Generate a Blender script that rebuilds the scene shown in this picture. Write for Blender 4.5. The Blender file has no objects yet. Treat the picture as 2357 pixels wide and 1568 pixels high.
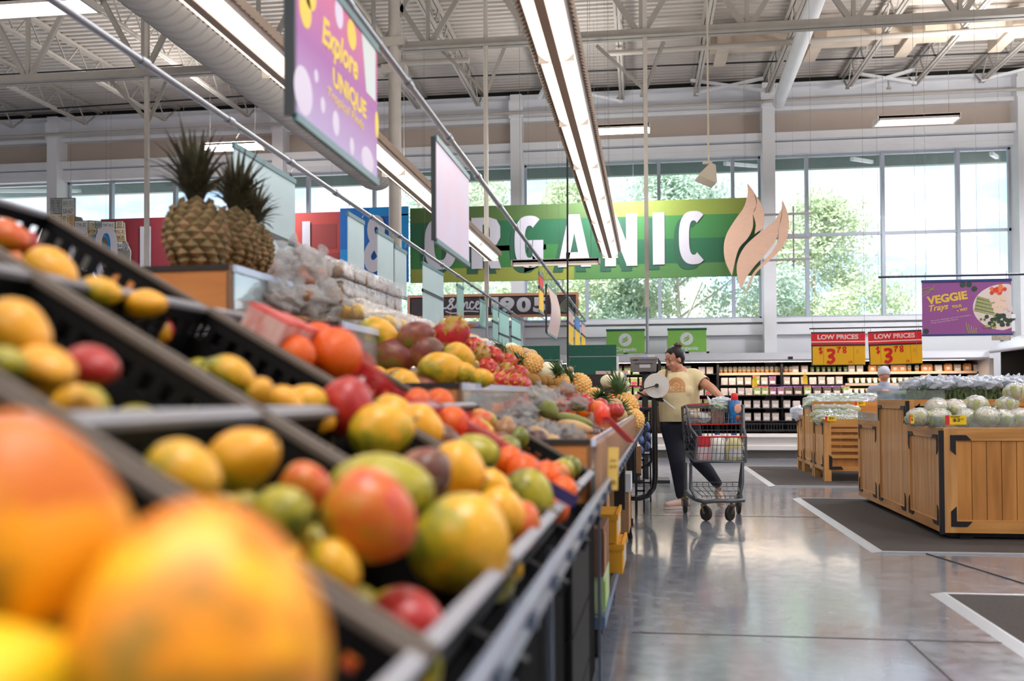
import bpy, bmesh, math, random
from math import sin, cos, pi, radians as R, atan, atan2, sqrt
from mathutils import Vector as V, Matrix as M, Euler, noise as MN
from mathutils.bvhtree import BVHTree
random.seed(7)
sc = bpy.context.scene
col = sc.collection

# ------------------------------------------------------------------ camera
F_PX, W_PX, H_PX = 2200.0, 2357.0, 1568.0
CAM_H, YAW, PITCH, ROLL, SHIFT = 1.13, 7.69, 1.0, -0.30, 0.0385
cd = bpy.data.cameras.new('camera'); cam = bpy.data.objects.new('camera', cd); col.objects.link(cam)
cd.sensor_width = 36; cd.lens = 36*F_PX/W_PX; cd.shift_y = SHIFT
cd.clip_start = 0.02; cd.clip_end = 400
cd.dof.use_dof = True; cd.dof.focus_distance = 9.6; cd.dof.aperture_fstop = 1.9; cd.dof.aperture_blades = 9
cam.location = (0, 0, CAM_H)
CAM_R = (M.Rotation(R(YAW), 3, 'Z') @ M.Rotation(R(90+PITCH), 3, 'X') @ M.Rotation(R(ROLL), 3, 'Z'))
cam.rotation_euler = CAM_R.to_euler()
sc.camera = cam

# ------------------------------------------------------------------ view, sky, sun
sc.view_settings.view_transform = 'Standard'; sc.view_settings.look = 'None'
sc.view_settings.exposure = -0.12; sc.view_settings.gamma = 1.0; sc.view_settings.use_curve_mapping = False
sc.cycles.max_bounces = 9; sc.cycles.transparent_max_bounces = 24
sc.cycles.sample_clamp_indirect = 6.0; sc.cycles.caustics_reflective = False; sc.cycles.caustics_refractive = False

def lin(c):
    return tuple(((x/12.92) if x <= 0.04045 else ((x+0.055)/1.055)**2.4) for x in (v/255.0 for v in c))

w = bpy.data.worlds.new('sky'); sc.world = w; w.use_nodes = True
nt = w.node_tree; nt.nodes.clear()
o_ = nt.nodes.new('ShaderNodeOutputWorld'); b_ = nt.nodes.new('ShaderNodeBackground')
tc = nt.nodes.new('ShaderNodeTexCoord'); mp = nt.nodes.new('ShaderNodeMapping'); nz = nt.nodes.new('ShaderNodeTexNoise')
mp.inputs['Scale'].default_value = (3.2, 3.2, 7.0); mp.inputs['Location'].default_value = (0.4, 0.2, 0.1)
nz.inputs['Scale'].default_value = 1.6; nz.inputs['Detail'].default_value = 6; nz.inputs['Roughness'].default_value = 0.55
rp = nt.nodes.new('ShaderNodeValToRGB')
rp.color_ramp.elements[0].position = 0.42; rp.color_ramp.elements[0].color = (0.60, 0.83, 1.12, 1)
rp.color_ramp.elements[1].position = 0.56; rp.color_ramp.elements[1].color = (1.1, 1.14, 1.2, 1)
nt.links.new(tc.outputs['Generated'], mp.inputs['Vector']); nt.links.new(mp.outputs[0], nz.inputs['Vector'])
nt.links.new(nz.outputs['Fac'], rp.inputs[0]); nt.links.new(rp.outputs[0], b_.inputs[0]); nt.links.new(b_.outputs[0], o_.inputs[0])
b_.inputs[1].default_value = 1.7

def add_light(name, kind, loc, energy, color=(1, 1, 1), size=(1, 1), rot=(0, 0, 0), spread=None):
    d = bpy.data.lights.new(name, kind); d.energy = energy; d.color = color
    if kind == 'AREA':
        d.shape = 'RECTANGLE'; d.size, d.size_y = size
        if spread: d.spread = R(spread)
    o = bpy.data.objects.new(name, d); o.location = loc; o.rotation_euler = rot; col.objects.link(o)
    return o
sun = add_light('sun', 'SUN', (0, 0, 30), 11.0, (1.0, 0.96, 0.88), rot=(R(42), 0, R(-28)))
sun.data.angle = R(0.6)

# lamps of the shop and added fill lights: rows of hanging fluorescent troughs (their housings are built further down)
LAMP_ROWS = [(-0.385, 2.975), (-1.975, 2.975)]
for X_, Z_ in LAMP_ROWS:
    add_light('trough_lamp_light', 'AREA', (X_, 4.6, Z_-0.02), 72, (1.0, 0.95, 0.89), (0.2, 16), spread=170)
    add_light('added_trough_uplight', 'AREA', (X_, 4.6, Z_+0.2), 165, (1.0, 0.95, 0.89), (0.2, 16), rot=(pi, 0, 0))  # upward light added over the troughs to lift the ceiling
for X_, Y_, Z_ in [(-9, 9, 4.8), (-5, 4, 5.4), (0, 0, 5.4), (4.5, 3, 5.4), (4.2, 9, 5.4), (5.7, 14.9, 5.3), (-0.5, 15.6, 5.3), (-7.2, 16, 5.4),
                   (8.5, 6, 5.4), (-9, -2, 5.4), (8, -3, 5.4), (-2, -6, 5.4), (8.4, 11.5, 5.4)]:
    add_light('lamp_and_fill_light', 'AREA', (X_, Y_, Z_-0.03), 230 if Y_ > 10 else (95 if Y_ > 2 else 190), (0.97, 0.97, 1.0), (1.2, 0.35), spread=175)  # lamps in view, plus unseen ones added to brighten the shop
    add_light('added_lamp_uplight', 'AREA', (X_, Y_, Z_+0.12), 170, (1.0, 0.95, 0.9), (1.2, 0.35), rot=(pi, 0, 0))  # added upward light that brightens the roof deck

# ------------------------------------------------------------------ pixel <-> place helpers
def ray(px, py):
    d = V(((px-W_PX/2)/F_PX, -(py-H_PX/2-SHIFT*W_PX)/F_PX, -1.0))
    return CAM_R @ d
def P(px, py, Y):
    d = ray(px, py); t = Y/d.y
    return V((d.x*t, Y, CAM_H+d.z*t))
def PZ(px, py, z=0.0):
    d = ray(px, py); t = (z-CAM_H)/d.z
    return V((d.x*t, d.y*t, z))
TH = R(-1.3)                                        # the fruit display runs a hair off the building's axis
def T(x, y, z):
    return V((x*cos(TH)-y*sin(TH), x*sin(TH)+y*cos(TH), z))
def Tinv(p):
    return V((p.x*cos(-TH)-p.y*sin(-TH), p.x*sin(-TH)+p.y*cos(-TH), p.z))
def onplane(px, py, x0, z0, slope, off=0.0):
    """point (display frame) where the view ray meets z = z0 + slope*(x0-x) + off"""
    d = ray(px, py); d = V((d.x*cos(-TH)-d.y*sin(-TH), d.x*sin(-TH)+d.y*cos(-TH), d.z))
    t = (z0+slope*x0+off-CAM_H)/(d.z+slope*d.x)
    return V((d.x*t, d.y*t, CAM_H+d.z*t)), t

# ------------------------------------------------------------------ materials
MATS = {}
def nodes(m):
    m.use_nodes = True; return m.node_tree.nodes, m.node_tree.links
def mat(name, c, rough=0.5, metal=0.0, var=0.0, vs=8.0, bump=0.0, bs=60.0, emit=None, es=1.0, spec=0.5, stretch=None, coat=0.0, sss=0.0, c2=None):
    if name in MATS: return MATS[name]
    m = bpy.data.materials.new(name); N, L = nodes(m); b = N['Principled BSDF']
    c = lin(c); b.inputs['Roughness'].default_value = rough; b.inputs['Metallic'].default_value = metal
    b.inputs['Specular IOR Level'].default_value = spec; b.inputs['Coat Weight'].default_value = coat
    b.inputs['Base Color'].default_value = (*c, 1)
    if sss: b.inputs['Subsurface Weight'].default_value = sss; b.inputs['Subsurface Radius'].default_value = (0.02, 0.01, 0.005)
    if var or c2 or bump:
        t = N.new('ShaderNodeTexCoord'); mm = N.new('ShaderNodeMapping'); L.new(t.outputs['Object'], mm.inputs[0])
        if stretch: mm.inputs['Scale'].default_value = stretch
    if var or c2:
        n = N.new('ShaderNodeTexNoise'); n.inputs['Scale'].default_value = vs; n.inputs['Detail'].default_value = 5
        L.new(mm.outputs[0], n.inputs['Vector'])
        r = N.new('ShaderNodeValToRGB'); r.color_ramp.elements[0].position = 0.3; r.color_ramp.elements[1].position = 0.7
        a = tuple(max(0, x*(1-var)) for x in c); d = lin(c2) if c2 else tuple(min(1, x*(1+var)) for x in c)
        r.color_ramp.elements[0].color = (*a, 1); r.color_ramp.elements[1].color = (*d, 1)
        L.new(n.outputs['Fac'], r.inputs[0]); L.new(r.outputs[0], b.inputs['Base Color'])
    if bump:
        n2 = N.new('ShaderNodeTexNoise'); n2.inputs['Scale'].default_value = bs; n2.inputs['Detail'].default_value = 3
        L.new(mm.outputs[0], n2.inputs['Vector']); bp = N.new('ShaderNodeBump'); bp.inputs['Strength'].default_value = bump
        bp.inputs['Distance'].default_value = 0.01
        L.new(n2.outputs['Fac'], bp.inputs['Height']); L.new(bp.outputs[0], b.inputs['Normal'])
    if emit:
        b.inputs['Emission Color'].default_value = (*lin(emit), 1); b.inputs['Emission Strength'].default_value = es
    MATS[name] = m; return m
def clear(name, tint=(255, 255, 255), alpha=0.8, rough=0.08, haze=(235, 240, 250), hz=0.25, crumple=0.0):
    """see-through plastic or glass: mostly passes light, the rest is gloss and a little haze"""
    if name in MATS: return MATS[name]
    m = bpy.data.materials.new(name); N, L = nodes(m); N.clear()
    out = N.new('ShaderNodeOutputMaterial'); tr = N.new('ShaderNodeBsdfTransparent'); tr.inputs[0].default_value = (*lin(tint), 1)
    gl = N.new('ShaderNodeBsdfGlossy'); gl.inputs['Roughness'].default_value = rough; gl.inputs[0].default_value = (1, 1, 1, 1)
    df = N.new('ShaderNodeBsdfDiffuse'); df.inputs[0].default_value = (*lin(haze), 1)
    m1 = N.new('ShaderNodeMixShader'); m1.inputs[0].default_value = hz; L.new(gl.outputs[0], m1.inputs[1]); L.new(df.outputs[0], m1.inputs[2])
    m2 = N.new('ShaderNodeMixShader'); L.new(m1.outputs[0], m2.inputs[1]); L.new(tr.outputs[0], m2.inputs[2])
    lw = N.new('ShaderNodeLayerWeight'); lw.inputs[0].default_value = 0.3
    mr = N.new('ShaderNodeMapRange'); mr.inputs[3].default_value = alpha; mr.inputs[4].default_value = alpha*0.35
    L.new(lw.outputs['Facing'], mr.inputs[0]); L.new(mr.outputs[0], m2.inputs[0]); L.new(m2.outputs[0], out.inputs[0])
    if crumple:
        t = N.new('ShaderNodeTexCoord'); n = N.new('ShaderNodeTexNoise'); n.inputs['Scale'].default_value = crumple; n.inputs['Detail'].default_value = 4
        L.new(t.outputs['Object'], n.inputs['Vector']); bp = N.new('ShaderNodeBump'); bp.inputs['Strength'].default_value = 1.0; bp.inputs['Distance'].default_value = 0.03
        L.new(n.outputs['Fac'], bp.inputs['Height']); L.new(bp.outputs[0], gl.inputs['Normal']); L.new(bp.outputs[0], df.inputs['Normal']); L.new(bp.outputs[0], lw.inputs['Normal'])
    MATS[name] = m; return m
def emis(name, c, s):
    if name in MATS: return MATS[name]
    m = bpy.data.materials.new(name); N, L = nodes(m); N.clear()
    out = N.new('ShaderNodeOutputMaterial'); e = N.new('ShaderNodeEmission'); e.inputs[0].default_value = (*lin(c), 1); e.inputs[1].default_value = s
    L.new(e.outputs[0], out.inputs[0]); MATS[name] = m; return m
def fruit_mat(name, cols, rough=0.38, scale=5.0, axis=(0.8, 0, 1.2), spots=0.25, coat=0.05, bump=0.0, bs=40, cell=None):
    """skin whose colour drifts over the fruit: cols = [(pos, rgb), ...] along a noisy gradient"""
    if name in MATS: return MATS[name]
    m = bpy.data.materials.new(name); N, L = nodes(m); b = N['Principled BSDF']
    b.inputs['Roughness'].default_value = rough; b.inputs['Coat Weight'].default_value = coat; b.inputs['Coat Roughness'].default_value = 0.3
    t = N.new('ShaderNodeTexCoord'); oi = N.new('ShaderNodeObjectInfo')
    ad = N.new('ShaderNodeVectorMath'); ad.operation = 'ADD'; L.new(t.outputs['Object'], ad.inputs[0])
    sc_ = N.new('ShaderNodeVectorMath'); sc_.operation = 'SCALE'; sc_.inputs[3].default_value = 30.0
    cb = N.new('ShaderNodeCombineXYZ'); L.new(oi.outputs['Random'], cb.inputs[0]); L.new(oi.outputs['Random'], cb.inputs[2])
    L.new(cb.outputs[0], sc_.inputs[0]); L.new(sc_.outputs[0], ad.inputs[1])
    n = N.new('ShaderNodeTexNoise'); n.inputs['Scale'].default_value = scale; n.inputs['Detail'].default_value = 3; n.inputs['Roughness'].default_value = 0.45
    L.new(ad.outputs[0], n.inputs['Vector'])
    dt = N.new('ShaderNodeVectorMath'); dt.operation = 'DOT_PRODUCT'; dt.inputs[1].default_value = axis; L.new(t.outputs['Object'], dt.inputs[0])
    s1 = N.new('ShaderNodeMath'); s1.operation = 'MULTIPLY_ADD'; s1.inputs[1].default_value = 1.5; s1.inputs[2].default_value = -0.25; L.new(n.outputs['Fac'], s1.inputs[0])
    s2 = N.new('ShaderNodeMath'); s2.operation = 'ADD'; L.new(s1.outputs[0], s2.inputs[0]); L.new(dt.outputs['Value'], s2.inputs[1])
    r = N.new('ShaderNodeValToRGB'); els = r.color_ramp.elements
    while len(els) < len(cols): els.new(0.5)
    for e, (p_, c_) in zip(els, cols): e.position = p_; e.color = (*lin(c_), 1)
    L.new(s2.outputs[0], r.inputs[0]); last = r.outputs[0]
    if spots:
        n2 = N.new('ShaderNodeTexNoise'); n2.inputs['Scale'].default_value = 14; n2.inputs['Detail'].default_value = 2; L.new(ad.outputs[0], n2.inputs['Vector'])
        mr = N.new('ShaderNodeMapRange'); mr.inputs[1].default_value = 0.60; mr.inputs[2].default_value = 0.78; mr.inputs[3].default_value = 0; mr.inputs[4].default_value = spots
        L.new(n2.outputs['Fac'], mr.inputs[0]); mx = N.new('ShaderNodeMix'); mx.data_type = 'RGBA'; L.new(mr.outputs[0], mx.inputs[0])
        L.new(last, mx.inputs[6]); mx.inputs[7].default_value = (*lin((92, 70, 25)), 1); last = mx.outputs[2]
    if cell:
        vo = N.new('ShaderNodeTexVoronoi'); vo.inputs['Scale'].default_value = cell; L.new(t.outputs['Object'], vo.inputs['Vector'])
        mx = N.new('ShaderNodeMix'); mx.data_type = 'RGBA'; mx.blend_type = 'MULTIPLY'; mx.inputs[0].default_value = 1
        r2 = N.new('ShaderNodeValToRGB'); r2.color_ramp.elements[0].color = (1, 1, 1, 1); r2.color_ramp.elements[0].position = 0.2
        r2.color_ramp.elements[1].color = (0.3, 0.26, 0.16, 1); r2.color_ramp.elements[1].position = 0.65
        L.new(vo.outputs['Distance'], r2.inputs[0]); L.new(last, mx.inputs[6]); L.new(r2.outputs[0], mx.inputs[7]); last = mx.outputs[2]
    L.new(last, b.inputs['Base Color'])
    if bump:
        n3 = N.new('ShaderNodeTexNoise'); n3.inputs['Scale'].default_value = bs; L.new(ad.outputs[0], n3.inputs['Vector'])
        bp = N.new('ShaderNodeBump'); bp.inputs['Strength'].default_value = bump; bp.inputs['Distance'].default_value = 0.01
        L.new(n3.outputs['Fac'], bp.inputs['Height']); L.new(bp.outputs[0], b.inputs['Normal'])
    MATS[name] = m; return m

# ------------------------------------------------------------------ mesh collecting
class MB:
    def __init__(s): s.v = []; s.f = []; s.m = []
    def add(s, vs, fs, mi=0, mtx=None):
        n = len(s.v)
        for p in vs:
            p = V(p); s.v.append(tuple(mtx @ p) if mtx else tuple(p))
        for f in fs: s.f.append(tuple(i+n for i in f)); s.m.append(mi)
        return s
    def box(s, c, d, mi=0, rot=None):
        x, y, z = d[0]/2, d[1]/2, d[2]/2
        vs = [(-x, -y, -z), (x, -y, -z), (x, y, -z), (-x, y, -z), (-x, -y, z), (x, -y, z), (x, y, z), (-x, y, z)]
        mt = M.Translation(V(c)) @ (rot.to_4x4() if rot else M.Identity(4))
        return s.add(vs, [(0, 3, 2, 1), (4, 5, 6, 7), (0, 1, 5, 4), (1, 2, 6, 5), (2, 3, 7, 6), (3, 0, 4, 7)], mi, mt)
    def bx(s, x0, x1, y0, y1, z0, z1, mi=0):
        return s.box(((x0+x1)/2, (y0+y1)/2, (z0+z1)/2), (abs(x1-x0), abs(y1-y0), abs(z1-z0)), mi)
    def bar(s, a, b, wd, ht=None, mi=0):
        a, b = V(a), V(b); d = b-a; L = d.length
        if L < 1e-6: return s
        ht = ht or wd; q = d.to_track_quat('Z', 'Y').to_matrix()
        return s.box((a+b)/2, (wd, ht, L), mi, q)
    def tube(s, pts, r, n=8, mi=0, closed=False, cap=True):
        pts = [V(p) for p in pts]; k = len(pts); rr = r if isinstance(r, (list, tuple)) else [r]*k
        rings = []; up = None
        for i, p in enumerate(pts):
            a = pts[i-1] if (i > 0 or closed) else p; b = pts[(i+1) % k] if (i < k-1 or closed) else p
            t = (b-a).normalized() if (b-a).length > 1e-9 else V((0, 0, 1))
            if up is None: up = t.orthogonal().normalized()
            up = (up-t*up.dot(t)); up = up.normalized() if up.length > 1e-6 else t.orthogonal().normalized()
            bi = t.cross(up)
            rings.append([p+(up*cos(2*pi*j/n)+bi*sin(2*pi*j/n))*rr[i] for j in range(n)])
        vs = [q for g in rings for q in g]; fs = []
        for i in range(k if closed else k-1):
            for j in range(n):
                a = i*n+j; b = i*n+(j+1) % n; i2 = (i+1) % k
                fs.append((a, b, i2*n+(j+1) % n, i2*n+j))
        if cap and not closed: fs.append(tuple(reversed(range(n)))); fs.append(tuple((k-1)*n+j for j in range(n)))
        return s.add(vs, fs, mi)
    def lathe(s, prof, n=20, mi=0, mtx=None, cap=True):
        vs = [(r*cos(2*pi*j/n), r*sin(2*pi*j/n), z) for r, z in prof for j in range(n)]; fs = []
        for i in range(len(prof)-1):
            for j in range(n): fs.append((i*n+j, i*n+(j+1) % n, (i+1)*n+(j+1) % n, (i+1)*n+j))
        if cap: fs.append(tuple(reversed(range(n)))); fs.append(tuple((len(prof)-1)*n+j for j in range(n)))
        return s.add(vs, fs, mi, mtx)
    def ell(s, c, r, n=16, m=10, mi=0, rot=None, fn=None):
        if not isinstance(r, (tuple, list)): r = (r, r, r)
        vs = []; fs = []
        for i in range(m+1):
            a = pi*i/m
            for j in range(n):
                b = 2*pi*j/n; p = V((sin(a)*cos(b), sin(a)*sin(b), cos(a)))
                if fn: p = fn(p)
                vs.append((p.x*r[0], p.y*r[1], p.z*r[2]))
        for i in range(m):
            for j in range(n):
                fs.append((i*n+j, (i+1)*n+j, (i+1)*n+(j+1) % n, i*n+(j+1) % n))
        mt = M.Translation(V(c)) @ (rot.to_4x4() if rot else M.Identity(4))
        return s.add(vs, fs, mi, mt)
    def prism(s, poly, y0, y1, mi=0, mtx=None):
        """poly in XZ, extruded along Y"""
        n = len(poly); vs = [(x, y0, z) for x, z in poly]+[(x, y1, z) for x, z in poly]
        fs = [tuple(range(n)), tuple(reversed(range(n, 2*n)))]+[(i, i+n, (i+1) % n+n, (i+1) % n) for i in range(n)]
        return s.add(vs, fs, mi, mtx)
    def build(s, name, mats, parent=None, smooth=False, bevel=0.0, loc=None, rot=None):
        me = bpy.data.meshes.new(name); me.from_pydata(s.v, [], s.f)
        ml = mats if isinstance(mats, (list, tuple)) else [mats]
        for m in ml: me.materials.append(m)
        if len(ml) > 1: me.polygons.foreach_set('material_index', s.m)
        me.validate(); bm = bmesh.new(); bm.from_mesh(me)
        bmesh.ops.remove_doubles(bm, verts=bm.verts, dist=1e-6); bmesh.ops.recalc_face_normals(bm, faces=bm.faces)
        bm.to_mesh(me); bm.free()
        if smooth:
            me.polygons.foreach_set('use_smooth', [True]*len(me.polygons))
            if smooth != 'all':
                try: me.set_sharp_from_angle(angle=R(40))
                except Exception: pass
        me.update(); o = bpy.data.objects.new(name, me); col.objects.link(o)
        if parent: o.parent = parent
        if loc is not None: o.location = loc
        if rot is not None: o.rotation_euler = rot
        if bevel:
            b = o.modifiers.new('bevel', 'BEVEL'); b.width = bevel; b.segments = 2; b.limit_method = 'ANGLE'
        return o
def tag(o, label=None, cat=None, group=None, kind=None):
    if label: o['label'] = label
    if cat: o['category'] = cat
    if group: o['group'] = group
    if kind: o['kind'] = kind
    return o
def empty(name, loc=(0, 0, 0), rz=0.0, label=None, cat=None, group=None, kind=None, rot=None):
    o = bpy.data.objects.new(name, None); o.empty_display_size = 0.1; col.objects.link(o); o.location = loc
    o.rotation_euler = rot if rot else (0, 0, rz)
    return tag(o, label, cat, group, kind)
def boxes(name, m, parent, *bs, bevel=0.0):
    for b_ in bs: q = MB(); q.bx(*b_); q.build(name, m, parent, bevel=bevel)
def struct(mb, name, m, **k):
    o = mb.build(name, m, **k); o['kind'] = 'structure'; return o
def clone(o, parent=None):
    c = o.copy(); col.objects.link(c)
    if parent: c.parent = parent
    for ch in list(o.children): clone(ch, c)
    return c
_tc = {}
def glyphs(txt, bold=0.0, shear=0.0, spacing=1.0):
    key = (txt, bold, shear, spacing)
    if key in _tc: return _tc[key]
    cu = bpy.data.curves.new('t', 'FONT'); cu.body = txt; cu.offset = bold; cu.shear = shear; cu.space_character = spacing
    cu.resolution_u = 4; o = bpy.data.objects.new('t', cu); col.objects.link(o)
    dg = bpy.context.evaluated_depsgraph_get(); me = bpy.data.meshes.new_from_object(o.evaluated_get(dg))
    vs = [tuple(v.co) for v in me.vertices]; fs = [tuple(p.vertices) for p in me.polygons]
    bpy.data.objects.remove(o); bpy.data.curves.remove(cu); bpy.data.meshes.remove(me)
    xs = [v[0] for v in vs]; ys = [v[1] for v in vs]; x0, x1, y0, y1 = min(xs), max(xs), min(ys), max(ys)
    vs = [((x-x0)/(x1-x0), (y-y0)/(y1-y0)) for x, y, _ in vs]
    _tc[key] = (vs, fs); return _tc[key]
def text(mb, txt, x, z, wd, ht, y=0.0, mi=0, bold=0.0, shear=0.0, ang=0.0, th=0.0, spacing=1.0):
    """letters standing in the XZ plane, facing -Y; (x, z) lower-left corner"""
    vs, fs = glyphs(txt, bold, shear, spacing); ca, sa = cos(ang), sin(ang)
    v2 = []
    for a, b in vs:
        px, pz = a*wd, b*ht; v2.append((x+px*ca-pz*sa, y, z+px*sa+pz*ca))
    mb.add(v2, fs, mi)
    if th:                                              # raised letters: a second face and rims
        n = len(v2); mb.add([(p[0], p[1]-th, p[2]) for p in v2], fs, mi)
        ed = {}
        for f in fs:
            for i in range(len(f)):
                e = (f[i], f[(i+1) % len(f)]); k = tuple(sorted(e)); ed[k] = ed.get(k, [])+[e]
        for k, l in ed.items():
            if len(l) == 1:
                a, b = l[0]; p, q = v2[a], v2[b]
                mb.add([p, q, (q[0], q[1]-th, q[2]), (p[0], p[1]-th, p[2])], [(0, 1, 2, 3)], mi)
    return mb
def disc(mb, x, z, r, y=0.0, mi=0, n=28, rz=None):
    rz = rz or r
    mb.add([(x+r*cos(2*pi*i/n), y, z+rz*sin(2*pi*i/n)) for i in range(n)], [tuple(range(n))], mi); return mb
def flat(mb, pts, y=0.0, mi=0):
    mb.add([(x, y, z) for x, z in pts], [tuple(range(len(pts)))], mi); return mb
def spline(pts, n=8, closed=False):
    out = []; k = len(pts)
    for i in range(k if closed else k-1):
        g = lambda j: V((*pts[j % k], 0)) if closed else V((*pts[max(0, min(k-1, j))], 0))
        p0, p1, p2, p3 = g(i-1), g(i), g(i+1), g(i+2)
        for q in range(n):
            t = q/n; p = 0.5*((2*p1)+(p2-p0)*t+(2*p0-5*p1+4*p2-p3)*t*t+(3*p1-p0-3*p2+p3)*t**3); out.append((p.x, p.y))
    if not closed: out.append(tuple(pts[-1]))
    return out
def stroke(mb, pts, wd, y=0.0, mi=0, n=6):
    """brush line in XZ"""
    p = spline(pts, n) if n > 1 else pts; L = []; Rr = []
    for i in range(len(p)):
        a = p[max(0, i-1)]; b = p[min(len(p)-1, i+1)]; dx, dz = b[0]-a[0], b[1]-a[1]; l = sqrt(dx*dx+dz*dz) or 1
        ww = wd/2; L.append((p[i][0]-dz/l*ww, y, p[i][1]+dx/l*ww)); Rr.append((p[i][0]+dz/l*ww, y, p[i][1]-dx/l*ww))
    L = [(q_[0], q_[1]-2e-5*i, q_[2]) for i, q_ in enumerate(L)]; Rr = [(q_[0], q_[1]-2e-5*i, q_[2]) for i, q_ in enumerate(Rr)]
    k = len(p); mb.add(L+Rr, [(i, i+1, k+i+1, k+i) for i in range(k-1)], mi); return mb
# ================================================================== building shell
m_white = mat('painted_white', (236, 238, 242), 0.55, var=0.03, vs=2)
m_wallgrey = mat('wall_light_grey', (230, 232, 238), 0.6, var=0.03, vs=1.5)
m_beige = mat('panel_beige', (190, 176, 164), 0.7, var=0.04, vs=1.2)
m_alu = mat('mullion_aluminium', (176, 184, 198), 0.4, 0.2)
m_steelw = mat('steel_paint_offwhite', (186, 180, 172), 0.6, var=0.06, vs=5)
m_steelg = mat('steel_paint_grey', (150, 146, 140), 0.6, var=0.08, vs=5)
m_dark = mat('black_metal', (24, 25, 28), 0.5)
m_glass = clear('window_glass', (252, 254, 255), 0.99, 0.02, hz=0.1)

# concrete floor with a polished sheen
fm = bpy.data.materials.new('polished_concrete'); N, L = nodes(fm); b = N['Principled BSDF']
t = N.new('ShaderNodeTexCoord'); n1 = N.new('ShaderNodeTexNoise'); n1.inputs['Scale'].default_value = 0.7; n1.inputs['Detail'].default_value = 8; n1.inputs['Roughness'].default_value = 0.6
n2 = N.new('ShaderNodeTexNoise'); n2.inputs['Scale'].default_value = 9; n2.inputs['Detail'].default_value = 8
L.new(t.outputs['Object'], n1.inputs[0]); L.new(t.outputs['Object'], n2.inputs[0])
ad = N.new('ShaderNodeMath'); ad.operation = 'MULTIPLY_ADD'; ad.inputs[1].default_value = 0.45; L.new(n2.outputs[0], ad.inputs[0]); L.new(n1.outputs[0], ad.inputs[2])
r = N.new('ShaderNodeValToRGB'); r.color_ramp.elements[0].position = 0.5; r.color_ramp.elements[1].position = 0.95
r.color_ramp.elements[0].color = (*lin((100, 105, 115)), 1); r.color_ramp.elements[1].color = (*lin((142, 147, 158)), 1)
L.new(ad.outputs[0], r.inputs[0]); L.new(r.outputs[0], b.inputs['Base Color'])
mr = N.new('ShaderNodeMapRange'); mr.inputs[1].default_value = 0.3; mr.inputs[2].default_value = 0.7; mr.inputs[3].default_value = 0.12; mr.inputs[4].default_value = 0.26
L.new(n2.outputs[0], mr.inputs[0]); L.new(mr.outputs[0], b.inputs['Roughness'])
n3 = N.new('ShaderNodeTexNoise'); n3.inputs['Scale'].default_value = 3.0; n3.inputs['Detail'].default_value = 4; L.new(t.outputs['Object'], n3.inputs[0])
bp = N.new('ShaderNodeBump'); bp.inputs['Strength'].default_value = 0.10; bp.inputs['Distance'].default_value = 0.02; L.new(n3.outputs[0], bp.inputs['Height'])
L.new(bp.outputs[0], b.inputs['Normal']); b.inputs['Specular IOR Level'].default_value = 0.75
b.inputs['Coat Weight'].default_value = 0.5; b.inputs['Coat Roughness'].default_value = 0.1

XL, XR, YB, YN, ZD = -15.0, 9.2, 19.0, -9.0, 7.28
fl = MB(); fl.bx(XL, XR, YN, YB+0.3, -0.2, 0.0); struct(fl, 'floor', fm)
j = MB()
for Y_ in (4.62, 9.15, 12.4): j.bx(-0.05, 8, Y_-0.006, Y_+0.006, 0.0005, 0.0015)
j.bx(1.2, 1.21, -2, 4.62, 0.0005, 0.0015)
a = PZ(2130, 1275); c = PZ(2357, 1345)
j.bar((a.x, a.y, 0.001), (c.x, c.y, 0.001), 0.002, 0.012)
struct(j, 'trim_1', mat('joint_dark', (58, 52, 48), 0.8))

# ceiling: corrugated steel deck, ribs run across
dk = MB(); pr = []; y = YN; k = 0
while y < YB+0.1:
    pr += [(y, ZD), (y+0.07, ZD), (y+0.085, ZD+0.045), (y+0.145, ZD+0.045)]; y += 0.16
vs = [(XL-1, a_, z_) for a_, z_ in pr]+[(XR+1, a_, z_) for a_, z_ in pr]; n = len(pr)
dk.add(vs, [(i, i+1, n+i+1, n+i) for i in range(n-1)])
dk.bx(XL-1, XR+1, YN-0.2, YB+0.6, ZD+0.1, ZD+0.2)
struct(dk, 'ceiling', mat('deck_white', (196, 190, 184), 0.5, var=0.06, vs=1.3, c2=(206, 198, 190)))

# back wall built up in bands, window band left open
z_sill, z_head = 2.60, 5.80
bw = MB()
bw.bx(XL, XR, YB, YB+0.25, 0, z_sill, 0)
bw.bx(XL, XR, YB, YB+0.25, z_head+0.22, 6.62, 1)
bw.bx(XL, XR, YB-0.05, YB+0.25, 6.62, 7.14, 0)
wallb = struct(bw, 'wall_back', [m_wallgrey, m_beige])
tr = MB(); tr.bx(XL, XR, YB-0.20, YB+0.02, 6.60, 6.68); tr.bx(XL, XR, YB-0.28, YB+0.05, 6.02, 6.16); struct(tr, 'trim_2', m_white)
tr = MB(); tr.bx(XL, XR, YB-0.16, YB+0.1, z_head-0.02, 6.00); tr.bx(XL, XR, YB-0.18, YB+0.1, z_head+0.07, z_head+0.10); struct(tr, 'trim_3', m_white)
tr = MB(); tr.bx(XL, XR, YB-0.14, YB+0.05, z_sill-0.06, z_sill+0.02); tr.bx(XL, XR, YB-0.10, YB+0.05, z_sill-0.30, z_sill-0.10); struct(tr, 'trim_4', m_white)
tr = MB(); tr.bx(XL, XR, YB-0.02, YB+0.3, 7.14, 7.27); struct(tr, 'trim_5', m_dark)
tr = MB(); tr.bx(XL, XR, YB-0.22, YB, 7.08, 7.13); struct(tr, 'trim_6', m_white)
for nm, x0, x1 in (('wall_left', XL-0.2, XL), ('wall_right', XR, XR+0.2)):
    q = MB(); q.bx(x0, x1, YN, YB+0.2, 0, ZD+0.1); struct(q, nm, m_wallgrey)
q = MB(); q.bx(XL, XR, YN-0.2, YN, 0, ZD+0.1); struct(q, 'wall_rear', m_beige)

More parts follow.
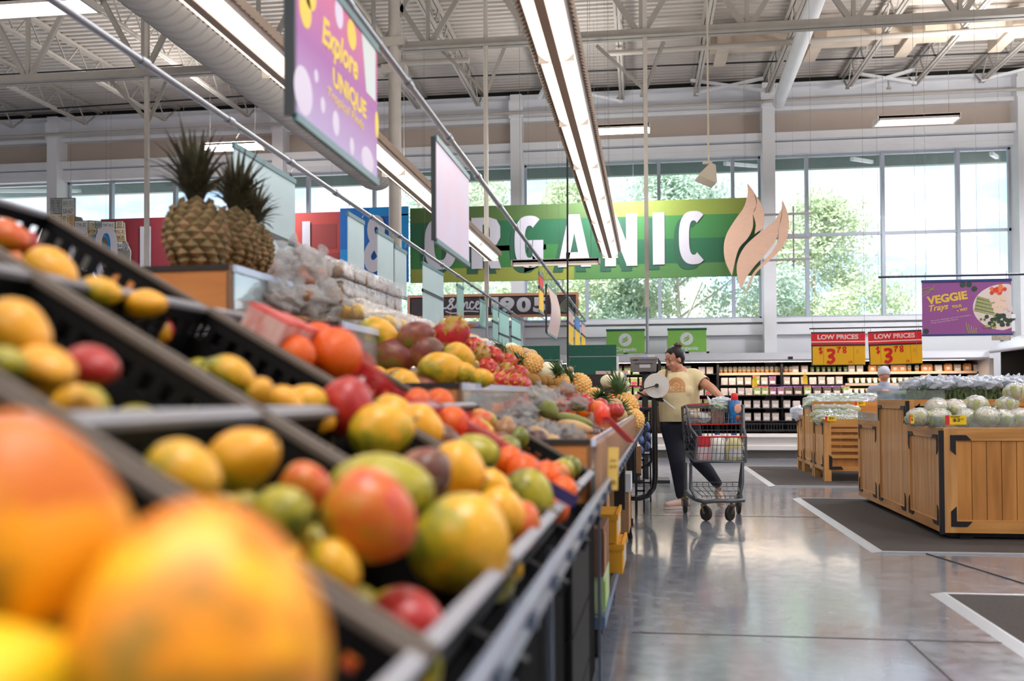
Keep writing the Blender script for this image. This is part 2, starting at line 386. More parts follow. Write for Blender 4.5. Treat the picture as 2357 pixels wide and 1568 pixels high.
# white pilasters of the back wall
pil = [P(x_, 500, 18.7).x for x_ in (124, 642, 1190, 1770, 2358)]
pil = [pil[0]-4.6]+pil+[pil[-1]+4.6]
for x_ in pil:
    if x_ < XR:
        q = MB(); q.bx(x_-0.115, x_+0.115, 18.62, YB+0.02, 0, 7.1); q.bx(x_-0.14, x_+0.14, 18.6, 18.68, 6.62, 6.98)
        for dz in (0.08, 0.2, 0.32):
            for sx in (-0.09, 0.09): q.box((x_+sx, 18.59, 6.62+dz-0.02), (0.025, 0.02, 0.025), 0)
        tag(q.build('wall_column', m_white), 'white steel column standing against the window wall', 'column', 'white columns of the window wall')
# windows: one glazed bay between each pair of columns
mull = [P(x_, 500, YB+0.05).x for x_ in (112-145, 257, 404, 560, 710, 862, 1010, 1180, 1350, 1517, 1687, 1857, 2032, 2205, 2378)]
for i in range(len(pil)-1):
    x0, x1 = pil[i]+0.115, min(pil[i+1]-0.115, XR)
    if x0 > XR: continue
    q = MB(); q.bx(x0, x1, YB+0.02, YB+0.1, z_sill, z_sill+0.06); q.bx(x0, x1, YB+0.02, YB+0.1, z_head-0.06, z_head)
    q.bx(x0, x1, YB+0.02, YB+0.1, 4.20, 4.255)
    for xm in mull:
        if x0+0.1 < xm < x1-0.1: q.bx(xm-0.032, xm+0.032, YB, YB+0.12, z_sill, z_head)
    q.bx(x0, x0+0.04, YB+0.02, YB+0.1, z_sill, z_head); q.bx(x1-0.04, x1, YB+0.02, YB+0.1, z_sill, z_head)
    wo = struct(q, 'window_%d' % (i+1), m_alu)
    g = MB(); g.bx(x0, x1, YB+0.055, YB+0.06, z_sill+0.02, z_head-0.02); g.build('pane', m_glass, wo)

# outside: canopy over the windows, paving, trees
q = MB(); q.bx(XL-2, XR+6, YB+2.6, YB+2.75, 6.10, 6.34)
tag(q.build('canopy_beam', mat('canopy_green_grey', (134, 152, 146), 0.6)), 'grey-green edge beam of the outdoor canopy seen through the window tops', 'canopy')
q = MB(); x = XL-2
while x < XR+6: q.bx(x, x+0.14, YB+0.4, YB+3.0, 6.36, 6.40); x += 0.28
q.bx(XL-2, XR+6, YB+0.4, YB+3.0, 6.40, 6.42)
tag(q.build('canopy_roof', mat('canopy_metal', (186, 196, 196), 0.5)), 'ribbed metal canopy roof outside above the windows', 'canopy')
for px_ in (180, 1000, 1745, 2010, 2300):
    a = P(px_, 400, YB+2.5); q = MB(); q.bar((a.x-0.9, YB+0.35, 5.75), (a.x, YB+2.6, 6.2), 0.07)
    tag(q.build('canopy_brace', m_white), 'slanted white brace under the canopy outside the window', 'brace', 'canopy braces')
q = MB(); q.bx(-60, 60, YB+0.3, 120, -0.3, -0.02); tag(q.build('paving', mat('outdoor_paving', (214, 208, 200), 0.8)), 'pale paving outside beyond the window wall', 'paving', kind='structure')

lm = []
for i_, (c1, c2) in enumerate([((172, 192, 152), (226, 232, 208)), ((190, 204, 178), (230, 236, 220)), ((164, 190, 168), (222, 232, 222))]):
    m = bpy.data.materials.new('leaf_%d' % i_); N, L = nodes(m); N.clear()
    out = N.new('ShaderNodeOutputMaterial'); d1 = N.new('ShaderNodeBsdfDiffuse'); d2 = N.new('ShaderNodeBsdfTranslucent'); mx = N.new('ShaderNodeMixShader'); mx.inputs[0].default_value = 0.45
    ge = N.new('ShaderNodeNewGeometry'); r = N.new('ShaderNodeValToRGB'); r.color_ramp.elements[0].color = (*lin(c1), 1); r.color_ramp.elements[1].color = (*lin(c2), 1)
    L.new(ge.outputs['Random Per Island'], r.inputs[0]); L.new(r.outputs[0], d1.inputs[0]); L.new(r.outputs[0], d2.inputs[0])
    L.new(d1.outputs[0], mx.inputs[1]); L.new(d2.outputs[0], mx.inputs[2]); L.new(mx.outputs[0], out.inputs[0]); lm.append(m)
def tree(px_, py_top, Y, rad, mi, lab, n=9000, z0=1.2, seed=1):
    rnd = random.Random(seed); top = P(px_, py_top, Y); H = top.z
    root = empty('tree', (top.x, Y, 0), 0, lab, 'tree', 'trees outside the window wall')
    q = MB(); q.tube([(0, 0, 0), (0.1, 0, H*0.3), (-0.1, 0.1, H*0.6), (0, 0, H*0.85)], [0.09, 0.07, 0.05, 0.02], 8)
    for k in range(6):
        a_ = rnd.random()*6.28; z_ = H*(0.25+0.06*k); L_ = rad*0.7*(1-0.05*k)
        q.tube([(0, 0, z_), (cos(a_)*L_*0.5, sin(a_)*L_*0.5, z_+0.6), (cos(a_)*L_, sin(a_)*L_, z_+1.3)], [0.04, 0.03, 0.015], 5)
    q.build('trunk', mat('bark', (188, 184, 168), 0.9), root, smooth=True)
    cl = []
    for k in range(46):
        a_ = rnd.random()*6.28; h = rnd.random(); rr = rad*(0.35+0.65*sqrt(rnd.random()))*(1.0 if h < 0.55 else (1-(h-0.55)*1.7))
        cl.append((V((cos(a_)*rr, sin(a_)*rr, z0+h*(H-z0-0.4))), 0.5+0.55*rnd.random()))
    q = MB(); vs = []; fs = []
    for k in range(int(n*1.7)):
        c_, r_ = cl[rnd.randrange(len(cl))]
        d = V((rnd.gauss(0, 1), rnd.gauss(0, 1), rnd.gauss(0, 0.8))); d = d.normalized()*r_*(rnd.random()**0.45)
        p = c_+d; s_ = 0.06+0.05*rnd.random(); u = V((rnd.gauss(0, 1), rnd.gauss(0, 1), rnd.gauss(0, 1))).normalized(); w_ = u.orthogonal().normalized()
        b_ = len(vs); vs += [p-u*s_, p+w_*s_*0.45, p+u*s_, p-w_*s_*0.45]; fs.append((b_, b_+1, b_+2, b_+3))
    q.add(vs, fs); q.build('foliage', lm[mi], root)
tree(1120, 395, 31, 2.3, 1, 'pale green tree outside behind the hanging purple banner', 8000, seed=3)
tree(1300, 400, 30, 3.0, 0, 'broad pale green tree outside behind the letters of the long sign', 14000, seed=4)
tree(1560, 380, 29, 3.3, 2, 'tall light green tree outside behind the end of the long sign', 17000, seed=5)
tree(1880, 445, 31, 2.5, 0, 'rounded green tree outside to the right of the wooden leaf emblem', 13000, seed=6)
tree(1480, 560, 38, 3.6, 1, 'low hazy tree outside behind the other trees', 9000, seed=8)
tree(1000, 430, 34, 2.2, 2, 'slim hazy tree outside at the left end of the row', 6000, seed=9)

# ================================================================== roof steel
def joist(x):
    q = MB(); y0, y1, zt, zb = 5.5, YB-0.55, ZD-0.03, 6.86
    for dx in (-0.035, 0.035): q.box((x+dx, (y0+YB)/2, zt), (0.05, YB-y0, 0.05)); q.box((x+dx*0.8, (y0+y1)/2, zb), (0.04, y1-y0, 0.04))
    k = 0; y = y1; st = 0.34
    while y > y0+st:
        a_, b_ = (zb, zt) if k % 2 == 0 else (zt, zb); q.bar((x, y, a_), (x, y-st, b_), 0.02); y -= st; k += 1
    q.bar((x, y1, zb), (x, YB-0.05, zt-0.02), 0.025)
    return q
j0 = None
for k, px_ in enumerate((-130, 30, 198, 380, 572, 760, 963, 1101, 1266, 1432, 1602, 1767, 1952, 2105, 2259, 2430)):
    x = P(px_, 230, 18.45).x
    if j0 is None: j0 = tag(joist(0).build('roof_joist', m_steelw), 'open-web white steel joist running under the roof deck towards the window wall', 'joist', 'roof joists'); o = j0
    else: o = clone(j0)
    o.location = (x, 0, 0)
def girder(x0, x1, zb, lab, nodes_px):
    q = MB(); Y = 13.0; zt = 7.2
    for dy in (-0.06, 0.06):
        q.bx(x0, x1, Y+dy-0.04, Y+dy+0.04, zb-0.012, zb+0.0); q.bx(x0, x1, Y+dy-0.01, Y+dy+0.01, zb-0.0, zb+0.09)
        q.bx(x0, x1, Y+dy-0.04, Y+dy+0.04, zt-0.03, zt)
    r_ = tag(q.build('roof_girder', m_steelg), lab, 'girder')
    h = 0.76; i = 0
    for xn in nodes_px:
        if not (x0 < xn < x1): continue
        q = MB(); q.bar((xn-0.03, Y, zb+0.05), (xn-h, Y, zt), 0.055, 0.07); q.bar((xn+0.03, Y, zb+0.05), (xn+h, Y, zt), 0.055, 0.07); q.bar((xn, Y, zb+0.05), (xn, Y, zt), 0.05, 0.05)
        q.build('web', m_steelg, r_)
    return r_
xc = P(909, 300, 13).x
girder(xc+0.1, XR, P(1500, 84, 13).z, 'long grey steel girder crossing the roof at right of the round column', [P(1230+245*k, 80, 13).x for k in range(-1, 6)])
girder(XL, xc-0.1, P(400, 172, 13).z, 'long grey steel girder crossing the roof at left of the round column', [P(860-265*k, 80, 13).x for k in range(0, 6)])
q = MB(); q.tube([(xc, 13, 0), (xc, 13, 7.2)], 0.088, 24); q.box((xc, 13, 6.1), (0.34, 0.2, 0.12)); q.box((xc, 13, 5.72), (0.34, 0.2, 0.12))
tag(q.build('round_column', m_steelw, smooth=True), 'tall round off-white steel column in front of the long sign', 'column')
# posts dropped from the girders, with knee braces
for px_, top, lab, zb, yb in ((338, 171, 'thin square post rising left of the pineapples with braces at its top', 0.0, 580), (1119, 100, 'thin square post in front of the letter R of the long sign', 1.75, 780), (1487, 90, 'thin square post standing on the weighing station beside the organic signs', 1.7, 820)):
    x = P(px_, 400, 13.0).x; zt = P(px_, top, 13).z
    r_ = empty('drop_post', (x, 13.0, zb), 0, lab, 'post')
    q = MB(); q.bx(-0.028, 0.028, -0.028, 0.028, 0.62, zt-zb+1.2); q.build('upper_post', m_steelw, r_)
    q = MB(); q.tube([(0, 0, 0), (0, 0, 0.64)], 0.02, 10); q.build('lower_tube', mat('steel_tube', (150, 155, 165), 0.3, 0.8), r_)
    for s_, L_ in ((-1, 0.66), (1, 0.25)):
        q = MB(); q.bar((0, 0.05, zt-zb-0.68), (s_*L_, 0.15, zt-zb), 0.045); q.build('knee_brace', m_steelg, r_)
# braces and pipes near the deck
def pipe(name, pts, r, m, lab, cat, grp=None):
    q = MB(); q.tube(pts, r, 10); return tag(q.build(name, m, smooth=True), lab, cat, grp)
def line(px0, py0, px1, py1, Y): return [P(px0, py0, Y), P(px1, py1, Y)]
sprk = pipe('sprinkler_pipe', line(-60, 318, 2400, 203, 18.5), 0.028, m_steelw, 'thin white sprinkler pipe running along the top of the window wall', 'pipe')
pipe('sprinkler_pipe', line(1400, 123, 2400, 62, 15.6), 0.045, m_steelw, 'thick white sprinkler pipe crossing under the deck at upper right', 'pipe')
pipe('sprinkler_pipe', line(820, 150, 1080, 138, 15.6), 0.045, m_steelw, 'short white pipe crossing behind the round column', 'pipe')
pipe('conduit', line(-60, 262, 700, 212, 17.4), 0.016, m_dark, 'dark conduit under the deck at upper left', 'conduit')
pipe('conduit', line(780, 188, 1500, 158, 17.0), 0.014, m_dark, 'dark conduit under the deck in the middle', 'conduit')
pipe('conduit', line(1480, 153, 2400, 118, 17.0), 0.014, m_dark, 'dark conduit under the deck at upper right', 'conduit')
pipe('conduit', line(-60, 175, 420, 150, 14.5), 0.012, m_dark, 'thin dark conduit just above the left girder chord', 'conduit')
pipe('drain_pipe', [P(1792, 238, 18.2), P(1800, 215, 17.6), P(1830, 135, 15.8), P(1900, -60, 13.0)], [0.11, 0.115, 0.12, 0.125], m_white, 'thick white drain pipe slanting down to the window wall at right', 'pipe')
for px_, py_ in ((1478, 222), (2046, 205), (1425, 228)):
    a = P(px_, py_, 18.4); q = MB(); q.lathe([(0.02, 0.16), (0.02, 0.04), (0.045, 0.03), (0.045, 0)], 10, mtx=M.Translation(a))
    q.build('sprinkler_head', m_steelw, sprk)
for pts, lab in (([(1432, 235), (1270, 200)], 'middle'), ([(1602, 215), (1757, 180)], 'right of centre'), ([(1590, 185), (1757, 208)], 'right of centre, falling to the right'), ([(1955, 205), (2105, 160)], 'far right'), ([(1965, 168), (2110, 192)], 'far right, falling to the right'), ([(2259, 185), (2400, 150)], 'at the right edge'), ([(1240, 228), (1290, 130)], 'left of the bright trough light')):
    q = MB(); q.bar(P(*pts[0], 18.3), P(*pts[1], 18.0), 0.07, 0.05)
    tag(q.build('roof_brace', m_white), 'slanted white brace between roof joists, '+lab, 'brace')
a = P(1740, 118, 16.6); q = MB(); q.bx(a.x-0.8, a.x+4.2, 16.0, 16.35, a.z-0.1, a.z+0.16)
for k in range(4): q.bx(a.x-0.7+k*1.5, a.x-0.5+k*1.5, 15.7, 16.8, a.z-0.16, a.z+0.16)
tag(q.build('roof_frame', mat('deck_cream', (206, 190, 172), 0.6, var=0.12, vs=3)), 'cream framing around a roof opening under the deck at upper right', 'roof frame')
# ================================================================== lamps and duct
m_wireg = mat('wire_grey', (120, 118, 116), 0.5)
m_tubew = emis('lamp_warm', (255, 236, 218), 2.6); m_tubec = emis('lamp_cool', (250, 244, 255), 4.5)
m_house = mat('lamp_housing', (168, 150, 132), 0.5); m_refl = mat('lamp_reflector', (226, 220, 212), 0.4)
def trough(x, y0, y1, z, lab, k_=0.0):
    r_ = empty('trough_light', (x, 0, z), -k_, lab, 'ceiling light', 'long suspended trough lights')
    q = MB(); q.bx(-0.024, 0.024, y0, y1, -0.03, 0.02); q.build('spine', m_house, r_)
    L = 1.22; n = int((y1-y0)/L); L = (y1-y0)/n
    sh = MB(); le = MB(); wr = MB()
    for s_ in (-1, 1):
        a = [(0.024, -0.022), (0.06, -0.012), (0.10, 0.025)]
        for i in range(n):
            ya, yb = y0+i*L+0.006, y0+(i+1)*L-0.006
            for (xa, za), (xb, zb) in zip(a, a[1:]):
                le.add([(s_*xa, ya, za), (s_*xb, ya, zb), (s_*xb, yb, zb), (s_*xa, yb, za)], [(0, 1, 2, 3)])
            sh.bx(s_*0.024, s_*0.098, ya-0.006, ya, -0.026, 0.03)
        sh.add([(s_*0.10, y0, 0.025), (s_*0.122, y0, 0.07), (s_*0.122, y1, 0.07), (s_*0.10, y1, 0.025)], [(0, 1, 2, 3)])
        sh.add([(s_*0.024, y0, 0.02), (s_*0.06, y0, 0.10), (s_*0.06, y1, 0.10), (s_*0.024, y1, 0.02)], [(0, 1, 2, 3)])
        y = y0; rb = []
        while y < y1: rb += [(s_*0.118, y, 0.05), (s_*0.118, y, 0.10), (s_*0.140, y+0.027, 0.04), (s_*0.140, y+0.027, 0.10)]; y += 0.054
        wr.add(rb, [(2*i, 2*i+2, 2*i+3, 2*i+1) for i in range(len(rb)//2-1)])
    sh.bx(-0.1, 0.1, y1-0.004, y1+0.004, -0.028, 0.04)
    le.build('lens', m_tubew, r_); sh.build('housing', m_refl, r_); wr.build('louvre', m_house, r_)
    for y in (3.0, 8.0, 12.2):
        c_ = MB(); c_.tube([(0, y, 0.02), (0, y, ZD-z)], 0.0022, 5); c_.build('hanger', m_wireg, r_)
trough(-0.484, -3.5, 12.6, LAMP_ROWS[0][1], 'long glowing trough light running away above the aisle, in front of the letter N', 0.0075)
trough(-2.06, -3.5, 12.6, LAMP_ROWS[1][1], 'long glowing trough light running away above the fruit display, left of the other one', 0.0065)
def hanglamp(c, wd, lab, dp=0.36, tubes=3, front=True, mt_=None):
    r_ = empty('hanging_lamp', c, 0, lab, 'ceiling light', 'hanging fluorescent lamps')
    q = MB(); q.bx(-wd/2, wd/2, -dp/2, dp/2, 0.03, 0.06); q.bx(-wd/2-0.01, wd/2+0.01, -dp/2, -dp/2+0.01, 0.0, 0.07); q.bx(-wd/2-0.01, wd/2+0.01, dp/2-0.01, dp/2, 0.0, 0.07)
    q.bx(-wd/2-0.03, -wd/2, -dp/2, dp/2, -0.01, 0.07); q.bx(wd/2, wd/2+0.03, -dp/2, dp/2, -0.01, 0.07)
    q.build('housing', m_refl, r_)
    for k in range(tubes):
        y = -dp/2+dp*(k+0.5)/tubes; t_ = MB(); t_.tube([(-wd/2, y, 0.012), (wd/2, y, 0.012)], 0.022, 8); t_.build('tube', mt_ or m_tubec, r_)
    for s_ in (-1, 1):
        h = MB(); h.tube([(s_*wd*0.42, 0, 0.06), (s_*wd*0.42, 0, ZD-c[2])], 0.0025, 5); h.build('hanger', m_wireg, r_)
    return r_
hanglamp(P(2108, 281, 14.9), 1.12, 'bright fluorescent lamp hanging at upper right in front of the beige panel')
hanglamp(P(1424, 302, 15.6), 0.95, 'bright fluorescent lamp half hidden by the trough light and the thin post')
hanglamp(P(535, 342, 16.2), 1.0, 'bright fluorescent lamp hanging above the pineapple crowns')
hanglamp(P(88, 22, 9.2), 1.16, 'large bright fluorescent lamp cut by the upper left corner', tubes=4)
hanglamp(P(2700, 20, 10.0), 1.16, 'fluorescent lamp hanging beyond the right edge')
for X_, Y_, Z_ in [(-5, 4, 5.4), (0, 0, 5.4), (4.5, 3, 5.4), (4.2, 9, 5.4), (8.5, 6, 5.4), (-9, -2, 5.4), (8, -3, 5.4), (-2, -6, 5.4), (8.4, 11.5, 5.4)]:
    hanglamp((X_, Y_, Z_), 1.16, 'unseen fluorescent lamp hanging from the roof, added as a fixture for fill light')  # out-of-view lamps added to house the fill lights
a = P(1279, 609, 13.3); hanglamp(a, 1.18, 'slim unlit cream lamp hanging crosswise below the letters G and A', dp=0.16, tubes=2, mt_=mat('tube_off_glow', (230, 218, 200), 0.4, emit=(255, 232, 205), es=0.7))  # unlit tubes are given a glow of their own to look bright cream
dx = P(868, 395, 14.4); q = MB(); pf = []; y = -3.0
while y < 14.4: pf += [(0.30, y), (0.315, y+0.01), (0.30, y+0.02)]; y += 0.16
vs = []; nn = 24
q.lathe([(r_, z_) for r_, z_ in pf]+[(0.30, 14.4), (0.26, 14.42)], nn, mtx=M.Translation((dx.x, 0, dx.z)) @ M.Rotation(-pi/2, 4, 'X'))
tag(q.build('spiral_duct', mat('duct_grey', (178, 172, 166), 0.45, 0.1, var=0.05, vs=3), smooth=True), 'round ribbed air duct running away at upper left beside the trough light', 'duct')
a = P(425, 60, 11.5); q = MB(); q.bx(a.x-0.2, a.x+0.25, 11.2, 12.6, a.z-0.12, a.z+0.14)
q.tube([(a.x, 11.5, a.z+0.1), (a.x, 11.5, ZD)], 0.006, 5)
tag(q.build('duct_box', mat('duct_tan', (160, 142, 128), 0.6)), 'long tan rectangular box under the round duct', 'duct')
# pendant loudspeaker
a = P(1631, 400, 12.0); r_ = empty('pendant_speaker', a, R(20), 'beige tapered loudspeaker hanging on a thin rod in front of the windows', 'speaker')
ms = mat('speaker_beige', (190, 180, 160), 0.6)
q = MB(); q.lathe([(0.05, 0.13), (0.06, 0.11), (0.17, -0.09), (0.165, -0.115), (0.0, -0.12)], 4, mtx=M.Rotation(R(24), 4, 'Y') @ M.Rotation(R(35), 4, 'Z')); q.build('horn', ms, r_, bevel=0.008)
q = MB(); q.tube([(0, 0, 0.12), (0, 0, ZD-a.z)], 0.012, 8); q.build('rod', ms, r_)
q = MB(); q.bx(-0.07, 0.04, -0.02, 0.02, 0.12, 0.15); q.build('bracket', ms, r_)

# ================================================================== sign rails over the fruit display
m_rail = mat('rail_steel', (170, 176, 186), 0.25, 0.9)
RX1, RZ1 = -1.115, 2.53
def rail(pts, lab):
    q = MB(); q.tube(pts, 0.017, 10)
    L = 0
    for i in range(0, 18): 
        a, b = pts[0], pts[-1]; t_ = i/18; p = V(a)+(V(b)-V(a))*t_; d = (V(b)-V(a)).normalized(); q.tube([p-d*0.03, p+d*0.03], 0.023, 10)
    return tag(q.build('sign_rail', m_rail, smooth=True), lab, 'rail')
def at_z(px, py, z):
    d = ray(px, py); t_ = (z-CAM_H)/d.z; return V((d.x*t_, d.y*t_, z))
A1 = at_z(797, 0, 2.56); B1 = at_z(1348, 739, 2.45)
d1 = (B1-A1); rail([A1-d1*0.2, B1], 'steel sign rail carrying the purple banners over the aisle edge')
A2 = at_z(150, 20, 2.62); B2 = at_z(1210, 741, 2.47)
d2 = (B2-A2); rail([A2-d2*0.15, B2], 'steel sign rail over the fruit display, left of the banner rail')
q = MB(); q.tube([B2, B1], 0.015, 8); tag(q.build('sign_rail', m_rail), 'short steel cross rail joining the far ends of the two sign rails', 'rail')
def on_rail(A, B, px):
    """point on the rail seen at image column px"""
    best = None
    for k in range(1201):
        p = A+(B-A)*(k/1000-0.2); q_ = CAM_R.transposed() @ (p-V((0, 0, CAM_H)))
        if q_.z >= 0: continue
        x_ = W_PX/2+F_PX*q_.x/(-q_.z)
        if best is None or abs(x_-px) < best[0]: best = (abs(x_-px), p)
    return best[1]
m_tealb = mat('sign_back_pale_teal', (186, 212, 220), 0.5, var=0.03, vs=3); m_tealc = mat('sign_back_teal', (140, 180, 174), 0.5, var=0.05, vs=4)
m_edge = mat('sign_clip_dark', (28, 40, 46), 0.4); m_clipb = mat('sign_clip_blue_green', (88, 128, 134), 0.4)
m_wire = mat('hook_wire', (150, 150, 150), 0.3, 0.8)
def side_sign(pa, pb, top, heads, m_panel, lab, bow=0.0, gap=0.1, name='hanging_sign', grp=None, cat='sign', build_face=None):
    """sign hanging along the rail from pa to pb; heads = panel heights from the top down"""
    d = (pb-pa); d.z = 0; L = d.length; rz = atan2(d.y, d.x)
    r_ = empty(name, (pa.x, pa.y, top), rz, lab, cat, grp)
    z = 0.0; n = 10
    for k, h in enumerate(heads):
        q = MB(); vs = []
        for i in range(n+1):
            z_ = z-h*i/n; by = bow*sin(pi*i/n)
            vs += [(0.01, by-0.004, z_), (L-0.01, by-0.004, z_), (L-0.01, by+0.004, z_), (0.01, by+0.004, z_)]
        fs = []
        for i in range(n):
            for j_ in range(4): a_, b_ = i*4+j_, i*4+(j_+1) % 4; fs.append((a_, b_, b_+4, a_+4))
        fs += [(0, 3, 2, 1), (4*n, 4*n+1, 4*n+2, 4*n+3)]
        q.add(vs, fs); mp_ = m_panel[k] if isinstance(m_panel, (list, tuple)) else m_panel
        q.build('panel', mp_, r_, smooth='all' if False else False)
        c_ = MB(); c_.bx(0, L, -0.009, 0.009, z-0.018, z+0.012); c_.build('clip_strip', m_clipb if k == 0 else m_edge, r_)
        z -= h
    c_ = MB(); c_.bx(0, L, -0.009, 0.009, z-0.014, z+0.012); c_.build('clip_strip', m_clipb, r_)
    for x_ in (0.06*L, 0.94*L):
        h_ = MB(); h_.tube([(x_, 0, 0), (x_-0.02, 0, gap*0.35), (x_+0.02, 0, gap*0.7), (x_, 0, gap+0.02)], 0.003, 5); h_.build('hook', m_wire, r_)
    return r_, L
def px_sign(A, B, x0, x1, ytop0, heads, m_panel, lab, **k):
    pa, pb = on_rail(A, B, x0), on_rail(A, B, x1); zt = P(x0, ytop0, pa.y).z
    return side_sign(pa, pb, zt, heads, m_panel, lab, gap=max(0.03, pa.z-zt), **k)
# banner 1
mpur = bpy.data.materials.new('banner_print'); N, L = nodes(mpur); b = N['Principled BSDF']; b.inputs['Roughness'].default_value = 0.65; b.inputs['Specular IOR Level'].default_value = 0.25
t = N.new('ShaderNodeTexCoord'); sx = N.new('ShaderNodeSeparateXYZ'); L.new(t.outputs['Object'], sx.inputs[0])
r = N.new('ShaderNodeValToRGB'); mr = N.new('ShaderNodeMapRange'); mr.inputs[1].default_value = -0.6; mr.inputs[2].default_value = 0.0; L.new(sx.outputs[2], mr.inputs[0])
L.new(mr.outputs[0], r.inputs[0]); e = r.color_ramp.elements; e[0].position = 0.0; e[0].color = (*lin((206, 198, 236)), 1); e[1].position = 1; e[1].color = (*lin((222, 126, 160)), 1)
e2 = e.new(0.55); e2.color = (*lin((176, 118, 180)), 1); L.new(r.outputs[0], b.inputs['Base Color'])
pa, pb = on_rail(A1, B1, 672), on_rail(A1, B1, 862)
pa = P(650, 200, pa.y); ztop = P(664, -10, pa.y).z
zb = P(650, 268, pa.y).z
pb = on_rail(A1, B1, 868); pb = V((pa.x+(pb.x-pa.x), pb.y, pb.z)); ztop = P(868, 112, pb.y).z
b1, L1 = side_sign(V((pb.x, pa.y, 0)), V((pb.x, pb.y, 0)), ztop, [ztop-zb], mpur, 'large purple and pink banner reading Explore UNIQUE with yellow fruit, hanging nearest', bow=-0.0, gap=0.12, name='banner')
H1 = ztop-zb
yl = mat('print_yellow', (240, 206, 60), 0.5); pk = mat('print_pale', (226, 216, 240), 0.5); wh = mat('print_white', (236, 234, 240), 0.5); grn = mat('print_green', (150, 190, 150), 0.5)
q = MB(); yy = -0.0052
text(q, 'Explore', 0.26*L1, -0.47*H1, 0.44*L1, 0.23*H1, yy, 0, bold=0.035, shear=0.2)
text(q, 'UNIQUE', 0.38*L1, -0.64*H1, 0.44*L1, 0.145*H1, yy, 0, bold=0.04)
text(q, 'Tropical Finds', 0.32*L1, -0.735*H1, 0.46*L1, 0.085*H1, yy, 0, bold=0.01, shear=0.2)
for cx, cz, rx, rz_ in ((0.14, -0.20, 0.06, 0.10), (0.09, -0.33, 0.06, 0.11), (0.62, -0.14, 0.06, 0.10), (0.98, -0.58, 0.03, 0.10)):
    pts = [(cx*L1+rx*L1*cos(2*pi*i/24), cz*H1+rz_*H1*sin(2*pi*i/24)) for i in range(24)]; flat(q, pts, yy+0.0004, 0)
flat(q, [(0.16*L1, -0.02*H1), (0.20*L1, -0.10*H1), (0.24*L1, -0.02*H1)], yy, 0)
q.build('lettering', yl, b1)
for bb_, hh_ in ((b1, H1),): q = MB(); q.bx(-0.012, -0.002, -0.004, 0.03, -hh_, 0.01); q.build('dark_edge', m_edge, bb_)
q = MB()
for cx, cz, rx, rz_ in ((0.46, -0.10, 0.05, 0.10), (0.07, -0.82, 0.09, 0.14), (0.20, -0.66, 0.02, 0.04), (0.27, -0.80, 0.025, 0.05), (0.42, -0.84, 0.04, 0.08), (0.62, -0.9, 0.03, 0.06), (0.84, -0.90, 0.09, 0.09)):
    flat(q, [(cx*L1+rx*L1*cos(2*pi*i/24), cz*H1+rz_*H1*sin(2*pi*i/24)) for i in range(24)], yy+0.0006, 0)
flat(q, [(0.75*L1, -0.02*H1), (0.96*L1, -0.02*H1), (0.96*L1, -0.42*H1), (0.82*L1, -0.42*H1)], yy+0.0003, 1)
q.build('picture', [pk, mat('print_card', (214, 226, 226), 0.5)], b1)
b2, L2 = px_sign(A1, B1, 1001, 1078, 315, [0.53], mat('banner_pale_lilac', (214, 208, 236), 0.4, c2=(226, 196, 216), vs=3), 'pale lilac banner hanging second along the aisle rail', name='banner')
b3, L3 = px_sign(A1, B1, 1258, 1280, 655, [0.52], mat('banner_lilac_yellow', (206, 186, 214), 0.4, c2=(222, 190, 150), vs=9, stretch=(1, 1, 0.3)), 'narrow curled lilac banner hanging third along the aisle rail', bow=-0.05, name='banner')
for bb_, hh_, yb_ in ((b2, 0.53, 0.02), (b3, 0.52, 0.015)): q = MB(); q.bx(-0.012, -0.002, -0.004, yb_, -hh_, 0.0); q.build('dark_edge', m_edge, bb_)
m_yel = mat('price_yellow', (240, 196, 40), 0.5, var=0.08, vs=9); m_redp = mat('price_red', (206, 34, 44), 0.5); m_bluep = mat('price_blue', (70, 120, 190), 0.5); m_pinkp = mat('price_pink', (214, 170, 170), 0.5)
for i_, (x0, x1, yt, hs, mm, what) in enumerate(((1240, 1250, 628, [0.14, 0.24], [m_redp, m_yel], 'red-topped'), (1305, 1319, 706, [0.19, 0.30], [m_pinkp, m_yel], 'pink-topped'), (1323, 1334, 724, [0.2, 0.32], [m_bluep, m_yel], 'blue-topped'), (1338, 1347, 740, [0.2, 0.32], [m_pinkp, m_yel], 'thin pink-topped'))):
    px_sign(A1, B1, x0, x1, yt, hs, mm, what+' yellow price sign hanging edge-on near the far end of the aisle rail', name='price_sign')
# sign backs on the left rail
for x0, x1, yt, hs, mm, lab in (
    (537, 680, 332, [0.40, 0.62], m_tealb, 'largest pale blue blank sign back, with a dark joint, behind the pineapples'),
    (800, 838, 490, [0.42], m_tealb, 'pale blue blank sign back in front of the blue panel, left of the round column'),
    (868, 905, 532, [0.46], m_tealb, 'pale blue blank sign back between the ampersand and the round column'),
    (908, 935, 566, [0.42], m_tealb, 'narrow pale blue blank sign back just right of the round column'),
    (972, 1020, 604, [0.27, 0.42], m_tealb, 'two-part pale blue sign back under the letter O'),
    (1051, 1067, 655, [0.36], m_tealc, 'small teal sign back in front of the word since'),
    (1104, 1118, 690, [0.34], m_tealc, 'small teal sign back just left of the thin post'),
    (1133, 1146, 706, [0.2, 0.27], m_tealc, 'small two-part teal sign back just right of the thin post'),
    (1148, 1171, 714, [0.34, 0.5], m_tealc, 'larger two-part teal sign back near the rail end'),
    (1177, 1198, 731, [0.30, 0.5], m_tealc, 'last two-part teal sign back at the rail end')):
    px_sign(A2, B2, x0, x1, yt, hs, mm, lab)

